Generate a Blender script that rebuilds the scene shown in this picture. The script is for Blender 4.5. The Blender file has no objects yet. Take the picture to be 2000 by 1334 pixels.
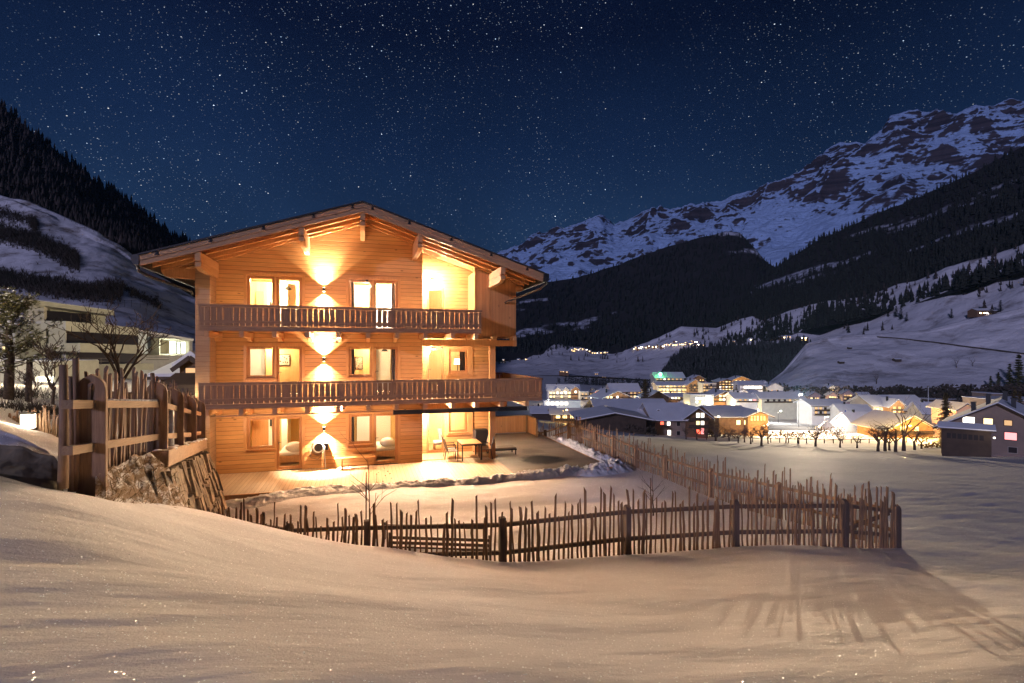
import bpy, math, random
import numpy as np
from mathutils import Vector, Matrix
rnd = random.Random(7)
D = bpy.data
SC = bpy.context.scene
COL = SC.collection
R_ = math.radians

# ------------------------------------------------------------------ camera
CAM = np.array([0.0, -22.15, 4.71]); HZ = 688.0
FX, FY = 0.2801, 0.9600           # view direction on the ground
RX, RY = 0.9600, -0.2801          # camera right
cam_d = D.cameras.new('camera'); cam = D.objects.new('camera', cam_d); COL.objects.link(cam)
cam.location = CAM
cam.rotation_euler = (R_(90), 0, -math.atan2(FX, FY))
cam_d.sensor_width = 36; cam_d.lens = 18.0
cam_d.shift_y = (HZ - 667.0) / 2000.0
cam_d.clip_start = 0.1; cam_d.clip_end = 40000
SC.camera = cam

# ------------------------------------------------------------------ world: night sky with stars
W = D.worlds.new('World'); SC.world = W; W.use_nodes = True
nt = W.node_tree; nt.nodes.clear()
def wn(t, **k):
    n = nt.nodes.new(t)
    for a, b in k.items(): setattr(n, a, b)
    return n
tc = wn('ShaderNodeTexCoord'); sep = wn('ShaderNodeSeparateXYZ')
nt.links.new(tc.outputs['Generated'], sep.inputs[0])
ramp = wn('ShaderNodeValToRGB')
nt.links.new(sep.outputs['Z'], ramp.inputs[0])
cr = ramp.color_ramp
cr.elements[0].position = 0.0; cr.elements[0].color = (0.017, 0.036, 0.085, 1)
cr.elements[1].position = 0.52; cr.elements[1].color = (0.0014, 0.0032, 0.014, 1)
e = cr.elements.new(0.22); e.color = (0.012, 0.032, 0.080, 1)
e = cr.elements.new(0.36); e.color = (0.0052, 0.0155, 0.048, 1)
skyn = wn('ShaderNodeTexNoise'); skyn.inputs['Scale'].default_value = 2.2; skyn.inputs['Detail'].default_value = 4
nt.links.new(tc.outputs['Generated'], skyn.inputs['Vector'])
mr = wn('ShaderNodeMapRange'); mr.inputs[1].default_value = .3; mr.inputs[2].default_value = .7; mr.inputs[3].default_value = .72; mr.inputs[4].default_value = 1.35
nt.links.new(skyn.outputs['Fac'], mr.inputs[0])
mulc = wn('ShaderNodeVectorMath', operation='SCALE')
nt.links.new(ramp.outputs[0], mulc.inputs[0]); nt.links.new(mr.outputs[0], mulc.inputs['Scale'])
prev = mulc.outputs[0]
mp = wn('ShaderNodeMapping'); mp.inputs['Rotation'].default_value = (0.0, 0.35, 0.1); mp.inputs['Scale'].default_value = (1, 1, 1.5)
nt.links.new(tc.outputs['Generated'], mp.inputs[0])
dens = wn('ShaderNodeTexNoise'); dens.inputs['Scale'].default_value = 3.0; dens.inputs['Detail'].default_value = 5
nt.links.new(tc.outputs['Generated'], dens.inputs['Vector'])
for (sc_, rad, gain, pw) in ((60, .070, 6.5, 6.5), (118, .120, 2.6, 4.0), (232, .20, .8, 2.0)):
    v = wn('ShaderNodeTexVoronoi'); v.inputs['Scale'].default_value = sc_
    nt.links.new(mp.outputs[0], v.inputs['Vector'])
    m1 = wn('ShaderNodeMapRange'); m1.inputs[1].default_value = rad; m1.inputs[2].default_value = rad*.25; m1.inputs[3].default_value = 0; m1.inputs[4].default_value = 1
    nt.links.new(v.outputs['Distance'], m1.inputs[0])
    s2 = wn('ShaderNodeSeparateColor'); nt.links.new(v.outputs['Color'], s2.inputs[0])
    pwn = wn('ShaderNodeMath', operation='POWER'); pwn.inputs[1].default_value = pw; nt.links.new(s2.outputs[0], pwn.inputs[0])
    m2 = wn('ShaderNodeMath', operation='MULTIPLY'); nt.links.new(m1.outputs[0], m2.inputs[0]); nt.links.new(pwn.outputs[0], m2.inputs[1])
    m3 = wn('ShaderNodeMapRange'); m3.inputs[1].default_value = .36; m3.inputs[2].default_value = .60; m3.inputs[3].default_value = .12; m3.inputs[4].default_value = 1
    nt.links.new(dens.outputs['Fac'], m3.inputs[0])
    m4 = wn('ShaderNodeMath', operation='MULTIPLY'); nt.links.new(m2.outputs[0], m4.inputs[0]); nt.links.new(m3.outputs[0], m4.inputs[1])
    cm = wn('ShaderNodeMix', data_type='RGBA'); cm.inputs['A'].default_value = (.45, .68, 1, 1); cm.inputs['B'].default_value = (.95, .93, .88, 1)
    nt.links.new(s2.outputs[1], cm.inputs['Factor'])
    vs = wn('ShaderNodeVectorMath', operation='SCALE'); nt.links.new(cm.outputs['Result'], vs.inputs[0])
    m5 = wn('ShaderNodeMath', operation='MULTIPLY'); m5.inputs[1].default_value = gain; nt.links.new(m4.outputs[0], m5.inputs[0])
    nt.links.new(m5.outputs[0], vs.inputs['Scale'])
    ad = wn('ShaderNodeVectorMath', operation='ADD'); nt.links.new(prev, ad.inputs[0]); nt.links.new(vs.outputs[0], ad.inputs[1])
    prev = ad.outputs[0]
bg = wn('ShaderNodeBackground'); bg.inputs['Strength'].default_value = 1.0
nt.links.new(prev, bg.inputs[0])
out = wn('ShaderNodeOutputWorld'); nt.links.new(bg.outputs[0], out.inputs[0])

# ------------------------------------------------------------------ moon (the one sun lamp)
MOON = 1.25
sl = D.lights.new('moon', 'SUN'); sl.energy = MOON; sl.angle = R_(2.0); sl.color = (0.60, 0.60, 1.0)
so = D.objects.new('moon', sl); COL.objects.link(so)
az = R_(48); el = R_(14)          # light travels towards +x/+y, 20 degrees down
dv = Vector((math.sin(az)*math.cos(el), math.cos(az)*math.cos(el), -math.sin(el)))
so.rotation_euler = dv.to_track_quat('-Z', 'Y').to_euler()

SC.view_settings.view_transform = 'Standard'; SC.view_settings.look = 'None'
SC.view_settings.exposure = 0.0; SC.view_settings.gamma = 1.0
SC.cycles.use_denoising = True
SC.cycles.max_bounces = 5; SC.cycles.diffuse_bounces = 3; SC.cycles.glossy_bounces = 2
SC.cycles.transmission_bounces = 3; SC.cycles.transparent_max_bounces = 6
SC.cycles.sample_clamp_indirect = 10.0
SC.cycles.caustics_reflective = False; SC.cycles.caustics_refractive = False

# ------------------------------------------------------------------ helpers: photo position + depth -> world point
def P(px, py, s):
    t = (px - 1000.0) / 1000.0
    return (CAM[0] + s*(FX + t*RX), CAM[1] + s*(FY + t*RY), CAM[2] - (py - HZ)*s/1000.0)
def sy(px, y):                    # depth of the point of plane y=const in column px
    t = (px - 1000.0) / 1000.0
    return (y - CAM[1]) / (FY + t*RY)
def XF(px, y=0.0): return P(px, HZ, sy(px, y))[0]
def ZF(px, py, y=0.0): return P(px, py, sy(px, y))[2]
def PZ(px, py, z): return P(px, py, (CAM[2] - z)*1000.0/(py - HZ))
def ts(x, y):
    dx = x - CAM[0]; dy = y - CAM[1]
    s = dx*FX + dy*FY; u = dx*RX + dy*RY
    return u/np.maximum(s, .3), s

# ---- numpy value noise
def _h(ix, iy, seed):
    n = (ix.astype(np.int64)*374761393 + iy.astype(np.int64)*668265263 + seed*144665) & 0x7fffffff
    n = ((n ^ (n >> 13)) * 1274126177) & 0x7fffffff
    return ((n ^ (n >> 16)) & 0xffff) / 65535.0
def vnoise(x, y, seed=0):
    ix = np.floor(x); iy = np.floor(y); fx = x-ix; fy = y-iy
    fx = fx*fx*fx*(fx*(fx*6-15)+10); fy = fy*fy*fy*(fy*(fy*6-15)+10)
    a = _h(ix, iy, seed); b = _h(ix+1, iy, seed); c = _h(ix, iy+1, seed); d = _h(ix+1, iy+1, seed)
    return (a*(1-fx)+b*fx)*(1-fy) + (c*(1-fx)+d*fx)*fy
def fbm(x, y, o=4, seed=0, ridged=False):
    x = np.asarray(x, float); y = np.asarray(y, float)
    r = np.zeros_like(x); a = .5; tot = 0
    for i in range(o):
        n = vnoise(x, y, seed+i*17)
        if ridged: n = 1-np.abs(2*n-1)
        r += a*n; tot += a; a *= .5
        x, y = x*1.93*.8+y*1.93*.6+3.1, -x*1.93*.6+y*1.93*.8+1.7
    return r/tot

# ------------------------------------------------------------------ mesh builder
class MB:
    def __init__(s): s.v = []; s.f = []
    def quad(s, a, b, c, d):
        n = len(s.v); s.v += [tuple(a), tuple(b), tuple(c), tuple(d)]; s.f.append((n, n+1, n+2, n+3)); return s
    def tri(s, a, b, c):
        n = len(s.v); s.v += [tuple(a), tuple(b), tuple(c)]; s.f.append((n, n+1, n+2)); return s
    def hexa(s, p):               # 8 corners: bottom 0-3 ccw, top 4-7
        n = len(s.v); s.v += [tuple(q) for q in p]
        s.f += [(n, n+3, n+2, n+1), (n+4, n+5, n+6, n+7), (n, n+1, n+5, n+4), (n+1, n+2, n+6, n+5), (n+2, n+3, n+7, n+6), (n+3, n, n+4, n+7)]
        return s
    def box(s, x0, x1, y0, y1, z0, z1):
        x0, x1 = sorted((x0, x1)); y0, y1 = sorted((y0, y1)); z0, z1 = sorted((z0, z1))
        return s.hexa([(x0,y0,z0),(x1,y0,z0),(x1,y1,z0),(x0,y1,z0),(x0,y0,z1),(x1,y0,z1),(x1,y1,z1),(x0,y1,z1)])
    def beam(s, a, b, w, h, up=(0,0,1)):      # box along a-b, w sideways, h along up
        a = Vector(a); b = Vector(b); d = (b-a).normalized(); up = Vector(up)
        r = d.cross(up)
        if r.length < 1e-5: r = d.cross(Vector((1, 0, 0)))
        r.normalize(); u = r.cross(d).normalized()
        r *= w/2; u *= h/2
        return s.hexa([a-r-u, a+r-u, b+r-u, b-r-u, a-r+u, a+r+u, b+r+u, b-r+u])
    def tube(s, pts, rad, n=6, cap=True):
        pts = [Vector(p) for p in pts]
        if not hasattr(rad, '__len__'): rad = [rad]*len(pts)
        base = len(s.v); side = None
        for i, p in enumerate(pts):
            d = (pts[min(i+1, len(pts)-1)] - pts[max(i-1, 0)])
            d = d.normalized() if d.length > 1e-9 else Vector((0, 0, 1))
            if side is None:
                side = d.cross(Vector((0, 0, 1)) if abs(d.z) < .9 else Vector((1, 0, 0))).normalized()
            side = (side - d*side.dot(d)).normalized(); w = d.cross(side)
            for k in range(n):
                an = 2*math.pi*k/n
                s.v.append(tuple(p + (side*math.cos(an) + w*math.sin(an))*rad[i]))
        for i in range(len(pts)-1):
            for k in range(n):
                a = base+i*n+k; b = base+i*n+(k+1) % n
                s.f.append((a, b, b+n, a+n))
        if cap:
            s.f.append(tuple(base+k for k in range(n))[::-1]); s.f.append(tuple(base+(len(pts)-1)*n+k for k in range(n)))
        return s
    def prism(s, poly, off):      # polygon (3d points) extruded by off
        n = len(s.v); m = len(poly); off = Vector(off)
        s.v += [tuple(p) for p in poly] + [tuple(Vector(p)+off) for p in poly]
        s.f.append(tuple(range(n, n+m))[::-1]); s.f.append(tuple(range(n+m, n+2*m)))
        for k in range(m):
            a = n+k; b = n+(k+1) % m; s.f.append((a, b, b+m, a+m))
        return s
    def sphere(s, c, r, n=10, m=6, sx=1, sy_=1, sz=1):
        base = len(s.v)
        for i in range(m+1):
            th = math.pi*i/m
            for k in range(n):
                ph = 2*math.pi*k/n
                s.v.append((c[0]+r*sx*math.sin(th)*math.cos(ph), c[1]+r*sy_*math.sin(th)*math.sin(ph), c[2]+r*sz*math.cos(th)))
        for i in range(m):
            for k in range(n):
                a = base+i*n+k; b = base+i*n+(k+1) % n; s.f.append((a, b, b+n, a+n)) if i else s.f.append((a, b+n, a+n))
        return s
    def build(s, name, mat, parent=None, smooth=False, bevel=0, origin=None):
        me = D.meshes.new(name)
        o0 = Vector((0, 0, 0))
        if parent is not None: o0 = WORLD_OF(parent)
        elif origin is not None: o0 = Vector(origin)
        va = np.array(s.v, float).reshape(-1, 3) - np.array(o0)
        me.from_pydata(va.tolist(), [], s.f)
        if isinstance(mat, (list, tuple)):
            for m in mat: me.materials.append(m)
        elif mat is not None: me.materials.append(mat)
        me.validate(); me.update()
        if smooth: me.polygons.foreach_set('use_smooth', [True]*len(me.polygons))
        o = D.objects.new(name, me); COL.objects.link(o)
        if parent is not None: o.parent = parent
        elif origin is not None: o.location = o0
        if bevel:
            b = o.modifiers.new('bevel', 'BEVEL'); b.width = bevel; b.segments = 1; b.limit_method = 'ANGLE'
        return o
_wo = {}
def WORLD_OF(o):
    v = Vector((0, 0, 0))
    while o is not None: v = v + Vector(o.location); o = o.parent
    return v
def tag(o, label=None, cat=None, group=None, kind=None):
    if label: o['label'] = label
    if cat: o['category'] = cat
    if group: o['group'] = group
    if kind: o['kind'] = kind
    return o
def empty(name, loc, label, cat, group=None):
    o = D.objects.new(name, None); COL.objects.link(o); o.location = loc; o.empty_display_size = .2
    return tag(o, label, cat, group)
def grid_mesh(name, X, Y, Z, mat, smooth=True, kind='structure'):
    nu, nv = X.shape
    me = D.meshes.new(name)
    v = np.stack([X, Y, Z], -1).reshape(-1, 3)
    i = np.arange(nu-1)[:, None]*nv + np.arange(nv-1)[None, :]
    f = np.stack([i, i+nv, i+nv+1, i+1], -1).reshape(-1, 4)
    me.vertices.add(len(v)); me.vertices.foreach_set('co', v.astype(np.float32).ravel())
    me.loops.add(f.size); me.loops.foreach_set('vertex_index', f.astype(np.int32).ravel())
    me.polygons.add(len(f)); me.polygons.foreach_set('loop_start', np.arange(0, f.size, 4, dtype=np.int32))
    me.polygons.foreach_set('loop_total', np.full(len(f), 4, np.int32))
    me.update(calc_edges=True)
    if smooth: me.polygons.foreach_set('use_smooth', [True]*len(f))
    me.materials.append(mat)
    o = D.objects.new(name, me); COL.objects.link(o)
    if kind: o['kind'] = kind
    return o
def copy_tree(o, parent=None):
    c = o.copy(); COL.objects.link(c); c.parent = parent
    for ch in list(o.children): copy_tree(ch, c)
    return c
def light(kind, name, loc, power, color, radius=.05, **k):
    l = D.lights.new(name, kind); l.energy = power; l.color = color
    if kind != 'AREA': l.shadow_soft_size = radius
    for a, b in k.items():
        if a != 'target': setattr(l, a, b)
    o = D.objects.new(name, l); COL.objects.link(o); o.location = loc
    if 'target' in k:
        o.rotation_euler = (Vector(k['target'])-Vector(loc)).to_track_quat('-Z', 'Y').to_euler()
    return o

# ------------------------------------------------------------------ materials
class NT:
    def __init__(s, m):
        m.use_nodes = True; s.t = m.node_tree; s.t.nodes.clear()
        s.bsdf = s.n('ShaderNodeBsdfPrincipled'); s.o = s.n('ShaderNodeOutputMaterial'); s.l(s.bsdf.outputs[0], s.o.inputs[0])
        s.co = s.n('ShaderNodeTexCoord').outputs['Object']
    def n(s, t, **k):
        x = s.t.nodes.new(t)
        for a, b in k.items(): setattr(x, a, b)
        return x
    def l(s, a, b): s.t.links.new(a, b)
    def val(s, inp, v):
        if isinstance(v, (int, float)): inp.default_value = v
        elif isinstance(v, tuple): inp.default_value = v if len(v) == 4 or len(inp.default_value) == 3 else (*v, 1)
        else: s.l(v, inp)
    def math(s, op, a, b=None, c=None):
        x = s.n('ShaderNodeMath', operation=op); s.val(x.inputs[0], a)
        if b is not None: s.val(x.inputs[1], b)
        if c is not None: s.val(x.inputs[2], c)
        return x.outputs[0]
    def map(s, v, a, b, c=0., d=1.):
        x = s.n('ShaderNodeMapRange'); s.val(x.inputs[0], v)
        for i, q in enumerate((a, b, c, d)): x.inputs[i+1].default_value = q
        return x.outputs[0]
    def mapping(s, scale=(1,1,1), rot=(0,0,0), loc=(0,0,0), src=None):
        x = s.n('ShaderNodeMapping'); s.l(src or s.co, x.inputs[0]); x.inputs['Scale'].default_value = scale
        x.inputs['Rotation'].default_value = rot; x.inputs['Location'].default_value = loc
        return x.outputs[0]
    def noise(s, scale, detail=3, vec=None, rough=.55, dist=0):
        x = s.n('ShaderNodeTexNoise'); s.l(vec or s.co, x.inputs['Vector']); x.inputs['Scale'].default_value = scale
        x.inputs['Detail'].default_value = detail; x.inputs['Roughness'].default_value = rough; x.inputs['Distortion'].default_value = dist
        return x.outputs['Fac']
    def vor(s, scale, vec=None, out='Distance', feature='F1'):
        x = s.n('ShaderNodeTexVoronoi', feature=feature); s.l(vec or s.co, x.inputs['Vector']); x.inputs['Scale'].default_value = scale
        return x.outputs[out]
    def mix(s, f, a, b):
        x = s.n('ShaderNodeMix', data_type='RGBA'); s.val(x.inputs['Factor'], f); s.val(x.inputs['A'], a); s.val(x.inputs['B'], b)
        return x.outputs['Result']
    def bump(s, h, strength=.3, dist=.02, nrm=None):
        x = s.n('ShaderNodeBump'); s.l(h, x.inputs['Height']); x.inputs['Strength'].default_value = strength; x.inputs['Distance'].default_value = dist
        if nrm: s.l(nrm, x.inputs['Normal'])
        return x.outputs[0]
    def sep(s, v=None):
        x = s.n('ShaderNodeSeparateXYZ'); s.l(v or s.co, x.inputs[0]); return x.outputs
def mat_plain(name, col, rough=.6, metal=0, nscale=None, var=.25, bump=0):
    m = D.materials.new(name); t = NT(m)
    if nscale:
        n = t.noise(nscale, 4)
        t.l(t.mix(t.map(n, .3, .7), tuple(c*(1-var) for c in col), tuple(min(1, c*(1+var)) for c in col)), t.bsdf.inputs['Base Color'])
        if bump: t.l(t.bump(n, bump, .02), t.bsdf.inputs['Normal'])
    else: t.bsdf.inputs['Base Color'].default_value = (*col, 1)
    t.bsdf.inputs['Roughness'].default_value = rough; t.bsdf.inputs['Metallic'].default_value = metal
    return m
def mat_emit(name, col, strength, var=0):
    m = D.materials.new(name); t = NT(m)
    t.bsdf.inputs['Base Color'].default_value = (*[min(.8, c) for c in col], 1)
    t.bsdf.inputs['Emission Color'].default_value = (*col, 1); t.bsdf.inputs['Emission Strength'].default_value = strength
    if var:
        n = t.noise(var, 2); t.l(t.math('MULTIPLY', t.map(n, .3, .7, .35, 1.3), strength), t.bsdf.inputs['Emission Strength'])
    return m
def mat_wood(name, c1, c2, plank='Z', size=.18, grain='X', knots=True, groove=.05, dark=.35, rough=.6, gs=1.0, bump=.5, seed=0.0):
    """boards stacked along `plank` (size m each), grain running along `grain`"""
    m = D.materials.new(name); t = NT(m); ax = {'X': 0, 'Y': 1, 'Z': 2}
    xyz = t.sep()
    if plank:
        p = t.math('ADD', t.math('DIVIDE', xyz[ax[plank]], size), 100.0+seed)
        idx = t.math('FLOOR', p); fr = t.math('FRACT', p)
        wn_ = t.n('ShaderNodeTexWhiteNoise', noise_dimensions='1D'); t.l(idx, wn_.inputs['W']); pr = wn_.outputs['Value']
        ed = t.math('MINIMUM', fr, t.math('SUBTRACT', 1.0, fr)); gr = t.map(ed, 0, groove, 0, 1)
    sc = [9*gs]*3; sc[ax[grain]] = .7*gs
    off = t.n('ShaderNodeVectorMath', operation='ADD'); t.l(t.mapping(tuple(sc)), off.inputs[0])
    if plank:
        cb = t.n('ShaderNodeCombineXYZ'); t.l(t.math('MULTIPLY', pr, 37.0), cb.inputs[ax[grain]]); t.l(cb.outputs[0], off.inputs[1])
    g = t.noise(2.2, 5, vec=off.outputs[0], rough=.65, dist=1.2)
    big = t.noise(.7, 3)
    f = t.map(g, .32, .68)
    if plank: f = t.math('ADD', t.math('MULTIPLY', f, .6), t.math('MULTIPLY', pr, .55))
    f = t.math('ADD', f, t.map(big, .3, .7, -.15, .15))
    c = t.mix(f, c1, c2)
    if knots:
        sk = [3.2]*3; sk[ax[grain]] = 1.3
        kd = t.vor(1.0, vec=t.mapping(tuple(sk), loc=(.3, .3, .3)))
        c = t.mix(t.map(kd, .035, .11, .85, 0), c, tuple(q*.3 for q in c1))
    if plank: c = t.mix(t.map(gr, 0, 1, 1-dark, 0), c, tuple(q*.22 for q in c1))
    t.l(c, t.bsdf.inputs['Base Color']); t.bsdf.inputs['Roughness'].default_value = rough
    h = t.math('MULTIPLY', g, .12)
    if plank: h = t.math('ADD', h, gr)
    t.l(t.bump(h, bump, .012), t.bsdf.inputs['Normal'])
    return m

M = {}
M['facade'] = mat_wood('larch_planks', (.47, .205, .068), (.68, .35, .13), 'Z', .165, 'X', dark=.12, groove=.085)
M['log'] = mat_wood('weathered_logs', (.30, .165, .085), (.42, .25, .14), 'Z', .19, 'X', dark=.3)
M['clad'] = mat_wood('vertical_cladding', (.43, .19, .068), (.57, .29, .11), 'X', .15, 'Z', dark=.3)
M['trim'] = mat_wood('trim_timber', (.48, .21, .07), (.62, .31, .12), None, .2, 'Z', knots=False, bump=.2)
M['beam'] = mat_wood('beam_timber', (.46, .24, .10), (.60, .34, .16), None, .2, 'Y', knots=False, bump=.25)
M['barge'] = mat_wood('bargeboard_timber', (.36, .20, .10), (.50, .30, .16), None, .2, 'X', knots=True, bump=.25)
M['soffit'] = mat_wood('soffit_boards', (.46, .23, .09), (.60, .33, .14), 'Y', .14, 'X', dark=.2, knots=False)
M['railing'] = mat_wood('balcony_boards', (.25, .13, .062), (.38, .215, .11), None, .2, 'Z', knots=True, bump=.4)
M['railcap'] = mat_wood('balcony_rails', (.26, .14, .07), (.39, .225, .12), None, .2, 'X', knots=False, bump=.3)
M['window'] = mat_wood('window_timber', (.38, .15, .055), (.50, .22, .08), None, .2, 'Z', knots=False, bump=.1, rough=.45)
M['stone'] = None
M['metal'] = mat_plain('zinc_metal', (.10, .09, .085), .4, .8, 6, .2)
M['dark'] = mat_plain('dark_metal', (.02, .02, .022), .45, .3)
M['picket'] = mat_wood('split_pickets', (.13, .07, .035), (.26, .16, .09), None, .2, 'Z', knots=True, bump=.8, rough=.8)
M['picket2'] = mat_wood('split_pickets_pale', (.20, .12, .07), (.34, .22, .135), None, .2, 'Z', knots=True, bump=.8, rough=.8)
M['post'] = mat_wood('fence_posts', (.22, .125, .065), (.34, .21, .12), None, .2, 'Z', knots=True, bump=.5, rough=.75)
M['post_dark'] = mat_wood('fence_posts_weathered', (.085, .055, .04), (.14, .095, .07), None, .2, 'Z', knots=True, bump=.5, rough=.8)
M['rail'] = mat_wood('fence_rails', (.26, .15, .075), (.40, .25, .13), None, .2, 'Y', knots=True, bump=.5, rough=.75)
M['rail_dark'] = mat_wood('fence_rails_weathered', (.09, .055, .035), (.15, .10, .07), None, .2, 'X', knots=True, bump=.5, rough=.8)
M['inwall'] = mat_wood('interior_panelling', (.62, .42, .17), (.72, .52, .25), 'X', .16, 'Z', dark=.75, knots=False, bump=.15)
M['infloor'] = mat_wood('interior_floor', (.45, .27, .12), (.55, .35, .18), 'X', .16, 'Y', dark=.5, knots=False, bump=.1)
M['white'] = mat_plain('white_linen', (.8, .78, .74), .8, 0, 20, .05)
M['plaster'] = mat_plain('white_plaster', (.74, .72, .66), .85, 0, 3, .06)
M['curtain'] = mat_plain('grey_curtain', (.16, .13, .12), .9, 0, 15, .2)
M['fabric'] = mat_plain('outdoor_fabric', (.20, .15, .11), .8, 0, 30, .2)
M['bark'] = mat_plain('bark', (.075, .05, .035), .9, 0, 14, .4, .5)
M['twig'] = mat_plain('twig_bark', (.10, .065, .045), .9, 0, 20, .3)
M['needle'] = mat_plain('needles', (.14, .13, .05), .8, 0, 1.5, .5)
M['needle_far'] = mat_plain('needles_far', (.020, .020, .014), .9, 0, .05, .5)
M['brush'] = mat_plain('dry_brush', (.075, .055, .042), .95, 0, .8, .4)
# glass
m = D.materials.new('window_glass'); t = NT(m); t.t.nodes.remove(t.bsdf)
tr = t.n('ShaderNodeBsdfTransparent'); gl = t.n('ShaderNodeBsdfGlossy'); gl.inputs['Roughness'].default_value = .03
fr = t.n('ShaderNodeFresnel'); fr.inputs[0].default_value = 1.3; mx = t.n('ShaderNodeMixShader')
t.l(fr.outputs[0], mx.inputs[0]); t.l(tr.outputs[0], mx.inputs[1]); t.l(gl.outputs[0], mx.inputs[2]); t.l(mx.outputs[0], t.o.inputs[0]); M['glass'] = m
# near snow
def mat_snow(name, col, wind=1.0, sparkle=True, fine=55.0, bumpd=.012):
    m = D.materials.new(name); t = NT(m)
    w = t.noise(1.0, 8, vec=t.mapping((1.3, 6.5, 1), rot=(0, 0, .22)), rough=.66)
    f = t.noise(fine, 3, rough=.6)
    big = t.noise(.35, 4)
    c = t.mix(t.map(big, .3, .7), tuple(q*.9 for q in col), col)
    t.l(c, t.bsdf.inputs['Base Color']); t.bsdf.inputs['Roughness'].default_value = .85; t.bsdf.inputs['Specular IOR Level'].default_value = .12
    b1 = t.bump(w, .8*wind, .14); b2 = t.bump(f, .38, bumpd, b1); t.l(b2, t.bsdf.inputs['Normal'])
    if sparkle:
        v = t.n('ShaderNodeTexVoronoi'); t.l(t.co, v.inputs['Vector']); v.inputs['Scale'].default_value = 42
        nv = t.n('ShaderNodeVectorMath', operation='MULTIPLY_ADD'); t.l(v.outputs['Color'], nv.inputs[0])
        nv.inputs[1].default_value = (2, 2, 1.4); nv.inputs[2].default_value = (-1, -1, -.1)
        nn = t.n('ShaderNodeVectorMath', operation='NORMALIZE'); t.l(nv.outputs[0], nn.inputs[0])
        g = t.n('ShaderNodeBsdfGlossy'); g.inputs['Roughness'].default_value = .34; t.l(nn.outputs[0], g.inputs['Normal'])
        g.inputs['Color'].default_value = (0, 0, 0, 1); t.l(t.math('MULTIPLY', t.map(v.outputs['Distance'], .10, .26, 2.5, 0), t.map(t.sep(v.outputs['Color'])[2], .6, 1.0)), g.inputs['Color'])
        mxs = t.n('ShaderNodeAddShader'); t.l(t.bsdf.outputs[0], mxs.inputs[0]); t.l(g.outputs[0], mxs.inputs[1]); t.l(mxs.outputs[0], t.o.inputs[0])
    return m
M['snow'] = mat_snow('fresh_snow', (.84, .79, .78), .30)
M['snowbank'] = mat_snow('shovelled_snow', (.84, .81, .79), .3, False, 14.0, .05)
M['roofsnow'] = mat_snow('roof_snow', (.80, .80, .84), .2, False)

# ------------------------------------------------------------------ terrain: control points (column, row, depth) -> one smooth ground
class TPS:
    def __init__(s, pts, k=1.0, lam=1e-5):
        s.k = k
        a = np.array([[(p[0]-1000)/1000., math.log(p[2])*k] for p in pts]); v = np.array([-(p[1]-HZ)/1000. for p in pts])
        n = len(a); d = np.linalg.norm(a[:, None]-a[None], axis=-1)
        K = np.where(d > 0, d*d*np.log(d+1e-12), 0) + lam*np.eye(n)
        Pm = np.hstack([np.ones((n, 1)), a]); A = np.zeros((n+3, n+3)); A[:n, :n] = K; A[:n, n:] = Pm; A[n:, :n] = Pm.T
        s.w = np.linalg.solve(A, np.concatenate([v, np.zeros(3)])); s.a = a
    def __call__(s, t, ls):
        sh = np.shape(t); q = np.stack([np.ravel(t), np.ravel(ls)*s.k], -1); r = np.zeros(len(q))
        for i0 in range(0, len(q), 20000):
            qq = q[i0:i0+20000]; d2 = ((qq[:, None]-s.a[None])**2).sum(-1)
            K = .5*d2*np.log(d2+1e-20)
            r[i0:i0+20000] = K@s.w[:-3] + s.w[-3] + qq@s.w[-2:]
        return r.reshape(sh)
def zpt(px, z, s): return (px, HZ + (CAM[2]-z)*1000./s, s)
hill_fg = [  # shared foreground slope
 zpt(0,3.10,1.2), zpt(1000,3.05,1.2), zpt(2000,3.0,1.2), zpt(-1200,3.25,1.2), zpt(3200,2.8,1.2),
 (0,1334,2.45),(500,1334,2.6),(1000,1334,2.85),(1500,1334,3.15),(2000,1334,3.7),
 (0,1150,3.5),(0,1010,4.8),(0,925,6.3), zpt(-1200,3.3,5), zpt(-1200,3.3,2.5),
 (200,1200,3.3),(200,1060,4.7),(200,972,6.6),
 (412,1200,3.6),(412,1080,5.6),(412,1011,8.2),(412,1003,9.8),
 (600,1200,3.9),(600,1110,6.2),(600,1052,9.9),
 (800,1230,3.8),(800,1150,5.8),(800,1082,10.2),
 (1000,1240,3.9),(1000,1160,6.3),(1000,1118,9.1),(1000,1106,10.75),
 (1225,1250,4.2),(1225,1160,7.0),(1225,1093,11.0),
 (1400,1250,4.5),(1400,1150,7.8),(1425,1072,11.7),
 (1560,1250,4.7),(1560,1170,7.0),(1560,1108,9.3),(1600,1071,11.7),
 (1750,1250,5.0),(1750,1150,8.2),(1760,1077,12.3),
 (2000,1250,5.2),(2000,1180,7.4),(2000,1112,11.2),
 zpt(2500,1.2,5), zpt(2600,-.6,12), zpt(3200,.5,6), zpt(3200,-2,14)]
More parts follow.
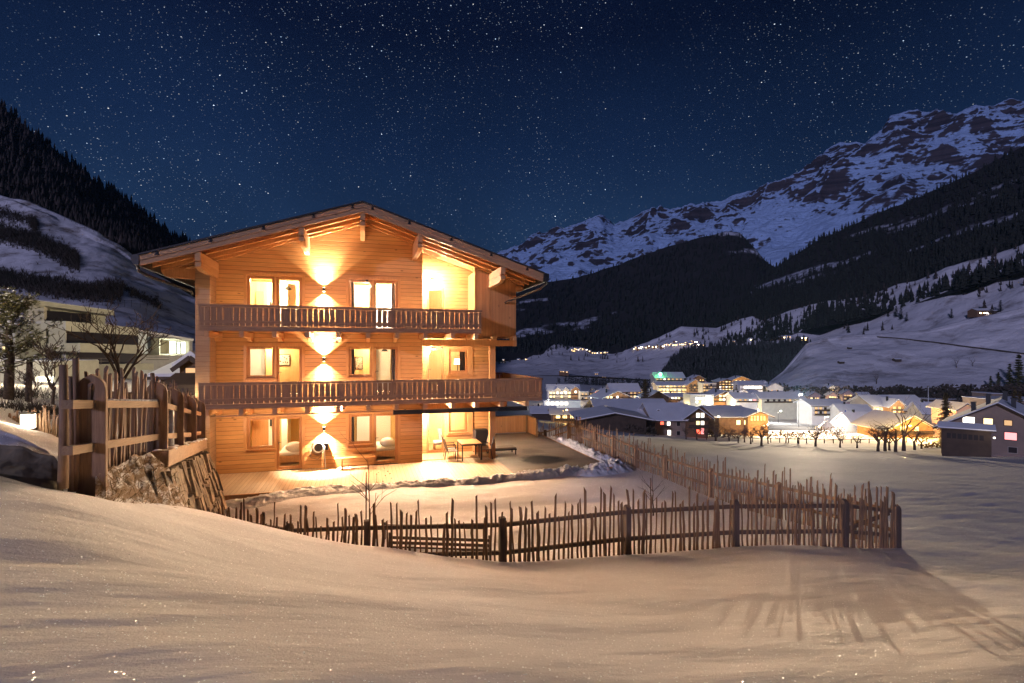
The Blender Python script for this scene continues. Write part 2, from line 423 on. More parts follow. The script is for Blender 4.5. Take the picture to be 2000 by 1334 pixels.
right_pts = hill_fg + [
 # garden behind the fence (flat, z about 0), mostly hidden below the crest
 zpt(412,-.05,12.5), zpt(600,-.05,12.8), zpt(800,-.05,12.5), zpt(1000,-.08,12.6), zpt(1225,-.05,13), zpt(1425,-.05,13.6), zpt(1600,-.08,13.0),
 zpt(412,-.1,17), zpt(620,.05,15.0), zpt(800,.06,15.5), zpt(1000,-.05,16), zpt(1200,-.1,16.5), zpt(1350,-.2,16.5), zpt(1480,-.3,15.5), zpt(1600,-.3,14.5),
 zpt(600,-.15,20), zpt(800,-.15,20), zpt(1000,-.1,20), zpt(1170,-.1,20), zpt(1290,-.3,19.5),
 zpt(600,-.15,27), zpt(800,-.15,27), zpt(1000,-.15,28), zpt(1120,-.25,27), zpt(1200,-.4,24.5),
 zpt(900,-.2,36), zpt(1030,-.3,32), zpt(1100,-.5,30),
 # field falling away to the town
 (2000,1050,16.0),(2000,1000,22),(2000,950,35),(2000,910,57),(2000,893,78),(2000,872,105),
 (1800,1040,15.5),(1800,1000,20),(1800,950,31),(1800,905,58),(1800,884,95),
 (1600,1010,18.5),(1600,960,27),(1600,910,52),(1600,880,95),
 (1500,950,25),(1500,910,44),(1500,878,100),(1500,866,125),
 (1400,925,27),(1400,890,50),(1400,866,115),
 (1300,905,31),(1300,878,55),(1300,858,105),
 (1180,880,34),(1180,862,60),(1150,848,95),(1070,850,60),(1070,838,90),
 (1000,835,60),(1000,822,100),(850,838,50),(850,820,100),(650,838,50),(650,820,100),(500,830,50),(500,800,110),(300,815,50),(300,790,110),
 (1850,872,115),(1700,868,130),(1150,836,130),(1300,852,135),(1450,856,150),
 (1100,826,170),(1300,842,180),(1500,846,190),(1700,850,175),(1900,842,180),(2100,850,170),
 (1000,812,220),(1150,815,240),(1300,822,260),(1500,824,260),(1700,826,260),(1900,815,260),(2200,820,260),
 (1000,785,400),(1100,790,400),(1300,790,430),(1500,793,430),(1700,790,420),(1900,785,420),(2200,790,400),
 (1000,765,650),(1200,764,650),(1400,764,700),(1700,763,700),(2000,768,600),
 (1000,730,1300),(1200,731,1400),(1500,735,1300),(1900,745,1100),(1000,712,2500),(1300,714,2500),(1700,718,2400),(2200,730,2400),
 (500,760,400),(500,720,1500),(0,800,150),(0,770,500),(0,715,2000),
 (3200,900,80),(3200,850,200),(3200,780,600),(3200,740,2400),(-1200,900,60),(-1200,830,200),(-1200,720,2000),zpt(-1200,-1,12),zpt(0,0,14),zpt(0,-.5,24)]
left_pts = hill_fg[:22] + [zpt(1000,2.9,12),zpt(1000,2.5,30),
 zpt(0,3.0,7.5),(0,866,8.6),(0,835,10.5),(0,808,13),(0,785,17),(0,772,21),(0,760,28),(0,748,45),(0,735,75),
 (105,955,7.0),(110,930,7.6),(110,893,9.0),(110,858,11.8),(110,820,15),(110,790,19),(110,770,26),(110,752,45),(110,737,80),
 zpt(200,2.62,7.2),zpt(200,2.62,9),zpt(200,2.45,12),(220,790,20),(220,765,32),(220,742,60),(220,733,85),
 zpt(300,2.45,9),zpt(300,2.3,12),zpt(330,2.15,16),zpt(330,1.9,22),(330,765,35),(330,745,60),(330,735,85),
 zpt(400,2.2,12),zpt(400,1.8,16.5),zpt(400,1.5,25),(420,770,40),(450,745,80),
 zpt(700,1.5,18),zpt(700,.5,30),(700,770,60),(700,740,100),
 zpt(-1200,3.4,12),(-1200,760,30),(-1200,700,80)]
TR = TPS(right_pts); TL = TPS(left_pts)
def sstep(x, a, b):
    q = np.clip((x-a)/(b-a), 0, 1); return q*q*(3-2*q)
def wallx(y): return np.where(y < -4.5, -3.42 - (y+12.3)*.135, -4.47 - (y+4.5)*.28)   # line of the retaining wall
def ground_z(x, y):
    x = np.asarray(x, float); y = np.asarray(y, float)
    t, s = ts(x, y); s = np.maximum(s, .9); t = np.clip(t, -2.6, 2.6); ls = np.log(s)
    zr = CAM[2] + TR(t, ls)*s
    # keep the ground under the deck and the house, flat garden
    inn = sstep(x, -8.5, -7.5)*(1-sstep(x, 9.6, 10.3))*sstep(y, -3.6, -3.0)*(1-sstep(y, 13, 16))
    zr = zr*(1-inn) + np.minimum(zr, -.25)*inn
    near = (s < 115) & (t < .35)
    zl = np.where(near, CAM[2] + TL(t, ls)*s, zr)
    far = 1 - sstep(s, 85, 110)
    w = 1 - sstep(x - wallx(y), -.75, -.25)
    w = np.where(y < -12.0, w*0 + (1 - sstep(x - wallx(y), -.8, .6)), w) * far
    w = np.where((y > 8), w*(1 - sstep(x, -9, -7.5)), w)
    z = zr*(1-w) + zl*w
    amp = np.clip((s-2)*.004, .0, .035)*(s < 90)
    xw = x*.975+y*.22; yw = -x*.22+y*.975
    z = z + amp*(fbm(x*.55, y*1.1, 4, 3)-.5)*2 + (.050*(fbm(xw*.55, yw*2.3, 4, 9)-.5) + .005*(fbm(xw*1.6, yw*9., 3, 19, True)-.5))*(s < 70)
    z = z + .10*(fbm(x*.42+2, y*.8, 3, 33)-.5)*sstep(s, 2, 4)*(1-sstep(s, 40, 60))
    z = z + .10*(fbm(x*.16+5, y*.33, 3, 21)-.5)*sstep(s, 3, 6)*(1-sstep(s, 60, 90))
    return z
def gz(x, y): return float(ground_z(np.array([x]), np.array([y]))[0])
def GP(px, s):                     # ground point in column px at depth s
    x, y, _ = P(px, HZ, s); return (x, y, gz(x, y))
tt = np.concatenate([np.linspace(-2.6, -1.15, 30)[:-1], np.linspace(-1.15, 1.15, 560), np.linspace(1.15, 2.6, 30)[1:]])
ss = np.exp(np.concatenate([np.linspace(math.log(.95), math.log(45), 420), np.linspace(math.log(45), math.log(6000), 150)[1:]]))
T, S = np.meshgrid(tt, ss, indexing='ij')
GX = CAM[0] + S*(FX+T*RX); GY = CAM[1] + S*(FY+T*RY)
GZ = ground_z(GX, GY)
GZ = np.where(S > 2400, GZ - (S-2400)*.02, GZ)
near_n = 440
grid_mesh('snow_ground', GX[:, :near_n], GY[:, :near_n], GZ[:, :near_n], M['snow'])
# far field, meadow and valley floor
m = D.materials.new('valley_snow'); t = NT(m)
n1 = t.noise(.02, 6); n2 = t.noise(1.2, 5, vec=t.mapping((.02, .16, .1), rot=(0, 0, .35)))
t.l(t.mix(t.map(n2, .35, .7), (.66, .63, .62), (.84, .80, .79)), t.bsdf.inputs['Base Color']); t.bsdf.inputs['Roughness'].default_value = .9; t.bsdf.inputs['Specular IOR Level'].default_value = .1
t.l(t.bump(n2, .6, 1.2), t.bsdf.inputs['Normal'])
M['valley'] = m
grid_mesh('snow_field', GX[:, near_n-1:], GY[:, near_n-1:], GZ[:, near_n-1:], M['valley'])

# ------------------------------------------------------------------ hills and mountains
def lin(xs, tab):
    a = np.array(tab, float); return [np.interp(xs, a[:, 0], a[:, i]) for i in range(1, a.shape[1])]
def hill(name, tab, mat, n=300, nv=90, amp=(0, 0), fs=.01, ridged=False, px=(None, None), power=1.0, edge=0., seed=0, kind='structure'):
    """tab rows: column, crest row, crest depth, foot row, foot depth"""
    x0 = px[0] if px[0] is not None else tab[0][0]; x1 = px[1] if px[1] is not None else tab[-1][0]
    xs = np.linspace(x0, x1, n); top, st, bot, sb = lin(xs, tab)
    top = top + edge*(fbm(xs*.03, xs*0+seed, 5, seed)-.5)*2
    v = np.concatenate([np.linspace(0, 1, nv), 1+np.linspace(0, .5, 12)[1:]])
    PX, V = np.meshgrid(xs, v, indexing='ij')
    Vc = np.minimum(V, 1.0)
    Sd = sb[:, None] + (st-sb)[:, None]*V
    kk = max(3, int(n*.10))|1; pad = np.pad(top, kk//2, mode='reflect', reflect_type='odd'); tsm = np.convolve(pad, np.hanning(kk+2)[1:-1]/np.hanning(kk+2)[1:-1].sum(), 'valid')
    py = bot[:, None] + (tsm-bot)[:, None]*Vc**power + (top-tsm)[:, None]*Vc**7
    E = -(py-HZ)/1000.
    Z = CAM[2] + E*Sd
    Z = np.where(V > 1, Z - (V-1)*(st-sb)[:, None]*1.2, Z)
    tq = (PX-1000)/1000.
    X = CAM[0] + Sd*(FX+tq*RX); Y = CAM[1] + Sd*(FY+tq*RY)
    a = amp[0] + (amp[1]-amp[0])*Vc
    nz = fbm(X*fs, Y*fs, 6, seed+5, ridged)-.5
    env = np.clip(Vc*6, 0, 1)
    Z = Z + a*nz*2*env*np.where(V > .96, .35, 1)
    o = grid_mesh(name, X, Y, Z, mat, kind=kind)
    return o, X, Y, Z
# materials
def mat_hill(name, snow, rock, scale, thr, soft, zscale=1.0, slope=None, tint=None, bumpd=1.0):
    m = D.materials.new(name); t = NT(m)
    n = t.noise(1.0, 9, vec=t.mapping((scale, scale, scale*zscale)), rough=.68, dist=.3)
    f = n
    if slope is not None:
        g = t.n('ShaderNodeNewGeometry'); nz = t.sep(g.outputs['Normal'])[2]
        f = t.math('ADD', f, t.math('MULTIPLY', t.math('SUBTRACT', nz, slope[0]), slope[1]))
    t.l(t.mix(t.map(f, thr-soft, thr+soft), rock, snow), t.bsdf.inputs['Base Color'])
    t.bsdf.inputs['Roughness'].default_value = .85
    t.l(t.bump(n, .8, bumpd), t.bsdf.inputs['Normal'])
    return m
M['hill_snow'] = mat_hill('hillside_snow', (.82, .78, .80), (.34, .29, .28), .030, .40, .08, 1, None, None, 4.0)
M['bushy'] = mat_hill('bushy_snow_slope', (.78, .74, .76), (.20, .155, .13), .12, .42, .08, 1.0, None)
M['wood_floor'] = mat_hill('forest_floor', (.030, .026, .024), (.016, .013, .012), .02, .5, .2, 1, None)
m = D.materials.new('forest_slope_floor'); t = NT(m); at = t.n('ShaderNodeAttribute'); at.attribute_name = 'clearing'
t.l(t.mix(t.math('MULTIPLY', at.outputs['Fac'], t.map(t.noise(.05, 5), .35, .6)), (.022, .017, .016), (.55, .56, .64)), t.bsdf.inputs['Base Color']); t.bsdf.inputs['Roughness'].default_value = .9; M['wood_floor2'] = m
def clearing(x, y, z, sd): return sstep(fbm(x*.0035, y*.0035+z*.012, 4, sd), .66, .71)
def set_clearing(o, X, Y, Z, sd):
    a = o.data.attributes.new('clearing', 'FLOAT', 'POINT'); a.data.foreach_set('value', clearing(X, Y, Z, sd).astype(np.float32).ravel())
M['peak'] = mat_hill('rock_and_snow', (.66, .76, .98), (.070, .055, .060), .0062, .565, .03, 2.0, (.66, .75), None, 30)

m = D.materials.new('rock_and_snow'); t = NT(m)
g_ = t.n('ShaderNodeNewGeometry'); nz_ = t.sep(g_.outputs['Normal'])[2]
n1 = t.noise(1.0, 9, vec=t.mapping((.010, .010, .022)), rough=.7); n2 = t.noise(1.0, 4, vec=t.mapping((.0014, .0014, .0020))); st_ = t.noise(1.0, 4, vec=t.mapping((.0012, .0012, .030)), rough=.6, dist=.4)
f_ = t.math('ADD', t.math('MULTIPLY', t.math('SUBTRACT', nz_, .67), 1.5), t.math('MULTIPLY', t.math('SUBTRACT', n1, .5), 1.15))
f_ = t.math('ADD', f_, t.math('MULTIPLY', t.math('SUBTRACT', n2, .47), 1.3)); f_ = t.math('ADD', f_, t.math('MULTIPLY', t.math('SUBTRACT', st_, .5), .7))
t.l(t.mix(t.map(f_, -.05, .07), t.mix(t.map(st_, .4, .6), (.045, .034, .040), (.10, .075, .08)), (.50, .68, 1.0)), t.bsdf.inputs['Base Color']); t.bsdf.inputs['Roughness'].default_value = .9  # blue of the moonlight mixed into the snow colour
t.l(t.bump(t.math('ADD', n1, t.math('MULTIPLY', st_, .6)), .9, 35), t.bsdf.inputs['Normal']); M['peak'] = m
# far mountain range
MT = [(860,560,6200,665,2600),(940,510,6200,665,2600),(985,486,6200,665,2600),(1040,470,6100,665,2600),(1075,461,6100,665,2600),(1105,446,6000,665,2600),(1130,432,6000,665,2600),(1152,420,6000,665,2600),(1172,428,5900,665,2600),
 (1200,441,5900,665,2600),(1222,428,5800,662,2600),(1268,406,5700,660,2600),(1300,410,5600,660,2600),(1330,413,5500,660,2500),(1355,402,5400,660,2500),(1400,392,5300,655,2500),(1450,383,5200,650,2500),
 (1492,372,5100,640,2400),(1530,356,5000,630,2400),(1566,334,4900,620,2400),(1600,312,4800,610,2400),(1622,296,4750,600,2400),(1640,284,4700,600,2400),(1690,277,4600,590,2300),(1704,262,4600,590,2300),(1722,250,4600,590,2300),
 (1738,226,4600,580,2300),(1752,220,4600,580,2300),(1790,219,4600,580,2300),(1800,226,4600,570,2300),(1862,227,4500,570,2300),(1886,214,4500,560,2300),(1930,205,4400,560,2300),(2000,203,4400,550,2300),(2200,170,4400,540,2300),(2500,150,4400,540,2300)]
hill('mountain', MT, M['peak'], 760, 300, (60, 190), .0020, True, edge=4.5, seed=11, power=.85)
# wooded spur in the middle distance, then the long dark slope on the right
FM = [(860,600,2900,705,1900),(1000,562,2900,705,1900),(1060,550,2900,705,1900),(1125,545,2900,705,1900),(1200,517,2800,700,1900),(1260,497,2750,700,1900),(1310,480,2700,700,1900),(1370,462,2600,700,1900),(1415,451,2600,700,1900),(1445,455,2600,690,1900),
 (1475,486,2500,690,1900),(1500,512,2500,690,1900),(1530,530,2400,690,1900),(1600,565,2400,690,1900),(1750,600,2400,690,1900)]
fmo, fmx, fmy, fmz = hill('forest_hill', FM, M['wood_floor2'], 260, 90, (10, 30), .004, False, edge=3, seed=31)
FR = [(1380,640,1500,690,1300),(1430,602,1700,680,1200),(1480,560,1800,670,1150),(1520,520,1850,660,1100),(1560,495,1850,650,1100),(1600,470,1850,640,1000),(1650,448,1850,630,1000),(1700,426,1800,620,950),(1750,404,1800,605,950),(1800,383,1800,590,900),(1850,362,1700,575,850),(1900,340,1700,560,800),(1950,312,1700,545,800),(2000,284,1700,530,750),(2200,180,1700,480,700),(2500,60,1700,430,700)]
fro, frx, fry, frz = hill('forest_slope', FR, M['wood_floor2'], 260, 110, (8, 22), .005, False, edge=3, seed=41)
SH = [(900,705,2300,735,1300),(985,690,2300,733,1250),(1050,676,2300,733,1200),(1085,669,2200,733,1200),(1112,667,2200,733,1150),(1130,676,2100,733,1150),(1152,690,1900,735,1100),(1215,690,1700,738,1050),(1240,676,1500,740,1000),(1290,655,1450,742,1000),(1330,638,1400,742,1000),(1360,640,1400,742,980),(1400,640,1380,742,960),
 (1440,626,1350,742,950),(1470,617,1300,742,900),(1492,628,1300,742,900),(1545,606,1250,742,850),(1610,590,1200,740,800),(1650,586,1150,738,760),(1690,580,1100,736,720),(1750,556,1050,735,680),(1790,548,1000,735,650),(1850,522,950,735,600),(1935,497,900,735,560),(2000,475,850,735,540),(2200,400,850,735,500),(2500,330,850,740,480)]
_, shx, shy, shz = hill('snow_hillside', SH, M['hill_snow'], 420, 120, (4, 14), .009, False, edge=1.5, seed=51)
SF = [(1440,768,620,775,520),(1500,748,640,778,500),(1530,722,650,780,480),(1552,695,660,782,470),(1575,670,660,784,460),(1612,657,660,785,450),(1660,653,650,786,440),(1710,652,640,786,430),(1800,645,620,786,420),(1900,622,600,787,410),(2000,600,580,788,400),(2200,560,560,790,380),(2500,500,560,800,360)]
_, sfx, sfy, sfz = hill('snow_knoll', SF, M['hill_snow'], 360, 160, (3.0, 7), .017, False, edge=.6, seed=61)
WG = [(1290,742,900,752,700),(1308,712,900,754,700),(1322,692,900,756,690),(1345,681,900,758,690),(1400,676,880,760,680),(1470,674,860,762,660),(1530,670,840,764,640),(1560,664,820,766,620),(1580,672,800,768,600),(1600,700,760,770,600),(1630,740,740,772,600)]
_, wgx, wgy, wgz = hill('wooded_gully', WG, M['wood_floor'], 120, 50, (2, 3), .02, False, seed=71)
# left: steep snowy slope with brush, forested mountain above
LH = [(-600,250,330,735,85),(-200,318,280,725,85),(0,379,262,722,85),(60,398,255,722,85),(130,427,250,722,85),(190,449,245,722,85),(246,485,240,724,85),(290,522,235,726,86),(340,556,230,728,88),(390,590,225,730,90),(460,630,220,733,95),(560,672,220,738,100),(700,705,220,745,110)]
_, lhx, lhy, lhz = hill('snow_slope', LH, M['bushy'], 300, 140, (.6, 4.5), .035, False, edge=1.0, seed=81)
LF = [(-800,-300,1100,450,330),(-200,80,1000,450,330),(0,208,950,470,330),(60,255,940,480,330),(130,310,930,500,330),(200,366,920,520,330),(260,410,910,540,330),(310,445,900,560,330),(345,466,900,580,330),(420,520,900,620,330),(560,600,900,680,330),(760,680,900,720,400)]
_, lfx, lfy, lfz = hill('forest_mountain', LF, M['wood_floor'], 240, 90, (4, 12), .01, False, edge=2, seed=91)

set_clearing(fmo, fmx, fmy, fmz, 5); set_clearing(fro, frx, fry, frz, 6)
# ---- far forests as conifers, one mass each
def cone_forest(name, X, Y, Z, count, hmin, hmax, seed, vmin=0., vmax=.97, mask=None, label=None, mat=None, n=6):
    r = np.random.RandomState(seed); nu, nv = X.shape; nv = nv-11
    u = r.rand(count)*(nu-1.01); v = (vmin + r.rand(count)*(vmax-vmin))*(nv-1.01)
    i = u.astype(int); j = v.astype(int); fu = u-i; fv = v-j
    def bl(A): return (A[i, j]*(1-fu)+A[i+1, j]*fu)*(1-fv) + (A[i, j+1]*(1-fu)+A[i+1, j+1]*fu)*fv
    x, y, z = bl(X), bl(Y), bl(Z)
    keep = np.ones(count, bool)
    if mask is not None: keep = mask(x, y, z, u/(nu-1), v/(nv-1))
    x, y, z = x[keep], y[keep], z[keep]; c = len(x)
    h = hmin + (hmax-hmin)*r.rand(c)**1.3; w = h*(.13+.09*r.rand(c))
    # three stacked ragged skirts
    vs = []; fs = []; off = 0
    lev = [(.08, .48, 1.0), (.34, .74, .74), (.60, 1.0, .48)]
    ang = np.arange(n)*2*np.pi/n
    for (b, tp, ww) in lev:
        rr = (w*ww)[:, None]*(.7+.6*r.rand(c, n)); a = ang[None]+r.rand(c, 1)*6.3
        bz = z[:, None] + (h*b)[:, None] + (h[:, None]*.07)*(r.rand(c, n)-.5)
        ring = np.stack([x[:, None]+rr*np.cos(a), y[:, None]+rr*np.sin(a), bz], -1)
        apex = np.stack([x, y, z+h*tp], -1)[:, None]
        vv = np.concatenate([ring, apex], 1); vs.append(vv.reshape(-1, 3))
        base = off + np.arange(c)[:, None]*(n+1)
        k = np.arange(n)[None]
        fs.append(np.stack([base+k, base+(k+1) % n, np.broadcast_to(base+n, (c, n))], -1).reshape(-1, 3)); off += c*(n+1)
    V = np.concatenate(vs); F = np.concatenate(fs)
    me = D.meshes.new(name); me.vertices.add(len(V)); me.vertices.foreach_set('co', V.astype(np.float32).ravel())
    me.loops.add(F.size); me.loops.foreach_set('vertex_index', F.astype(np.int32).ravel())
    me.polygons.add(len(F)); me.polygons.foreach_set('loop_start', np.arange(0, F.size, 3, dtype=np.int32)); me.polygons.foreach_set('loop_total', np.full(len(F), 3, np.int32))
    me.update(calc_edges=True); me.materials.append(mat or M['needle_far'])
    o = D.objects.new(name, me); COL.objects.link(o); o['kind'] = 'stuff'
    if label: o['label'] = label; o['category'] = 'forest'
    return o
M['wood_brown'] = mat_plain('winter_wood', (.050, .034, .027), .9, 0, .05, .8)
M['wood_grey'] = mat_plain('gully_wood', (.042, .040, .038), .9, 0, .03, .5)
cone_forest('forest', lfx, lfy, lfz, 9000, 12, 26, 1, .0, .99, label='dark conifer forest covering the steep mountain at left', mat=M['wood_brown'])
cone_forest('forest', frx, fry, frz, 9000, 14, 30, 2, .0, .99, mask=lambda x, y, z, u, v: clearing(x, y, z, 6) < .3, label='dark forest on the long slope descending from the right')
cone_forest('forest', fmx, fmy, fmz, 5000, 18, 34, 3, .1, .99, mask=lambda x, y, z, u, v: clearing(x, y, z, 5) < .3, label='dark wooded spur below the middle snow peaks')
cone_forest('forest', wgx, wgy, wgz, 2600, 9, 17, 4, 0, .97, label='grey woodland filling the gully beside the snowy knoll', mat=M['wood_grey'])
cone_forest('forest', shx, shy, shz, 900, 10, 20, 5, .5, 1.0, mask=lambda x, y, z, u, v: (fbm(x*.012, y*.012, 4, 7) > .60-.10*u-.12*v), label='scattered dark trees along the upper edge of the snowy hillside', mat=M['wood_brown'])

# ------------------------------------------------------------------ the chalet
H = 2.79                                  # storey height
house = empty('chalet', (0, 4, 0), 'large three storey timber chalet with lit facade, gabled roof and two full width balconies', 'chalet')
def ztop(x): return 10.32 - .328*abs(x)
def wall(mb, x0, x1, z0, z1, y0, y1, ops=()):
    xs = sorted({x0, x1, *[o[0] for o in ops], *[o[1] for o in ops]}); zs = sorted({z0, z1, *[o[2] for o in ops], *[o[3] for o in ops]})
    xs = [v for v in xs if x0 <= v <= x1]; zs = [v for v in zs if z0 <= v <= z1]
    for a, b in zip(xs, xs[1:]):
        run = None
        for c, d in zip(zs, zs[1:]):
            mx_, mz = (a+b)/2, (c+d)/2
            hole = any(o[0] < mx_ < o[1] and o[2] < mz < o[3] for o in ops)
            if hole:
                if run: mb.box(a, b, y0, y1, run[0], run[1]); run = None
            else: run = [run[0], d] if run else [c, d]
        if run: mb.box(a, b, y0, y1, run[0], run[1])
    return mb
# openings of the main facade: (x0,x1,z0,z1,kind)
LW = (XF(482), XF(537)); LD = (XF(539.5), XF(590)); MW = (XF(681), XF(727)); MD = (XF(729.5), XF(777))
ops = []
for k in range(3):
    for (a, b), door in ((LW, 0), (LD, 1), (MW, 0), (MD, 1)):
        ops.append((a, b, H*k + (.04 if door else .90), H*k+2.15, 'door' if door else 'window'))
LX, RX1 = -5.42, 2.46
fw = MB(); wall(fw, LX, RX1, 0.0, 8.30, 0.0, .25, [o[:4] for o in ops])
# gable above the openings, up to the soffit
fw.prism([(LX, 0, 8.30), (RX1, 0, 8.30), (RX1, 0, ztop(RX1)-.15), (0, 0, ztop(0)-.15), (LX, 0, max(8.31, ztop(LX)-.15))], (0, .25, 0))
fw.build('facade_wall', M['facade'], house)
g = MB(); g.box(-5.9, LX-.003, -.85, .25, 0, 7.95); g.build('log_corner', M['log'], house)
g = MB(); g.box(-5.9, -5.62, .25, 11, 0, 8.2); g.build('side_wall', M['log'], house)
g = MB(); g.box(5.74, 6.0, 1.9, 11, 0, 5.40); g.box(6.40, 6.65, .25, 11, 5.42, 7.95); g.box(-5.62, 6.6, 10.8, 11.0, 0, 8.0)
g.prism([(-5.62, 10.8, 8.0), (6.6, 10.8, 8.0), (0, 10.8, 10.05)], (0, .2, 0)); g.build('side_wall', M['facade'], house)
# boarded box on the upper right
g = MB(); g.prism([(4.79, 0, 5.42), (6.65, 0, 5.42), (6.65, 0, ztop(6.65)-.15), (4.79, 0, ztop(4.79)-.15)], (0, .25, 0)); g.box(4.79, 4.95, .25, 1.7, 5.42, 8.3)
g.build('boarded_wall', M['clad'], house)
g = MB(); g.box(4.74, 4.80, -.03, .0, 5.42, ztop(4.8)-.3); g.box(5.40, 5.46, -.03, 0.0, 5.42, 8.0); g.build('corner_board', M['trim'], house)
# recessed loggia walls
DX = (XF(833, 1.7), XF(868, 1.7)); WX = (XF(877, 1.7), XF(913, 1.7))
rops = []
for k in range(3):
    rops.append((DX[0], DX[1], H*k+.04, H*k+2.12, 'door'))
    if k < 2: rops.append((WX[0], WX[1], H*k+.95, H*k+2.05, 'window'))
g = MB(); wall(g, 2.46, 6.0, 0, 5.42, 1.7, 1.9, [o[:4] for o in rops if o[2] < 5.3]); wall(g, 2.46, 5.0, 5.42, 8.1, 1.7, 1.9, [o[:4] for o in rops if o[2] > 5.3])
g.prism([(2.46, 1.7, 8.1), (5.0, 1.7, 8.1), (5.0, 1.7, ztop(5.0)-.15), (2.46, 1.7, ztop(2.46)-.15)], (0, .2, 0))
g.box(2.2, 2.457, .25, 1.7, 0, 8.1)
g.build('loggia_wall', M['facade'], house)
g = MB(); g.box(5.41, 5.66, -.125, .125, 0.0, 2.2); g.box(5.41, 5.66, -.125, .125, 2.79, 4.98); g.build('corner_post', M['trim'], house)
g = MB(); g.box(2.463, 6.65, -.10, .14, 4.98, 5.25); g.build('loggia_beam', M['trim'], house); g = MB(); g.box(2.463, 6.2, -.10, .14, 2.2, 2.5); g.build('loggia_beam', M['trim'], house)
# floor slabs and soffits, interior
g = MB()
for k in (1, 2): g.box(LX+.01, 6.0 if k == 1 else 6.39, .26, 10.7, H*k-.22, H*k-.005)
g.build('floor_slab', M['soffit'], house)
g = MB(); g.box(-5.6, 5.9, .3, 10.7, -.05, .025); g.build('room_floor', M['infloor'], house)
g = MB()
for k in (1, 2): g.box(-5.6, 5.7, .3 , 10.6, H*k-.003, H*k+.02)
g.build('room_floor', M['infloor'], house)
g = MB()
for k in range(3):
    z0 = H*k+.03; z1 = H*(k+1)-.24 if k < 2 else 8.05
    g.box(-5.58, 5.7, 4.4, 4.5, z0, z1); g.box(-5.60, -5.55, .26, 4.4, z0, z1)
    g.box(-1.62, -1.50, .26, 4.4, z0, z1); g.box(2.05, 2.18, .26, 4.4, z0, z1)
g.box(-5.6, 2.2, .26, 10.7, 8.06, 8.14); g.box(2.2, 6.39, 1.9, 10.7, 8.06, 8.14)
g.build('room_wall', M['inwall'], house)
# roof
def slope(mb, ta, tb, y0, y1, x1=7.1):
    for sx in (-1, 1):
        q = [(0, y0, 10.32-ta), (sx*x1, y0, ztop(x1)-ta), (sx*x1, y0, ztop(x1)-tb), (0, y0, 10.32-tb)]
        mb.prism(q if sx > 0 else q[::-1], (0, y1-y0, 0))
roof = slope(r_ := MB(), 0, .06, -2.45, 11.8, 7.14); roof = r_.build('roof', mat_plain('roof_metal', (.045, .040, .042), .6, .3, 4, .3), house)
r_ = MB(); slope(r_, .063, .14, -2.36, 11.7); r_.build('roof_boarding', M['soffit'], house)
r_ = MB(); slope(r_, .063, .235, -2.40, -2.36, 7.1); slope(r_, .215, .40, -2.37, -2.31, 7.1); r_.build('bargeboard', M['barge'], house)
r_ = MB()
for y in (-1.62, -.85, -.14):
    slope(r_, .143, .36 if y < -.5 else .32, y, y+.12, 7.0)
r_.build('rafter', M['trim'], house)
for i, x in enumerate((-6.6, -5.0, -3.35, -1.7, -.35, .35, 1.7, 3.3, 4.9, 6.4)):
    c = MB(); c.box(x-.035, x+.035, -2.43, -2.40, ztop(x)-.17, ztop(x)-.08); c.box(x-.06, x+.06, -2.44, -2.40, ztop(x)-.19, ztop(x)-.16); c.build('roof_clip', M['dark'], house)
g = MB(); g.box(-7.0, 7.0, -2.2, -2.15, 0, 0.001); 
for x in (0, -2.12, 2.12, -5.42, 5.42):
    zt = ztop(abs(x)+.09)-.365
    b = MB(); b.box(x-.09, x+.09, -2.33, .1, zt-.30, zt); b.build('purlin', M['beam'], house)
    b = MB(); b.prism([(x-.088, .1, zt-.306), (x-.088, -2.20, zt-.306), (x-.088, -2.28, zt-.36), (x-.088, -2.28, zt-.50), (x-.088, -1.95, zt-.60), (x-.088, .1, zt-.60)], (.176, 0, 0)); b.build('purlin_support', M['beam'], house)
# eave consoles
b = MB(); b.prism([(-5.9, -.80, 7.80), (-7.02, -.80, 7.78), (-7.0, -.80, 7.62), (-6.9, -.80, 7.48), (-6.72, -.80, 7.42), (-5.9, -.80, 7.40)], (0, .14, 0)); b.build('eave_console', M['trim'], house)
b = MB(); b.prism([(6.65, -.02, 7.72), (7.02, -.02, 7.64), (6.98, -.02, 7.52), (6.86, -.02, 7.46), (6.65, -.02, 7.45)], (0, .14, 0)); b.build('eave_console', M['trim'], house)
for sx in (-1, 1):
    pts = [(sx*7.12, 0, 7.98), (sx*7.36, 0, 7.93), (sx*7.36, 0, 7.78), (sx*7.30, 0, 7.62), (sx*7.14, 0, 7.60)]
    b = MB(); b.prism([(p[0], -2.38, p[2]) for p in pts], (0, 14.1, 0)); gt = b.build('gutter', M['metal'], house)
b = MB(); b.tube([(-7.25, -2.1, 7.62), (-7.24, -2.1, 7.45), (-7.0, -1.9, 7.30), (-6.0, -.95, 6.93), (-5.96, -.92, 6.8)], .05, 8); b.build('downpipe', M['metal'], house, smooth=True)
b = MB(); b.tube([(7.28, -2.2, 7.80), (7.27, -2.2, 7.55), (7.12, -1.95, 7.36), (6.18, -.10, 6.96), (6.12, -.05, 6.9)], .05, 8); b.build('downpipe', M['metal'], house, smooth=True)

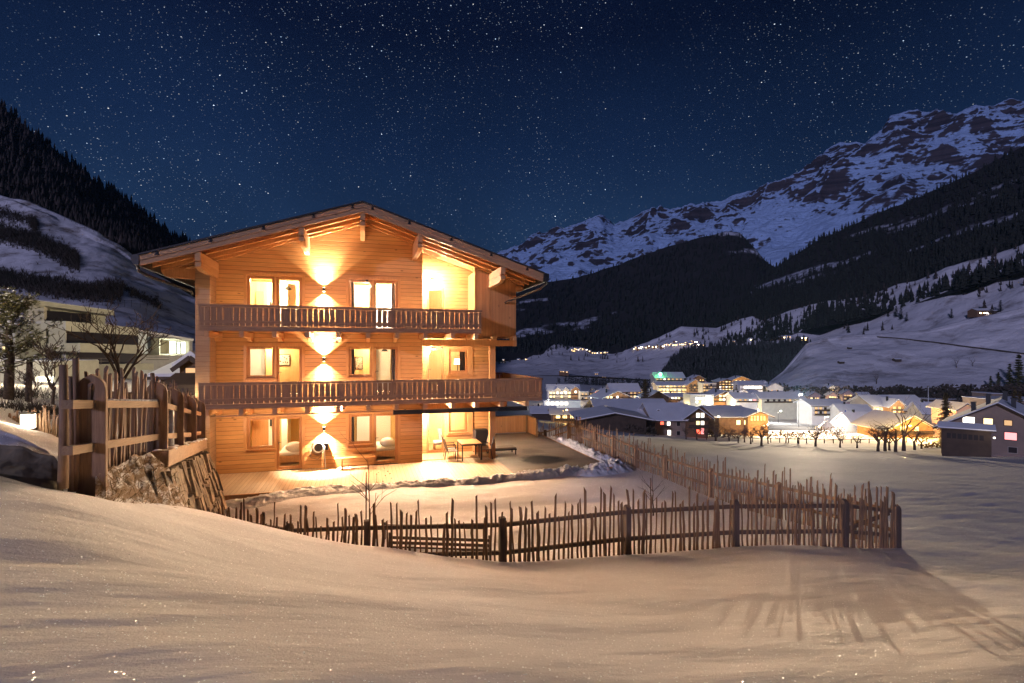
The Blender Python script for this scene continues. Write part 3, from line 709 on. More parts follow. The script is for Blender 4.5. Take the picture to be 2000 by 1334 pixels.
# windows and doors
def opening(o, y, left_curtain=False):
    x0, x1, z0, z1, kind = o
    door = kind == 'door'; name = 'terrace_door' if door else 'window'
    f = MB(); w = .055; ya, yb = y+.05, y+.13
    f.box(x0, x0+w, ya, yb, z0, z1); f.box(x1-w, x1, ya, yb, z0, z1); f.box(x0+w, x1-w, ya, yb, z1-w, z1); f.box(x0+w, x1-w, ya, yb, z0, z0+w)
    w2 = .05; a, b, c, d = x0+w+.004, x1-w-.004, z0+w+.004, z1-w-.004; ya2, yb2 = y+.035, y+.10
    f.box(a, a+w2, ya2, yb2, c, d); f.box(b-w2, b, ya2, yb2, c, d); f.box(a+w2, b-w2, ya2, yb2, d-w2, d); f.box(a+w2, b-w2, ya2, yb2, c, c+w2)
    fr_ = f.build(name, M['window'], house)
    p = MB(); p.box(a+w2, b-w2, y+.062, y+.070, c+w2, d-w2); p.build('pane', M['glass'], fr_)
    if not door:
        s_ = MB(); s_.box(x0-.05, x1+.05, y-.09, y+.05, z0-.05, z0-.002); s_.build('sill', M['window'], fr_)
    else:
        s_ = MB(); s_.box(x0, x1, y-.02, y+.05, z0-.035, z0-.002); s_.build('threshold', M['metal'], fr_)
        hd = MB(); hd.box(x0+.075, x0+.095, y+.0, y+.035, z0+1.0, z0+1.10); hd.box(x0+.075, x0+.20, y-.012, y+.0, z0+1.08, z0+1.10); hd.build('handle', M['metal'], fr_)
    return fr_
for o in ops: opening(o, 0.0)
for o in rops: opening(o, 1.7)
# casings round each window-and-door pair
for k in range(3):
    for a, c_, d_, b in ((LW[0], LW[1], LD[0], LD[1]), (MW[0], MW[1], MD[0], MD[1])):
        g = MB(); z0, z1 = H*k+.78, H*k+2.15; t_ = -.028
        g.box(a-.11, a-.002, t_, -.002, z0, z1+.13); g.box(b+.002, b+.11, t_, -.002, H*k+.02, z1+.13); g.box(a-.002, b+.002, t_, -.002, z1+.003, z1+.13)
        g.box(c_-.01, d_+.01, t_, -.002, H*k+.04, z1); g.box(a, c_-.012, t_, -.002, z0, z0+.06)
        g.build('casing', M['trim'], house)
for k in range(2):
    g = MB(); a, b = WX[0], WX[1]; g.box(a-.14, a-.002, 1.67, 1.698, H*k+.85, H*k+2.2); g.box(b+.002, b+.26, 1.67, 1.698, H*k+.85, H*k+2.2); g.box(a-.002, b+.002, 1.67, 1.698, H*k+2.053, H*k+2.2); g.box(a-.14, b+.26, 1.64, 1.669, H*k+.82, H*k+.90)
    g.build('casing', M['trim'], house)

# balconies
def railing(parent, pts, zc, name='railing'):
    """boards with narrow gaps between a cap rail and a floor beam"""
    for i, (a, b) in enumerate(zip(pts, pts[1:])):
        a = Vector((a[0], a[1], 0)); b = Vector((b[0], b[1], 0)); L = (b-a).length; d = (b-a)/L; n = Vector((d.y, -d.x, 0))
        r = random.Random(i+int(zc*10))
        m1 = MB(); x = .0; j = 0
        while x < L-.03:
            w = .172 + r.uniform(-.006, .006)
            if j % 9 == 4: w = .31
            w = min(w, L-x)
            m1.beam(a+d*(x+w/2)+Vector((0, 0, zc-.765))+n*r.uniform(-.002, .002), a+d*(x+w/2)+Vector((0, 0, zc-.10)), w, .024, up=n)
            x += w+.024; j += 1
        m1.build('railing_boards', M['railing'], parent)
        m2 = MB(); m2.beam(a+Vector((0, 0, zc-.045)), b+Vector((0, 0, zc-.045)), .11, .09); m2.build('handrail', M['railcap'], parent)
        m2 = MB(); m2.beam(a+n*.026+Vector((0, 0, zc-.62)), b+n*.026+Vector((0, 0, zc-.62)), .024, .09); m2.build('lower_rail', M['railcap'], parent)
        m2 = MB(); m2.beam(a+Vector((0, 0, zc-.86))-n*.02, b+Vector((0, 0, zc-.86))-n*.02, .07, .17); m2.build('floor_beam', M['railcap'], parent)
up_px = [404, 472, 536, 600, 660.5, 719, 776, 831, 884, 930]
lo_px = [404, 471, 537, 600, 661, 720, 775, 831, 885, 931, 980, 1029]
for nm, zc, x1, pxs in (('upper', 6.42, 4.63, up_px), ('lower', 3.63, 7.24, lo_px)):
    d_ = MB(); d_.box(-5.50, x1-.03, -1.74, -.002, zc-.87, zc-.80)
    if nm == 'lower': d_.box(6.01, x1-.03, .0, 4.4, zc-.87, zc-.80)
    bal = d_.build('balcony', M['soffit'], house)
    path = [(-5.53, -1.8), (x1, -1.8)] + ([(x1, 4.42)] if nm == 'lower' else [(x1, -.03)])
    railing(bal, path, zc)
    if nm == 'lower': railing(bal, [(x1, 4.42), (6.05, 4.42)], zc)
    for px_ in pxs:
        x = XF(px_, -1.8)
        j = MB(); j.box(x-.075, x+.075, -1.84, -.003 if x < 2.4 or x > 5.7 else -.105, zc-1.165, zc-.955)
        jj = j.build('joist', M['beam'], bal)
        if x < 2.3:
            j = MB(); j.prism([(x-.07, -.003, zc-1.30), (x-.07, -.45, zc-1.30), (x-.07, -.62, zc-1.168), (x-.07, -.003, zc-1.168)], (.14, 0, 0)); j.build('corbel', M['trim'], bal)
j = MB()
for px_ in (964, 1002): j.box(XF(px_)-.08, XF(px_)+.08, -.28, .3, 5.255, 5.415)
j.build('joist', M['beam'], house)
j = MB(); j.box(2.47, 6.64, .15, 1.69, 5.36, 5.415); j.build('overhang_floor', M['soffit'], house)
aw = MB(); aw.prism([(XF(768, -1.7), -1.75, 2.28), (XF(768, -1.7), -1.55, 2.27), (XF(768, -1.7), -1.53, 2.42), (XF(768, -1.7), -1.62, 2.45), (XF(768, -1.7), -1.75, 2.44)], (XF(1029, -1.7)-XF(768, -1.7), 0, 0)); aw = aw.build('awning_cassette', M['dark'], house)
e2 = MB()
for x in (1.6, 6.9): e2.box(x-.05, x+.05, -1.64, -1.56, 2.45, 2.462)
e2.build('awning_bracket', M['dark'], aw)

# wall lamps: one between each pair of windows, shining up and down, and the loggia lights
WARM = (1.0, .66, .34); HOT = (1.0, .80, .56)
M['lamp_lit'] = mat_emit('lamp_opening', (1.0, .8, .5), 30)
LXX = XF(633)
for k, zz in enumerate((ZF(635, 837), ZF(636, 702), ZF(633, 566))):
    b = MB(); b.box(LXX-.045, LXX+.045, -.13, -.001, zz-.075, zz+.075); lo = b.build('wall_lamp', M['dark'], house)
    b = MB(); b.box(LXX-.035, LXX+.035, -.12, -.02, zz+.076, zz+.080); b.box(LXX-.035, LXX+.035, -.12, -.02, zz-.080, zz-.076); b.build('lens', M['lamp_lit'], lo)
    pu, pd = ((1500, 1500, 1300)[k], (2600, 1100, 1100)[k])
    for sg, pw_ in ((1, pu), (-1, pd)):
        light('SPOT', 'wall_lamp_light', (LXX, -.15, zz+.09*sg), pw_*.42, HOT, .02, target=(LXX, -.15, zz+2*sg), spot_size=R_(108), spot_blend=.25)
        light('SPOT', 'wall_lamp_light', (LXX, -.13, zz+.09*sg), pw_*2.0, HOT, .03, target=(LXX, -.11, zz+2*sg), spot_size=R_(84), spot_blend=.9)
# light strips added behind both parapets and under the lower balcony to brighten the facade
for zb_, za_, xa_, xb_, pw_ in ((5.72, 6.9, -5.2, 4.5, 150), (2.93, 4.1, -5.2, 5.2, 150), (2.40, 1.0, -5.2, 2.2, 140)):
    xm_ = (xa_+xb_)/2; l_ = light('AREA', 'added_strip_fill', (xm_, -1.62, zb_), pw_, (1, .70, .40), shape='RECTANGLE', size=xb_-xa_, size_y=.05, target=(xm_, 0, za_))
    b = MB(); b.box(xa_, xb_, -1.70, -1.66, zb_+.0, zb_+.045); b.build('added_light_strip', M['beam'], house)
M['bulb'] = mat_emit('ceiling_light', (1.0, .82, .55), 25)
for (x, y, z, p) in ((6.35, 2.6, 2.55, 420), (3.0, .95, 7.95, 900), (3.05, .95, 4.86, 330), (3.0, .85, 2.12, 1000)):  # first lamp, under the right balcony, is assumed from the lit deck screen
    b = MB(); b.tube([(x, y, z+.02), (x, y, z+.09)], .09, 12); b_ = b.build('ceiling_lamp', M['dark'], house)
    b = MB(); b.tube([(x, y, z-.01), (x, y, z+.02)], .08, 12); b.build('lamp_glass', M['bulb'], b_)
    light('POINT', 'ceiling_lamp_light', (x, y, z-.12), p, HOT, .07)
# floodlights added to brighten the garden snow: at the ground floor loggia, the middle loggia and the top floor window
for (x, y, z, tx_, p, sz) in ((3.3, -.15, 2.14, (1.0, -9, -1.0), 2100, 150), (XF(672), -.35, 2.42, (-1.6, -5.5, 0), 1500, 135), (3.3, -.05, 4.90, (.5, -14, 1.0), 1700, 120), (XF(717), -.20, 7.66, (-1.5, -15, 2.0), 2000, 120), (LXX+.5, -.22, 5.12, (-3, -14, 2.0), 1100, 120)):
    b = MB(); b.box(x-.05, x+.05, y+.02, y+.08, z-.03, z+.05); b.build('floodlight', M['dark'], house)  # small housing for each added floodlight
    light('SPOT', 'added_garden_fill', (x, y, z), p, (1, .59, .32), .04, target=tx_, spot_size=R_(sz), spot_blend=.5)
# rooms
for k in range(3):
    for (x, p, y, zo) in ((-4.0, 330, 2.4, 2.25), (.4, 330, 2.2, 2.25)):
        if k == 2: p = 1400
        if k == 2 and x > 0: light('POINT', 'room_light', (XF(717, .9), .9, 7.62), 1800, (1, .86, .66), .05)
        light('POINT', 'room_light', (x, y, H*k+zo), p, (1, .72, .38), .12)
    light('POINT', 'room_light', (4.0, 3.2, H*k+2.2), (420, 150, 150)[k], (1, .74, .42), .12)
# curtains (parts of the house)
def curtain(x0, x1, z0, z1, y, n=5):
    c = MB(); N_ = n*6
    pts = [(x0+(x1-x0)*i/N_, y+.03*math.sin(i*math.pi/3)) for i in range(N_+1)]
    for (a, b), (c2, d2) in zip(pts, pts[1:]): c.quad((a, b, z0), (c2, d2, z0), (c2, d2, z1), (a, b, z1))
    c.build('curtain', M['curtain'], house, smooth=True)
for k in range(3):
    curtain(MW[0]+.06, MW[0]+.22, H*k+.2, H*k+2.2, .42, 2)
    if k: curtain(MD[1]-.24, MD[1]-.06, H*k+.05, H*k+2.2, .42, 2)
curtain(WX[1]-.3, WX[1]-.03, H+.4, H+2.15, 2.1, 3)
# panels inside: white reveals and doors behind the left windows
g = MB(); 
for k in range(3): g.box(-3.55, -3.30, 3.2, 4.38, H*k+.03, H*k+2.3); g.box(.35, 1.35, 4.30, 4.38, H*k+.03, H*k+2.1)
g.build('wardrobe', M['white'], house)
def panel(px0, px1, z0, z1, mat, y=4.2):
    q = MB(); q.box(XF(px0, y), XF(px1, y), y, y+.06, z0, z1); q.build('interior_panel', mat, house)
M['door_in'] = mat_wood('interior_door', (.42, .20, .08), (.52, .27, .12), 'X', .3, 'Z', knots=False, dark=.8, bump=.1); M['bluewhite'] = mat_plain('cool_white_wall', (.80, .82, .86), .8)
panel(492, 524, .03, 2.2, M['door_in']); panel(524.5, 537, .03, 2.4, M['white']); panel(527, 531, 1.25, 1.95, M['dark'], 4.0)
panel(487, 518, H+.03, H*2-.25, M['bluewhite']); panel(524, 531, H+1.1, H+1.75, M['door_in'], 4.0)
panel(697, 722, .03, 2.5, M['bluewhite']); panel(698, 712, H*2+.03, H*2+1.2, M['curtain'], 3.9)
panel(500, 514, H*2+.03, H*2+2.0, M['door_in']); panel(522, 533, H*2+.03, H*2+2.4, M['white']); panel(527, 530, H*2+.9, H*2+1.5, M['dark'], 4.0)
panel(735, 768, H*2+.03, H*2+2.45, M['bluewhite'], 3.6); panel(547, 585, H*2+.03, H*2+2.45, M['white'], 3.6)
for (px_, k) in ((512, 0), (562, 2), (751, 1)):
    x = XF(px_, 2.9); q = MB(); q.tube([(x, 2.9, H*k+2.45), (x, 2.9, H*k+2.12)], .008, 4); q.tube([(x, 2.9, H*k+2.12), (x, 2.9, H*k+1.96)], [.04, .17], 12, cap=False); q.build('pendant_lamp', M['dark'], house)
# things in the rooms
def bed(x, y, label):
    t = empty('bed', (x, y, .03), label, 'bed', 'beds seen through the glazed doors')
    b = MB(); b.box(x-.5, x+.5, y-.9, y+.9, .10, .38); b.build('bed_frame', M['infloor'], t, bevel=.02)
    b = MB(); b.box(x-.47, x+.47, y-.87, y+.85, .381, .52); b.build('mattress', M['white'], t, bevel=.04)
    b = MB(); b.sphere((x+.12, y-.45, .68), .30, 20, 12, 1.25, 1.1, .72); b.build('duvet', M['white'], t, smooth=True)
    for sx in (-.42, .42):
        for syy in (-.8, .8):
            q = MB(); q.box(x+sx-.04, x+sx+.04, y+syy-.04, y+syy+.04, .03, .10); q.build('leg', M['infloor'], t)
bed(XF(570, 1.9)+.05, 1.9, 'bed with puffed white duvet behind the ground floor door at left')
bed(XF(752, 1.9)+.0, 1.9, 'bed with puffed white duvet behind the ground floor door next to the bench')
def picture(x, y, z, w, h, label, art):
    t = empty('picture', (x, y, z), label, 'picture')
    b = MB(); b.box(x-w/2, x+w/2, y-.03, y, z-h/2, z+h/2); b.build('picture_frame', M['dark'], t)
    b = MB(); b.box(x-w/2+.03, x+w/2-.03, y-.036, y-.031, z-h/2+.03, z+h/2-.03); b.build('print', art, t)
artm = D.materials.new('dark_blossom_print'); t_ = NT(artm); t_.l(t_.mix(t_.map(t_.vor(9.0), .25, .35), (.04, .03, .03), (.6, .5, .4)), t_.bsdf.inputs['Base Color'])
artm2 = D.materials.new('pale_line_print'); t_ = NT(artm2); t_.l(t_.mix(t_.map(t_.noise(7, 3, dist=2), .49, .53), (.55, .45, .33), (.2, .15, .12)), t_.bsdf.inputs['Base Color'])
p_ = P(554.5, 703, sy(554.5, 3.1)); picture(p_[0], 3.1, p_[2], .52, .52, 'square dark blossom print behind the middle floor door at left', artm)
p_ = P(701, 709, sy(701, 3.1)); picture(p_[0], 3.1, p_[2], .36, .6, 'upright pale print behind the second window of the middle floor', artm2)
# panel walls the pictures hang on
g = MB(); 
for px_ in (554.5, 701):
    x = XF(px_, 3.1); g.box(x-.75, x+.75, 3.103, 3.16, H+.03, H*2-.24)
g.build('partition', M['inwall'], house)
x, y = XF(894, 2.6), 2.6
t = empty('table_lamp', (x, y, H+.9), 'table lamp with bright white drum shade in the middle loggia window', 'lamp')
b = MB(); b.tube([(x, y, H+.92), (x, y, H+1.35)], .02, 8); b.tube([(x, y, H+.90), (x, y, H+.93)], .09, 12); b.build('lamp_stand', M['dark'], t)
b = MB(); b.tube([(x, y, H+1.33), (x, y, H+1.60)], [.19, .16], 16, cap=False); b.build('lamp_shade', mat_emit('lit_shade', (1, .85, .6), 5), t, smooth=True)
t = empty('sideboard', (x, y, H+.03), 'low sideboard under the table lamp in the middle loggia room', 'sideboard')
b = MB(); b.box(x-.6, x+.6, y-.2, y+.25, H+.13, H+.88); b.build('cabinet', M['window'], t, bevel=.01); b = MB(); b.box(x-.64, x+.64, y-.23, y+.28, H+.882, H+.90); b.build('top', M['trim'], t)
for sx in (-.5, .5):
    q = MB(); q.box(x+sx-.03, x+sx+.03, y-.15, y-.09, H+.03, H+.129); q.build('leg', M['dark'], t)

# ------------------------------------------------------------------ terrace deck
deckm = mat_wood('deck_boards', (.40, .27, .17), (.54, .39, .26), 'X', .145, 'Y', knots=False, dark=.2, bump=.5)
M['deck'] = deckm
om = mat_wood('old_deck_boards', (.20, .155, .12), (.30, .24, .19), 'Y', .145, 'X', knots=False, dark=.25, bump=.5)
t_ = NT.__new__(NT); t_.t = om.node_tree; t_.co = [n for n in om.node_tree.nodes if n.type == 'TEX_COORD'][0].outputs['Object']
t_.bsdf = [n for n in om.node_tree.nodes if n.type == 'BSDF_PRINCIPLED'][0]
src = t_.bsdf.inputs['Base Color'].links[0].from_socket
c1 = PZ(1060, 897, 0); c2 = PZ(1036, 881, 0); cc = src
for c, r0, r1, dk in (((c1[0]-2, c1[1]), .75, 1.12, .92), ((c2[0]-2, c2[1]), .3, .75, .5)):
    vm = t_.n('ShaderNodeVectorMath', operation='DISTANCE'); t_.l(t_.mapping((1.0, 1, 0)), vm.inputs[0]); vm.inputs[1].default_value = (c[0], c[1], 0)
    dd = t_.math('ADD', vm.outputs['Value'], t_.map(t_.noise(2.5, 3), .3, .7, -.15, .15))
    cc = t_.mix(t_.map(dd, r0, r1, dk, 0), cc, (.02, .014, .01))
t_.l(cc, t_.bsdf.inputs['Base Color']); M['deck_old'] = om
deck = empty('terrace_deck', (2, 0, 0), 'large wooden terrace deck along the chalet, pale boards in front and grey boards at right', 'deck')
g = MB(); g.box(-5.42, 5.66, -3.30, -.0, -.09, -.004); g.box(2.46, 5.66, 0.0, 1.7, -.09, -.004); g.build('pale_boards', M['deck'], deck)
g = MB(); g.box(5.665, 9.78, -3.1, 6.5, -.09, -.006); g.build('grey_boards', M['deck_old'], deck)
g = MB(); g.box(-5.42, 5.66, -3.36, -3.305, -.24, -.003); g.box(5.66, 9.83, -3.16, -3.105, -.24, -.003); g.box(9.783, 9.84, -3.1, 6.5, -.24, -.003); g.build('edge_board', M['trim'], deck)
scr = empty('privacy_screen', (7.6, 6.45, 0), 'waist high boarded screen round the far corner of the deck', 'screen')
M['screen'] = mat_wood('screen_boards', (.42, .19, .08), (.56, .30, .14), 'X', .16, 'Z', dark=.3)
g = MB(); g.box(5.95, 9.25, 6.40, 6.44, .05, .98); g.build('back_panel', M['screen'], scr)
M['screen2'] = mat_wood('screen_boards_side', (.42, .19, .08), (.56, .30, .14), 'Y', .16, 'Z', dark=.3)
g = MB(); g.box(9.25, 9.29, 4.75, 6.44, .05, .98); g.build('side_panel', M['screen2'], scr)
g = MB(); g.box(5.95, 9.31, 6.37, 6.47, .983, 1.03); g.box(9.22, 9.32, 4.70, 6.37, .983, 1.03); g.build('cap_rail', M['rail'], scr)
for (x, y) in ((7.15, 6.36), (9.22, 6.36), (9.26, 4.70)):
    q = MB(); q.box(x-.05, x+.05, y-.05, y+.035, 0, 1.0 if y > 5 else .95); q.build('post', M['post'], scr)

# bench by the wall
def bench():
    x0, x1 = XF(654, -.45), XF(733, -.45); y0, y1 = -.62, -.28
    t = empty('wall_bench', ((x0+x1)/2, -.45, 0), 'pale wooden bench against the chalet wall under the ground floor window', 'bench')
    b = MB(); b.box(x0, x1, y0, y0+.16, .43, .465); b.box(x0, x1, y0+.18, y1, .43, .465); b.build('seat', M['trim'], t, bevel=.005)
    for x in (x0+.28, x1-.28):
        b = MB(); b.box(x-.025, x+.025, y0+.03, y0+.08, 0, .428); b.build('leg', M['window'], t)
        b = MB(); b.box(x-.025, x+.025, y1-.08, y1-.03, 0, .428); b.build('leg', M['window'], t)
    b = MB(); b.box(x0+.2, x1-.2, y0+.15, y0+.19, .10, .14); b.build('stretcher', M['window'], t)
    b = MB(); b.box(x0+.4, x1, -.12, -.08, .62, .74); b.build('backrest', M['trim'], t)
bench()
# hose reel on the wall
hx, hz = XF(623), ZF(623, 872)
t = empty('hose_reel', (hx, -.1, hz-.3), 'wall mounted garden hose reel with white rim and hanging hose', 'hose reel')
b = MB(); b.tube([(hx, -.24, hz), (hx, -.02, hz)], .16, 20); b.build('drum', M['dark'], t)
pts = [(hx+.19*math.cos(a), -.25, hz+.19*math.sin(a)) for a in np.linspace(0, 2*math.pi, 25)]
b = MB(); b.tube(pts, .022, 6, cap=False); b.build('rim', M['white'], t, smooth=True)
b = MB()
for q in range(4):
    pts = [(hx+(.21+.02*q)*math.cos(a)-.03, -.20+.04*q, hz+(.21+.02*q)*math.sin(a)-.02*q) for a in np.linspace(0, 2*math.pi, 21)]; b.tube(pts, .012, 5, cap=False)
pts = [(hx-.20, -.10, hz+.05), (hx-.34, -.10, hz-.15), (hx-.30, -.10, hz-.42), (hx-.05, -.10, hz-.5), (hx+.1, -.1, hz-.38)]; b.tube(pts, .012, 5)
b.build('hose', M['fabric'], t, smooth=True)
b = MB(); b.box(hx+.18, hx+.36, -.22, -.01, hz-.12, hz+.15); b.build('bracket', M['dark'], t)
b = MB(); b.tube([(hx+.23, -.24, hz+.05), (hx+.24, -.24, hz-.4), (hx+.27, -.22, .02)], .014, 6); b.build('hanging_hose', M['white'], t)

# dining table and four chairs in the loggia
def box_leg(t, name, x, y, z0, z1, w, mat): b = MB(); b.box(x-w, x+w, y-w, y+w, z0, z1); b.build(name, mat, t)
tx0, tx1, ty0, ty1 = 4.10, 5.00, -.35, .85
ta = empty('dining_table', ((tx0+tx1)/2, (ty0+ty1)/2, 0), 'rectangular outdoor dining table with wooden top and dark metal legs', 'table')
b = MB(); b.box(tx0, tx1, ty0, ty1, .715, .745); b.build('tabletop', M['trim'], ta, bevel=.005)
b = MB(); b.box(tx0+.02, tx1-.02, ty0+.02, ty0+.05, .655, .713); b.box(tx0+.02, tx1-.02, ty1-.05, ty1-.02, .655, .713); b.box(tx0+.02, tx0+.05, ty0+.05, ty1-.05, .655, .713); b.box(tx1-.05, tx1-.02, ty0+.05, ty1-.05, .655, .713); b.build('apron', M['dark'], ta)
for x in (tx0+.04, tx1-.04):
    for y in (ty0+.04, ty1-.04): box_leg(ta, 'leg', x, y, 0, .654, .022, M['dark'])
def chair():
    t = empty('garden_chair', (0, 0, 0), 'x', 'chair', 'chairs round the outdoor table')
    b = MB(); b.box(-.22, .22, -.22, .22, .42, .445); b.build('seat', M['fabric'], t)
    b = MB(); b.hexa([(-.21, .20, .46), (.21, .20, .46), (.21, .225, .46), (-.21, .225, .46), (-.20, .33, .97), (.20, .33, .97), (.20, .35, .97), (-.20, .35, .97)]); b.build('backrest', M['fabric'], t)
    for sx in (-.22, .22):
        b = MB(); b.tube([(sx, -.21, 0), (sx, -.21, .62)], .014, 6); b.build('leg', M['dark'], t)
        b = MB(); b.tube([(sx, .27, 0), (sx, .20, .42), (sx, .36, 1.0)], .014, 6); b.build('leg', M['dark'], t)
        b = MB(); b.tube([(sx, -.22, .63), (sx, .27, .63)], .018, 6); b.build('armrest', M['dark'], t)
    return t
ch = chair()
for i, (x, y, rz, lb) in enumerate(((3.72, -.10, 92, 'woven garden chair left of the table, nearest the terrace steps and the bright loggia floor'), (3.74, .55, 88, 'woven garden chair left of the table, the one closer to the back wall'),
                               (5.22, -.02, -88, 'woven garden chair right of the table, in front of the corner post side'), (5.24, .62, -92, 'woven garden chair right of the table, half hidden behind the nearer one'))):
    c = ch if i == 0 else copy_tree(ch)
    c.location = (x, y, 0); c.rotation_euler = (0, 0, R_(rz)); c['label'] = lb
# covered grill / storage box and low bench
gx, gy = 5.30, 1.25
t = empty('covered_grill', (gx, gy, 0), 'tall dark covered cabinet grill against the loggia wall behind the chairs', 'grill')
b = MB(); b.hexa([(gx-.36, gy-.28, .35), (gx+.36, gy-.28, .35), (gx+.36, gy+.28, .35), (gx-.36, gy+.28, .35), (gx-.33, gy-.22, 1.12), (gx+.33, gy-.22, 1.12), (gx+.33, gy+.25, 1.12), (gx-.33, gy+.25, 1.12)]); b.build('cover', M['dark'], t, bevel=.06)
b = MB(); b.box(gx-.34, gx+.34, gy-.26, gy+.26, .10, .34); b.build('cabinet', M['window'], t)
for sx in (-.3, .3):
    for syy in (-.2, .2): box_leg(t, 'leg', gx+sx, gy+syy, 0, .099, .02, M['dark'])
lx, ly = 6.45, .75
t = empty('lounger', (lx, ly, 0), 'low dark lounger end sticking out beside the corner post', 'lounger')
b = MB(); b.box(lx-.75, lx+.35, ly-.32, ly+.32, .27, .33); b.build('cushion', M['fabric'], t, bevel=.02)
b = MB(); b.box(lx-.75, lx+.36, ly-.34, ly-.30, .22, .268); b.box(lx-.75, lx+.36, ly+.30, ly+.34, .22, .268); b.build('frame', M['dark'], t)
for sx in (-.7, .32):
    for syy in (-.3, .3): box_leg(t, 'leg', lx+sx, ly+syy, 0, .219, .018, M['dark'])
# pale cushion chair seen through the loggia door
x, y = XF(858, 2.5), 2.5
t = empty('armchair', (x, y, .03), 'small armchair with striped cushion just inside the ground floor loggia door', 'armchair')
b = MB(); b.box(x-.28, x+.28, y-.28, y+.28, .30, .45); b.build('seat', M['white'], t, bevel=.03)
b = MB(); b.hexa([(x+.02, y+.15, .45), (x+.30, y+.15, .45), (x+.30, y+.28, .45), (x+.02, y+.28, .45), (x-.06, y+.25, .98), (x+.24, y+.25, .98), (x+.24, y+.36, .98), (x-.06, y+.36, .98)]); b.build('cushion', mat_wood('striped_cushion', (.45, .15, .10), (.8, .7, .6), 'X', .07, 'Z', knots=False, bump=0), t)
for sx in (-.24, .24):
    for syy in (-.24, .24): box_leg(t, 'leg', x+sx, y+syy, .03, .299, .02, M['window'])

# ------------------------------------------------------------------ fences of split pickets
PM = {}
def pickets_for(mat, key, bend):
    L = []
    for sd in range(14):
        r = random.Random(sd*31+5); b = MB(); n = 7; pts = []; x = y = 0; z = 0
        for i in range(n):
            pts.append((x, y, i/(n-1))); x += r.uniform(-.011, .011)*bend*(2.2 if sd == 3 else 1); y += r.uniform(-.006, .006)
        w = r.uniform(.023, .038); b.tube(pts, [r.uniform(.85, 1.1)*(1-.2*i/(n-1))*w for i in range(n)], 5)
        cut = r.choice((-1.2, 1.2, .5, -.6))
        for k in range(5):
            v = b.v[-5+k]; b.v[-5+k] = (v[0], v[1], v[2]+(v[0]-pts[-1][0])*cut)
        o = b.build('picket', mat); me = o.data; D.objects.remove(o); me.name = 'picket'; L.append(me)
    PM[key] = L
pickets_for(M['picket'], 'dark', 1.0); pickets_for(M['picket2'], 'pale', 1.2)
def post_plank(root, x, y, zb, h, w, th, ang, mat, name='post'):
    """flat plank post with a pointed arch top; ang = direction of its thickness"""
    c, s = math.cos(ang), math.sin(ang); prof = [(-w/2, 0), (w/2, 0), (w/2, h-w*.72)]
    for i in range(1, 6): a = i/6*math.pi/2; prof.append((w/2*math.cos(a)**.8, h-w*.72+w*.62*math.sin(a)))
    prof.append((0, h))
    for i in range(5, 0, -1): a = i/6*math.pi/2; prof.append((-w/2*math.cos(a)**.8, h-w*.72+w*.62*math.sin(a)))
    prof.append((-w/2, h-w*.72))
    b = MB(); b.prism([(x-c*th/2 - s*p[0], y-s*th/2 + c*p[0], zb+p[1]) for p in prof], (c*th, s*th, 0))
    return b.build(name, mat, root, bevel=.006)
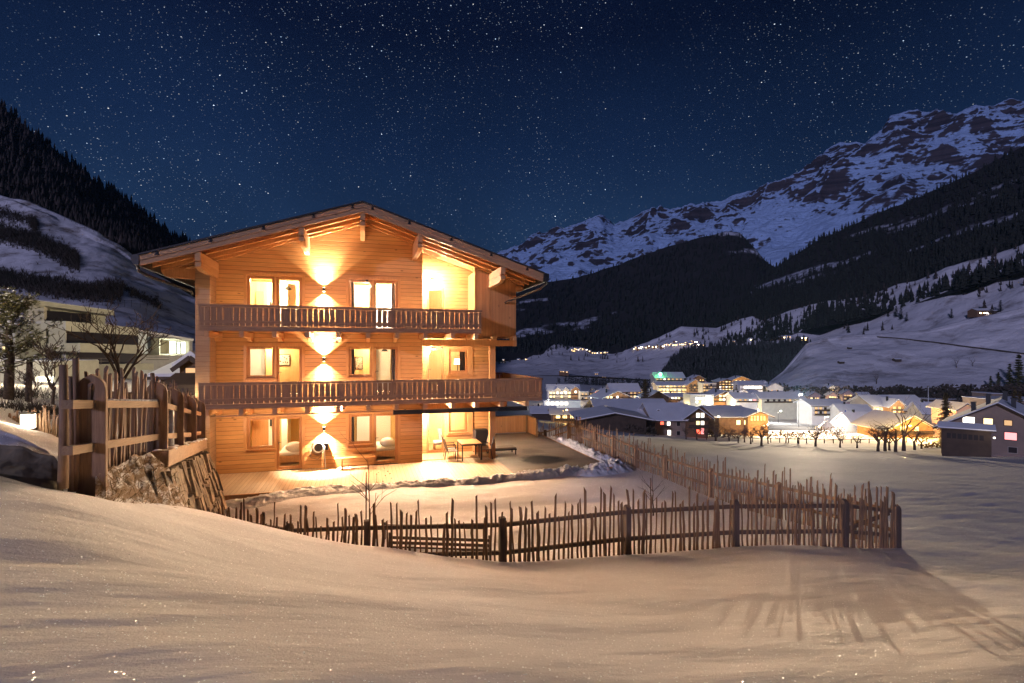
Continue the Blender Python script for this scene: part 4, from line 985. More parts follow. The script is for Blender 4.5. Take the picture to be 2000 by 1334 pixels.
def fence(name, label, posts, key, spacing, hr, side, rails, rail_t, mats, zbase=None, postw=.26, postth=.07, maxp=100, seed=1, tall=.12, pick_w=1.0, square=()):
    """posts: list of (x, y, ztop, height). pickets on `side` (+1 left of travel)"""
    r = random.Random(seed); c = posts[len(posts)//2]
    root = empty(name, (c[0], c[1], c[2]-c[3]), label, 'fence')
    allp = []
    for i, (a, b) in enumerate(zip(posts, posts[1:])):
        A = Vector((a[0], a[1], 0)); B = Vector((b[0], b[1], 0)); d = (B-A); L = d.length; d /= L; n = Vector((-d.y, d.x, 0))*side
        for k, dz in enumerate(rails):
            q = MB(); ext = -.035
            q.beam(A+d*(-ext if i else .03)+Vector((0, 0, a[2]+dz)), B-d*(-ext)+Vector((0, 0, b[2]+dz)), rail_t[0], rail_t[1]); q.build('rail', mats['rail'], root)
        x = spacing*.6
        while x < L-spacing*.4:
            f = x/L; zt = a[2]+(b[2]-a[2])*f
            p = A+d*x+n*(rail_t[0]/2+.022)
            zb = zbase(p.x, p.y, f, i) if zbase else gz(p.x, p.y)-.05
            h = zt + r.choice((r.uniform(hr[0], hr[1]), r.uniform(hr[0], hr[1]), r.uniform(hr[0], hr[1]+tall), r.uniform(hr[1], hr[1]+tall*1.9))) - zb
            allp.append((p.x, p.y, zb, max(.15, h), r.uniform(-2.2, 2.2), r.uniform(-2.5, 2.5), r.randrange(14), math.degrees(math.atan2(d.y, d.x)), r.uniform(.75, 1.35)*pick_w))
            x += spacing*r.uniform(.72, 1.3)
    for i, a in enumerate(posts):
        j = min(i, len(posts)-2); dd = (posts[j+1][0]-posts[j][0], posts[j+1][1]-posts[j][1]); ang = math.atan2(dd[1], dd[0])
        zb = a[2]-a[3]
        if i in square:
            q = MB(); q.box(a[0]-.07, a[0]+.07, a[1]-.07, a[1]+.07, zb, a[2]); q.build('post', mats['post'], root, bevel=.01)
        else: post_plank(root, a[0], a[1], zb, a[3], postw, postth, ang, mats['post'])
    allp.sort(key=lambda p: (p[0]-CAM[0])**2+(p[1]-CAM[1])**2)
    for p in allp[:maxp]:
        o = D.objects.new('picket', PM[key][p[6]]); COL.objects.link(o); o.parent = root
        o.location = Vector(p[:3])-Vector(root.location); o.scale = (p[8], p[8]*.8, p[3]); o.rotation_euler = (R_(p[4]), R_(p[5]), R_(p[7]))
    if len(allp) > maxp:
        q = MB()
        for p in allp[maxp:]:
            me = PM[key][p[6]]; Mx = Matrix.Translation(Vector(p[:3])) @ Matrix.Rotation(R_(p[7]), 4, 'Z') @ Matrix.Rotation(R_(p[5]), 4, 'Y') @ Matrix.Rotation(R_(p[4]), 4, 'X') @ Matrix.Diagonal((p[8], p[8]*.8, p[3], 1))
            nb = len(q.v); q.v += [tuple(Mx @ v.co) for v in me.vertices]; q.f += [tuple(nb+k for k in f.vertices) for f in me.polygons]
        o = q.build('pickets_far', PM[key][0].materials[0], root); o['kind'] = 'stuff'
    return root
def pp(px, py, s, h): x, y, z = P(px, py, s); return (x, y, z, h)
# front fence
fp = [pp(424, 1000, 13.3, 1.2), pp(565, 1022, 12.2, 1.25), pp(717, 1016, 11.35, 1.35), pp(981, 1010, 11.2, 1.35), pp(1225, 985, 11.6, 1.4), pp(1436, 975, 12.1, 1.35), pp(1648, 974, 12.3, 1.4), pp(1750, 985, 12.75, 1.3)]
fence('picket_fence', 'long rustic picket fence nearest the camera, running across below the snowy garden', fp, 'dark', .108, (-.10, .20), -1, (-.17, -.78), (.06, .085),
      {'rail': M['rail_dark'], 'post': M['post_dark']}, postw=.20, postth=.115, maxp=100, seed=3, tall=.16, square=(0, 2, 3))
GATE = (fp[-2], fp[-1])
q = MB(); q.beam(Vector(fp[-2][:3])+Vector((.15, .10, -.80)), Vector(fp[-1][:3])+Vector((-.1, .10, -.24)), .05, .09); tag(q.build('gate_brace', M['rail_dark'], origin=fp[-1][:3]), 'diagonal brace board of the gate bay at the right end of the front fence', 'brace')
# garden side fence on the right
def on_line(px, a=(11.15, 4.7), b=(12.75, -12.7)):
    t = (px-1000)/1000.; dx, dy = FX+t*RX, FY+t*RY
    ex, ey = b[0]-a[0], b[1]-a[1]; det = dx*(-ey)-dy*(-ex); rx, ry = a[0]-CAM[0], a[1]-CAM[1]
    s = (rx*(-ey)-ry*(-ex))/det
    return s
rp = []
for px_, py_ in ((1748, 982), (1522, 941), (1389, 914), (1300, 888), (1243, 868), (1199, 850), (1163, 838), (1133, 829), (1111, 825)):
    s_ = on_line(px_); rp.append(pp(px_, py_, s_, 1.25))
rp[0] = fp[-1][:3] + (1.3,)
fence('picket_fence', 'rustic picket fence along the right edge of the garden, running back to the deck corner', rp, 'pale', .112, (-.08, .22), 1, (-.17, -.66), (.06, .085),
      {'rail': M['rail'], 'post': M['post']}, postw=.20, postth=.10, maxp=100, seed=5, tall=.16)
g0 = rp[-1]
fence('picket_fence', 'short picket fence with a sloping rail closing the gap behind the deck screen', [pp(1111, 825, on_line(1111)+.1, 1.1), pp(1064, 839, 29.3, .95), pp(1052, 842, 29.6, .9)], 'pale', .14, (-.05, .30), -1, (-.14, -.5), (.06, .08),
      {'rail': M['rail'], 'post': M['post']}, postw=.16, postth=.08, maxp=40, seed=9)
# big fence on the retaining wall, left
lp = [pp(180, 730, 7.0, 1.75), pp(306, 744, 9.2, 1.30), pp(341, 759, 10.9, 1.22), pp(369, 773, 13.2, 1.20), pp(389, 782, 15.8, 1.2)]
def lz(x, y, f, i): return gz(x, y)-.03 if i == 0 else lp[i][2]-1.24 + (lp[i+1][2]-lp[i][2])*f
bigf = fence('picket_fence', 'large weathered stick fence with arched plank posts above the stone wall at left', lp, 'pale', .066, (-.26, .0), 1, (-.42, -1.0), (.11, .105),
      {'rail': M['rail'], 'post': M['post']}, zbase=lz, postw=.34, postth=.07, maxp=100, seed=12, tall=.10, pick_w=1.25)
# rails sticking out past the first post, with the tall poles beside it
a = Vector(lp[0][:3]); d = (Vector(lp[1][:3])-a); d.z = 0; d.normalize(); dz = (lp[1][2]-lp[0][2])/ (Vector(lp[1][:2])-Vector(lp[0][:2])).length
for zo in (-.42, -1.0):
    q = MB(); q.beam(a-d*.62+Vector((0, 0, zo-dz*.62)), a+Vector((0, 0, zo))+d*.02, .12, .11); q.build('rail', M['rail'], bigf)
for (px0, py0, s0, rr, tp) in ((124, 712, 6.5, .055, 940), (148, 700, 6.9, .045, 945), (137, 735, 6.8, .03, 945), (162, 742, 7.2, .028, 945)):
    x, y, z = P(px0, py0, s0); x2, y2, z2 = P(px0+rnd.uniform(-3, 3), tp+14, s0)
    q = MB(); q.tube([(x2, y2, z2), ((x+x2)/2+.01, (y+y2)/2, (z+z2)/2), (x, y, z)], [rr*1.1, rr, rr*.85], 8); q.build('pole', M['post'], bigf, smooth=True)
q = MB()     # thin snow lying on the upper rail
A = Vector(lp[0][:3]); B = Vector(lp[1][:3])
for i in range(46):
    f = (i+.5)/46; c = A.lerp(B, f)+Vector((0, 0, -.355)); q.sphere((c.x+rnd.uniform(-.01, .01), c.y, c.z), rnd.uniform(.022, .045), 7, 4, 1.1, 1.1, .55)
q.build('snow_cap', M['snowbank'], bigf, smooth=True)
q = MB(); b_ = P(331, 822, 10.5)
q.tube([(b_[0], b_[1], b_[2]-.52), (b_[0], b_[1], b_[2]-.2), (b_[0]+.01, b_[1], b_[2]+.22)], [.085, .08, .07], 10)
gd = q.build('wrapped_bottle_tube', mat_plain('milky_plastic', (.55, .56, .58), .25, 0, 12, .3), origin=(b_[0], b_[1], b_[2]-.55), smooth=True)
gd.name = 'plastic_tube'; tag(gd, 'milky plastic tube standing on the timber cap behind the third arched post', 'tube')

# timber cap and stone retaining wall
A0 = Vector(P(312, 880, 8.75)); B0 = Vector(P(395, 857, 15.4))
rw = empty('retaining_wall', (A0.x, A0.y, .4), 'rough stone retaining wall of upright slabs with a heavy timber cap', 'wall')
q = MB(); q.beam(A0-Vector((0, 0, .15)), B0-Vector((0, 0, .15)), .26, .29, up=(0, 0, 1)); q.build('timber_cap', M['rail'], rw, bevel=.012)
q = MB()
for i in range(60):
    f = rnd.random(); c = A0.lerp(B0, f); q.sphere((c.x+rnd.uniform(-.1, .08), c.y, c.z-.01), rnd.uniform(.04, .09), 7, 4, 1.2, 1.5, .4)
q.build('snow_cap', M['snowbank'], rw, smooth=True)
dirw = (B0-A0).normalized(); outw = Vector((dirw.y, -dirw.x, 0)).normalized()
stm = D.materials.new('rough_stone'); t_ = NT(stm); n_ = t_.noise(3.5, 8, rough=.7); n2_ = t_.noise(1.1, 2)
t_.l(t_.mix(t_.map(n_, .35, .68), (.11, .085, .06), t_.mix(t_.map(n2_, .35, .65), (.50, .38, .24), (.36, .27, .17))), t_.bsdf.inputs['Base Color']); t_.bsdf.inputs['Roughness'].default_value = .9
t_.l(t_.bump(n_, 1.0, .05), t_.bsdf.inputs['Normal']); M['stone'] = stm
dkm = mat_plain('dark_gap', (.03, .022, .016), .95, 0, 5, .4)
q = MB(); Lw = (B0-A0).length
ab = A0-outw*.02-Vector((0, 0, .3)); bb = B0-outw*.02-Vector((0, 0, .3))
q.quad(ab-dirw*.6, bb+dirw*.1, bb+outw*.52+dirw*.25+Vector((0, 0, -bb.z-.2)), ab+outw*.55-dirw*1.0+Vector((0, 0, -ab.z-.2)))
q.quad(bb+dirw*.1, bb+dirw*.1-outw*1.2, bb+dirw*.25-outw*1.0+Vector((0, 0, -bb.z-.2)), bb+outw*.52+dirw*.25+Vector((0, 0, -bb.z-.2)))
q.build('mortar', dkm, rw)
q = MB(); r = random.Random(4)
rows = 3
for row in range(rows):
    x = -.35 + r.uniform(0, .2)
    while x < Lw+.15:
        w = r.uniform(.20, .46); h0 = row/rows + r.uniform(-.05, .05); h1 = (row+1)/rows + r.uniform(-.04, .12)
        h0 = max(0, h0); h1 = min(1.0, h1)
        def pt(u, v, o):      # u along, v down 0..1, o outwards
            uu = min(u, Lw+.05); zt = A0.z-.31 + (B0.z-A0.z)*uu/Lw; zb = .0
            ttl = zt + (zb-zt)*v; return A0 + dirw*0 + Vector(((B0.x-A0.x)*uu/Lw, (B0.y-A0.y)*uu/Lw, 0)) + outw*(o + .52*v) + Vector((0, 0, ttl-A0.z)) + dirw*(.25*v*(1 if u > Lw*.8 else 0))
        th = r.uniform(.07, .17); j = lambda: r.uniform(-.03, .03); sh = r.uniform(.0, .16)
        gpx = .018
        q.hexa([pt(x+gpx+j()+sh, h1-.02+j()*.5, .0), pt(x+w-gpx+j()+sh, h1-.03+j()*.5, .0), pt(x+w-gpx+sh, h1-.02, -.1), pt(x+gpx+sh, h1-.02, -.1),
                pt(x+gpx+j(), h0+.02+j()*.5, .0), pt(x+w-gpx+j(), h0+.02+j()*.5, .0), pt(x+w-gpx, h0+.02, -.1), pt(x+gpx, h0+.02, -.1)])
        nb = len(q.v)-8
        for k in (0, 1, 4, 5): v = Vector(q.v[nb+k]) + outw*(th+r.uniform(-.03, .03)); q.v[nb+k] = tuple(v)
        x += w
# end face stones at the far end
sto = q.build('stone_face', M['stone'], rw)
sb = sto.modifiers.new('b', 'BEVEL'); sb.width = .03; sb.segments = 2
sd = sto.modifiers.new('s', 'SUBSURF'); sd.subdivision_type = 'SIMPLE'; sd.levels = sd.render_levels = 2
tx = D.textures.new('stone_noise', 'CLOUDS'); tx.noise_scale = .16; tx.noise_depth = 3
dm = sto.modifiers.new('d', 'DISPLACE'); dm.texture = tx; dm.strength = .06; dm.mid_level = .5; dm.texture_coords = 'LOCAL'

# rocky, grassy bank below the big fence; boulder at far left
M['bank'] = mat_hill('rocky_grass_bank', (.74, .68, .62), (.26, .16, .08), 3.5, .53, .06, 2.5, None, None, .06)
M['boulder'] = mat_plain('mossy_rock', (.21, .16, .10), .9, 0, 2.5, .5, .8)
o, bx, by, bz = hill('grassy_bank', [(186,940,6.98,1010,6.6),(205,922,7.2,1015,6.75),(232,905,7.6,1020,7.0),(262,889,8.05,1030,7.3),(292,886,8.45,1040,7.6),(306,900,8.55,1050,7.8),(330,915,8.9,1060,8.0),(350,955,9.0,1060,8.4),(372,995,9.3,1070,8.8)], M['bank'], 220, 90, (.04, .12), 5.0, False, edge=5, seed=5, kind=None)
tag(o, 'rocky bank with dry grass and patches of snow under the big stick fence', 'bank')
o, _, _, _ = hill('boulder', [(-80,850,6.9,960,6.2),(0,868,6.9,960,6.1),(45,871,6.9,960,6.2),(80,884,6.9,962,6.3),(105,893,6.9,964,6.4),(118,915,6.8,968,6.5),(124,950,6.75,972,6.6)], M['boulder'], 120, 50, (.05, .10), 1.6, False, edge=3, seed=3, kind=None)
tag(o, 'dark mossy boulder at the left edge behind the foreground snow crest', 'rock')
o, _, _, _ = hill('snow_drift', [(-160,800,8.2,930,7.0),(0,838,8.0,940,7.0),(30,848,8.0,940,7.0),(60,862,8.0,940,7.0),(92,878,8.0,945,7.1),(112,905,7.9,950,7.2),(125,940,7.8,960,7.3)], M['snow'], 120, 50, (.02, .05), 1.2, False, edge=2, seed=8)
# dry grass on the bank
q = MB(); r = random.Random(8); nu, nv = bx.shape; nv -= 11
for i in range(800):
    u = r.randrange(4, nu-4); v = int((r.random()**.8)*(nv-3)); p = Vector((bx[u, v], by[u, v], bz[u, v]))
    if r.random() < .45 and u < nu*.45: continue
    dirn = Vector((r.uniform(-.2, 1.0), r.uniform(-.8, .1), r.uniform(-.5, .5))).normalized()*r.uniform(.08, .26)
    w = Vector((r.uniform(-1, 1), r.uniform(-1, 1), .3)).normalized()*.004
    m_ = p+dirn*.5+Vector((0, 0, .05)); e_ = p+dirn+Vector((0, 0, -.01))
    q.quad(p-w, p+w, m_+w, m_-w); q.tri(m_-w, m_+w, e_)
o = q.build('dry_grass', mat_plain('dry_grass', (.30, .20, .10), .9, 0, 6, .4)); tag(o, 'dry grass hanging over the rocky bank', 'grass', kind='stuff')

# shovelled snow heaps along the deck
def bank(name, pts, wid, hei, seed, label, sub=.045, fine=1.0):
    pts = [Vector((*p, 0)) for p in pts]; L = [0]
    for a, b in zip(pts, pts[1:]): L.append(L[-1]+(b-a).length)
    n = int(L[-1]/sub); us = np.linspace(0, L[-1], n); m_ = int(max(wid)/sub)+2; vs = np.linspace(-1, 1, m_)
    cx = np.interp(us, L, [p.x for p in pts]); cy = np.interp(us, L, [p.y for p in pts])
    W_ = np.interp(us, L, wid)[:, None]/2; Hh = np.interp(us, L, hei)[:, None]
    dx = np.gradient(cx); dy = np.gradient(cy); dl = np.hypot(dx, dy); nx = (-dy/dl)[:, None]; ny = (dx/dl)[:, None]
    k = 9; ker = np.ones(k)/k
    wob = (fbm(us*.8, us*0+seed, 3, seed)-.5)[:, None]*.5
    X = cx[:, None]+nx*(vs[None]*W_+wob); Y = cy[:, None]+ny*(vs[None]*W_+wob)
    prof = np.clip(1-np.abs(vs[None])**2.2, 0, 1)
    n1 = fbm(X*2.2, Y*2.2, 3, seed+1); n2 = fbm(X*5.5, Y*5.5, 4, seed+2, True); n3 = fbm(X*16, Y*16, 2, seed+3)
    hgt = Hh*prof*(.35+.9*n1+.75*(n2-.45)*fine+.35*(n3-.5)*fine)
    base = ground_z(X, Y)
    base = np.maximum(base, -.03*np.ones_like(base)*(np.abs(Y) < 3.3) - 5*(np.abs(Y) >= 3.3)) if False else base
    Z = base - .03 + hgt*1.0
    o = grid_mesh(name, X, Y, Z, M['snowbank'], True, None)
    return tag(o, label, 'snow', kind='stuff')
bank('snow_bank', [(-4.6, -4.25), (-2.5, -3.95), (0, -3.75), (2.5, -3.62), (5, -3.45), (7, -3.35), (8.6, -3.25), (9.9, -2.6), (10.6, -2.1)], [2.0, 1.6, 1.1, .9, .9, 1.1, 1.4, 1.7, 1.6], [.12, .14, .16, .18, .22, .30, .36, .36, .26], 3, 'rough shovelled snow heaped along the front edge of the deck')
bank('snow_bank', [(10.35, -2.4), (10.4, 0), (10.45, 2.5), (10.25, 5.2)], [1.5, 1.25, 1.2, .9], [.38, .32, .30, .28], 7, 'rough shovelled snow heaped between the deck and the right fence', fine=1.2)
# low slatted planter frame just behind the front fence
pa = P(762, 1060, 12.3); pb = P(958, 1060, 12.1)
t = empty('planter_frame', ((pa[0]+pb[0])/2, (pa[1]+pb[1])/2, .0), 'low slatted wooden planter frame right behind the front fence', 'planter')
for k in range(3):
    q = MB(); q.beam((pa[0], pa[1], .02+.12*k), (pb[0], pb[1], .02+.12*k), .03, .065); q.build('slat', M['rail_dark'], t)
    if k == 2: q = MB(); q.beam((pa[0]-.1, pa[1]+.9, .02+.12*k), (pb[0]+.05, pb[1]+.9, .02+.12*k), .03, .07); q.build('slat', M['rail_dark'], t)
for (x, y) in ((pa[0], pa[1]+.05), (pb[0], pb[1]+.05), (pa[0]-.1, pa[1]+.85), (pb[0]+.05, pb[1]+.85)):
    q = MB(); q.box(x-.035, x+.035, y-.03, y+.03, -.1, .36); q.build('post', M['post_dark'], t)
# saplings
def branch(mb, p, d, L, r, depth, rr, kids=3, spread=.6, up=.15, segs=4, minr=.004):
    pts = [Vector(p)]; rad = [r]; d = Vector(d).normalized()
    for i in range(segs):
        d = (d + Vector((rr.uniform(-1, 1), rr.uniform(-1, 1), rr.uniform(-.6, 1)*.5+up))*.22).normalized()
        pts.append(pts[-1]+d*L/segs); rad.append(max(minr, r*(1-.42*(i+1)/segs)))
    mb.tube(pts, rad, 5 if depth > 1 else 4 if depth else 3, cap=False)
    if depth <= 0: return
    for k in range(kids):
        f = rr.uniform(.35, 1.0) if k < kids-1 else 1.0; i = min(segs-1, int(f*segs)); q = pts[i].lerp(pts[i+1], f*segs-i)
        an = rr.uniform(0, 6.28); side = Vector((math.cos(an), math.sin(an), rr.uniform(-.2, .5)))
        nd = (d*(1-spread) + side*spread).normalized()
        branch(mb, q, nd, L*rr.uniform(.5, .8), max(minr, rad[i]*.62), depth-1, rr, kids, spread, up, segs, minr)
def sapling(px, s, h, lean, label, seed, leaves=True):
    x, y, z = GP(px, s); t = empty('sapling', (x, y, z), label, 'sapling'); rr = random.Random(seed)
    q = MB(); top = Vector((x+lean, y, z+h)); base = Vector((x, y, z-.05))
    pts = [base.lerp(top, i/6)+Vector((rr.uniform(-.02, .02), 0, 0)) for i in range(7)]
    q.tube(pts, [.022, .02, .017, .014, .011, .008, .005], 6)
    for i in range(7):
        f = rr.uniform(.25, .95); p = base.lerp(top, f); an = rr.choice((rr.uniform(-.7, .7), math.pi+rr.uniform(-.7, .7)))
        branch(q, p, (math.cos(an), math.sin(an)*.4, .9), rr.uniform(.3, .65), .008, 1, rr, 2, .5, .1, 3, .003)
    q.build('stem', M['twig'], t)
    q = MB(); q.tube([(x-.09, y, z-.05), (x-.085, y, z+h*.82)], .017, 6); q.build('stake', M['post_dark'], t)
    if leaves:
        q = MB()
        for i in range(22):
            c = top + Vector((rr.uniform(.0, .6), rr.uniform(-.15, .15), rr.uniform(-.65, -.1))); a_ = Vector((rr.uniform(-1, 1), rr.uniform(-1, 1), rr.uniform(-1, 1))).normalized()*.022; b_ = Vector((rr.uniform(-1, 1), .3, rr.uniform(-1, 1))).normalized()*.014
            q.quad(c-a_, c-b_, c+a_, c+b_)
        q.build('foliage', M['bark'], t)
sapling(722, 13.2, 2.05, -.05, 'young bare sapling with a stake in the garden in front of the bench', 5)
sapling(1276, 15.0, 1.35, -.03, 'thin young tree in the right part of the garden behind the front fence', 8, False)

# ------------------------------------------------------------------ trees
def bare_tree_mesh(seed, h, crooked=.6, depth=4, kids=4, tr=.13):
    rr = random.Random(seed); q = MB(); k = MB()
    q.tube([(0, 0, -.3), (rr.uniform(-.05, .05), 0, h*.12), (rr.uniform(-.12, .12), rr.uniform(-.1, .1), h*.28)], [tr*1.25, tr, tr*.85], 7)
    top = Vector((0, 0, h*.26))
    for i in range(kids+1):
        an = i*6.28/(kids+1)+rr.uniform(-.4, .4); branch(k, top+Vector((0, 0, rr.uniform(-.04, .03)*h)), (math.cos(an)*crooked, math.sin(an)*crooked, 1.0), h*rr.uniform(.30, .42), tr*.55, depth-1, rr, kids-1, crooked, .12, 5, .012)
    return q, k
def place_bare(proto, x, y, z, sc, rz, label, group, first):
    c = proto if first else copy_tree(proto)
    c.location = (x, y, z); c.scale = (sc, sc, sc); c.rotation_euler = (0, 0, rz); c['label'] = label
    if group: c['group'] = group
    return c
def bare_proto(name, seed, h, cat='tree', **k):
    t = empty(name, (0, 0, 0), 'x', cat); a, b = bare_tree_mesh(seed, h, **k); a.build('trunk', M['bark'], t, smooth=True); b.build('crown', M['twig'], t); return t
def conifer(name, x, y, z, h, r, seed, label, mat, whorls=16, per=11, seg=5, droop=.35, base=.08, group=None, width=.11, density=1.0, snow=0):
    rr = random.Random(seed); t = empty(name, (x, y, z), label, 'tree', group)
    q = MB(); q.tube([(x, y, z-.4), (x, y, z+h*.5), (x, y, z+h*.99)], [h*.022, h*.014, .01], 7); q.build('trunk', M['bark'], t)
    c = MB()
    for i in range(whorls):
        f = (i+.5)/whorls; zz = z+h*(base+(1-base)*f); R = r*(1-f)**.85*rr.uniform(.82, 1.12)+.04*h*.3
        for j in range(per if f < .8 else per-3):
            an = rr.uniform(0, 6.28); L = R*rr.uniform(.65, 1.1); dr = droop*(1-f*.9)
            px_, py_, pz_ = x, y, zz+rr.uniform(-.02, .02)*h
            for k in range(seg):
                g0_, g1_ = k/seg, (k+1)/seg
                for m_ in range(max(1, int(3*density))):
                    g = rr.uniform(g0_, g1_); rad = L*g; w = h*width*.22*(1.15-g*.55)*rr.uniform(.7, 1.3); a2 = an+rr.uniform(-.28, .28)
                    cx_, cy_ = x+math.cos(a2)*rad, y+math.sin(a2)*rad; cz_ = pz_ - dr*L*g*g + rr.uniform(-.012, .012)*h
                    sd_ = Vector((-math.sin(a2), math.cos(a2), rr.uniform(-.35, .35)))*w; fw_ = Vector((math.cos(a2), math.sin(a2), -dr*.6+rr.uniform(-.4, .4)))*w*1.5
                    o_ = Vector((cx_, cy_, cz_)); c.tri(o_-sd_-fw_*.4, o_+sd_-fw_*.3, o_+fw_)
    c.build('crown', mat, t)
    return t
# big pine at the left edge
rr = random.Random(77)
px_, s_ = 16, 19.0; x, y, z = GP(px_, s_)
t = empty('pine_tree', (x, y, z), 'bushy pine at the left edge, dusted with snow, in front of the pale terraced building', 'tree')
q = MB(); q.tube([(x, y, z-.3), (x+.05, y, z+1.6), (x-.03, y, z+3.6)], [.17, .14, .04], 8); q.tube([(x+.5, y+.2, z-.3), (x+.55, y+.2, z+1.5)], [.11, .09], 7); q.build('trunk', M['bark'], t, smooth=True)
q = MB(); sn = MB(); nd = MB()
for i in range(74):
    f = rr.random()**.8; an = rr.uniform(0, 6.28); L = (1.75*(1-f)**.7+.25)*rr.uniform(.6, 1.1); z0 = z+.95+2.75*f
    d = Vector((math.cos(an), math.sin(an), .25+.5*f)); pts = [Vector((x, y, z0)) + d*L*g + Vector((0, 0, .18*g*g*L)) for g in (0, .35, .7, 1)]
    q.tube(pts, [.03, .02, .012, .006], 4, cap=False)
    for k in range(34):
        g = rr.uniform(.25, 1.05); c = Vector((x, y, z0))+d*L*g+Vector((0, 0, .18*g*g*L))+Vector((rr.gauss(0, .10), rr.gauss(0, .10), rr.gauss(0, .07)))
        for m_ in range(9):
            v = Vector((rr.gauss(0, 1), rr.gauss(0, 1), rr.gauss(.35, .8))).normalized()*rr.uniform(.07, .13); w = v.cross(Vector((rr.random(), rr.random(), rr.random()))).normalized()*.012
            nd.tri(c-w, c+w, c+v)
        if rr.random() < .16: sn.sphere((c.x, c.y, c.z+.04), rr.uniform(.03, .07), 6, 3, 1.3, 1.3, .5)
q.build('branch', M['bark'], t); nd.build('crown', M['needle'], t); sn.build('snow_cover', M['snowbank'], t, smooth=True)
# bare tree and shrub at left
bt = bare_proto('bare_tree', 21, 4.2, crooked=.5, depth=4, kids=4, tr=.12)
x, y, z = GP(236, 22.0); place_bare(bt, x, y, z, 1.0, .6, 'gnarled bare tree behind the big stick fence, in front of the terraced building', None, True)
bt2 = bare_proto('bare_shrub', 33, 2.4, 'shrub', crooked=.45, depth=4, kids=4, tr=.05)
x, y, z = GP(103, 19); place_bare(bt2, x, y, z, 1.0, 0, 'thin bare shrub in front of the bright garage wall', None, True)
x, y, z = GP(62, 17); place_bare(bt2, x, y, z, .55, 1.9, 'low twiggy shrub on the snow bank beside the pine trunk', None, False)
# small picket fence and glowing lantern
sf = [pp(120, 808, 12.2, .9), pp(70, 806, 12.6, .9), pp(40, 818, 12.9, .8), pp(20, 830, 13.2, .7)]
fence('picket_fence', 'small rustic picket fence beside the glowing lantern at far left', sf, 'pale', .10, (-.02, .14), 1, (-.10, -.42), (.05, .06), {'rail': M['rail_dark'], 'post': M['post']}, postw=.2, postth=.07, maxp=40, seed=15, tall=.06)
x, y, z = P(55, 843, 12.2); z = gz(x, y)-.02
t = empty('garden_lantern', (x, y, z), 'glowing white block lantern standing at the small fence on the left', 'lantern')
q = MB(); q.box(x-.10, x+.10, y-.10, y+.10, z+.03, z+.36); q.build('lit_glass', mat_emit('lantern_glow', (1, .88, .68), 9), t)
q = MB(); q.box(x-.12, x+.12, y-.12, y+.12, z+.362, z+.40); q.box(x-.12, x+.12, y-.12, y+.12, z-.05, z+.028); q.build('cap', M['dark'], t)
light('POINT', 'lantern_light', (x, y-.35, z+.3), 16, (1, .78, .5), .1)

# ------------------------------------------------------------------ pale terraced building on the left
M['concrete'] = mat_plain('pale_render', (.50, .48, .40), .85, 0, 1.2, .10)
M['concrete2'] = mat_wood('pale_boards', (.42, .38, .30), (.55, .51, .42), 'X', .3, 'Z', knots=False, dark=.6, bump=.2)
M['darkglass'] = mat_plain('dark_glass', (.028, .022, .022), .12, .0)
M['litroom'] = mat_emit('lit_room', (.95, 1.0, .80), 2.6, .8); M['litwarm'] = mat_emit('lit_panel', (1.0, .92, .66), 3.2, 1.0)
def cbox(mb, x0, x1, y0, y1, s, dp):       # box given by its photo rectangle at depth s, dp metres deep, square to the view
    a = P(x0, y1, s); b = P(x1, y1, s); zt = CAM[2]-(y0-HZ)*s/1000.; f = (FX*dp, FY*dp)
    return mb.hexa([(a[0], a[1], a[2]), (b[0], b[1], a[2]), (b[0]+f[0], b[1]+f[1], a[2]), (a[0]+f[0], a[1]+f[1], a[2]), (a[0], a[1], zt), (b[0], b[1], zt), (b[0]+f[0], b[1]+f[1], zt), (a[0]+f[0], a[1]+f[1], zt)])
def ybox(mb, x0, x1, ya0, yb0, ya1, yb1, s0, s1, dp):  # slanting front: left edge at depth s0 rows ya0..ya1, right edge depth s1 rows yb0..yb1
    a = Vector(P(x0, ya1, s0)); b = Vector(P(x1, yb1, s1)); za = CAM[2]-(ya0-HZ)*s0/1000.; zb = CAM[2]-(yb0-HZ)*s1/1000.
    d = (Vector((b.x, b.y, 0))-Vector((a.x, a.y, 0))).normalized(); n = Vector((-d.y, d.x, 0))*dp
    return mb.hexa([a, b, b+n, a+n, (a.x, a.y, za), (b.x, b.y, zb), (b.x+n.x, b.y+n.y, zb), (a.x+n.x, a.y+n.y, za)])
x, y, z = GP(150, 66)
nb = empty('terraced_building', (x, y, z), 'pale modern terraced apartment building with flat roof and long recessed balconies', 'building')
def nbp(name, mat, *boxes):
    q = MB()
    for b in boxes: ybox(q, *b)
    return q.build(name, mat, nb)
nbp('roof_slab', M['concrete'], (50, 223, 584, 607, 592, 616, 62, 70, 11))
nbp('roof_snow', M['roofsnow'], (52, 222, 583, 606.2, 583.8, 606.9, 62.1, 70, 10.8))
nbp('wall', M['concrete2'], (48, 86, 591, 592, 632, 630, 63, 64, 9))
nbp('wall', M['concrete'], (86, 206, 594, 612, 632, 636, 66, 71.5, 8), (30, 90, 632, 632, 745, 745, 61, 63, 8))
nbp('balcony_parapet', M['concrete'], (80, 128, 626, 628, 643, 645, 62, 63, 4), (128, 270, 627, 641, 646, 655, 62.9, 73, 5))
nbp('recess', M['darkglass'], (86, 160, 606, 612, 627, 630, 65.2, 68.5, .5), (161, 178, 612, 614, 629, 631, 68.4, 69.4, .5))
nbp('window', M['darkglass'], (128, 270, 647, 655, 672, 675, 63.8, 73.2, .4))
nbp('wall', M['concrete'], (95, 128, 643, 645, 672, 672, 62.2, 63.1, 6), (204, 270, 634, 640, 668, 672, 71.5, 74, 6), (128, 275, 672, 675, 745, 742, 64, 73.5, 6))
nbp('balcony_parapet', M['concrete'], (92, 156, 671, 670, 686, 686, 60.5, 62.3, 4), (156, 272, 670, 674, 688, 690, 62.2, 70, 4.5))
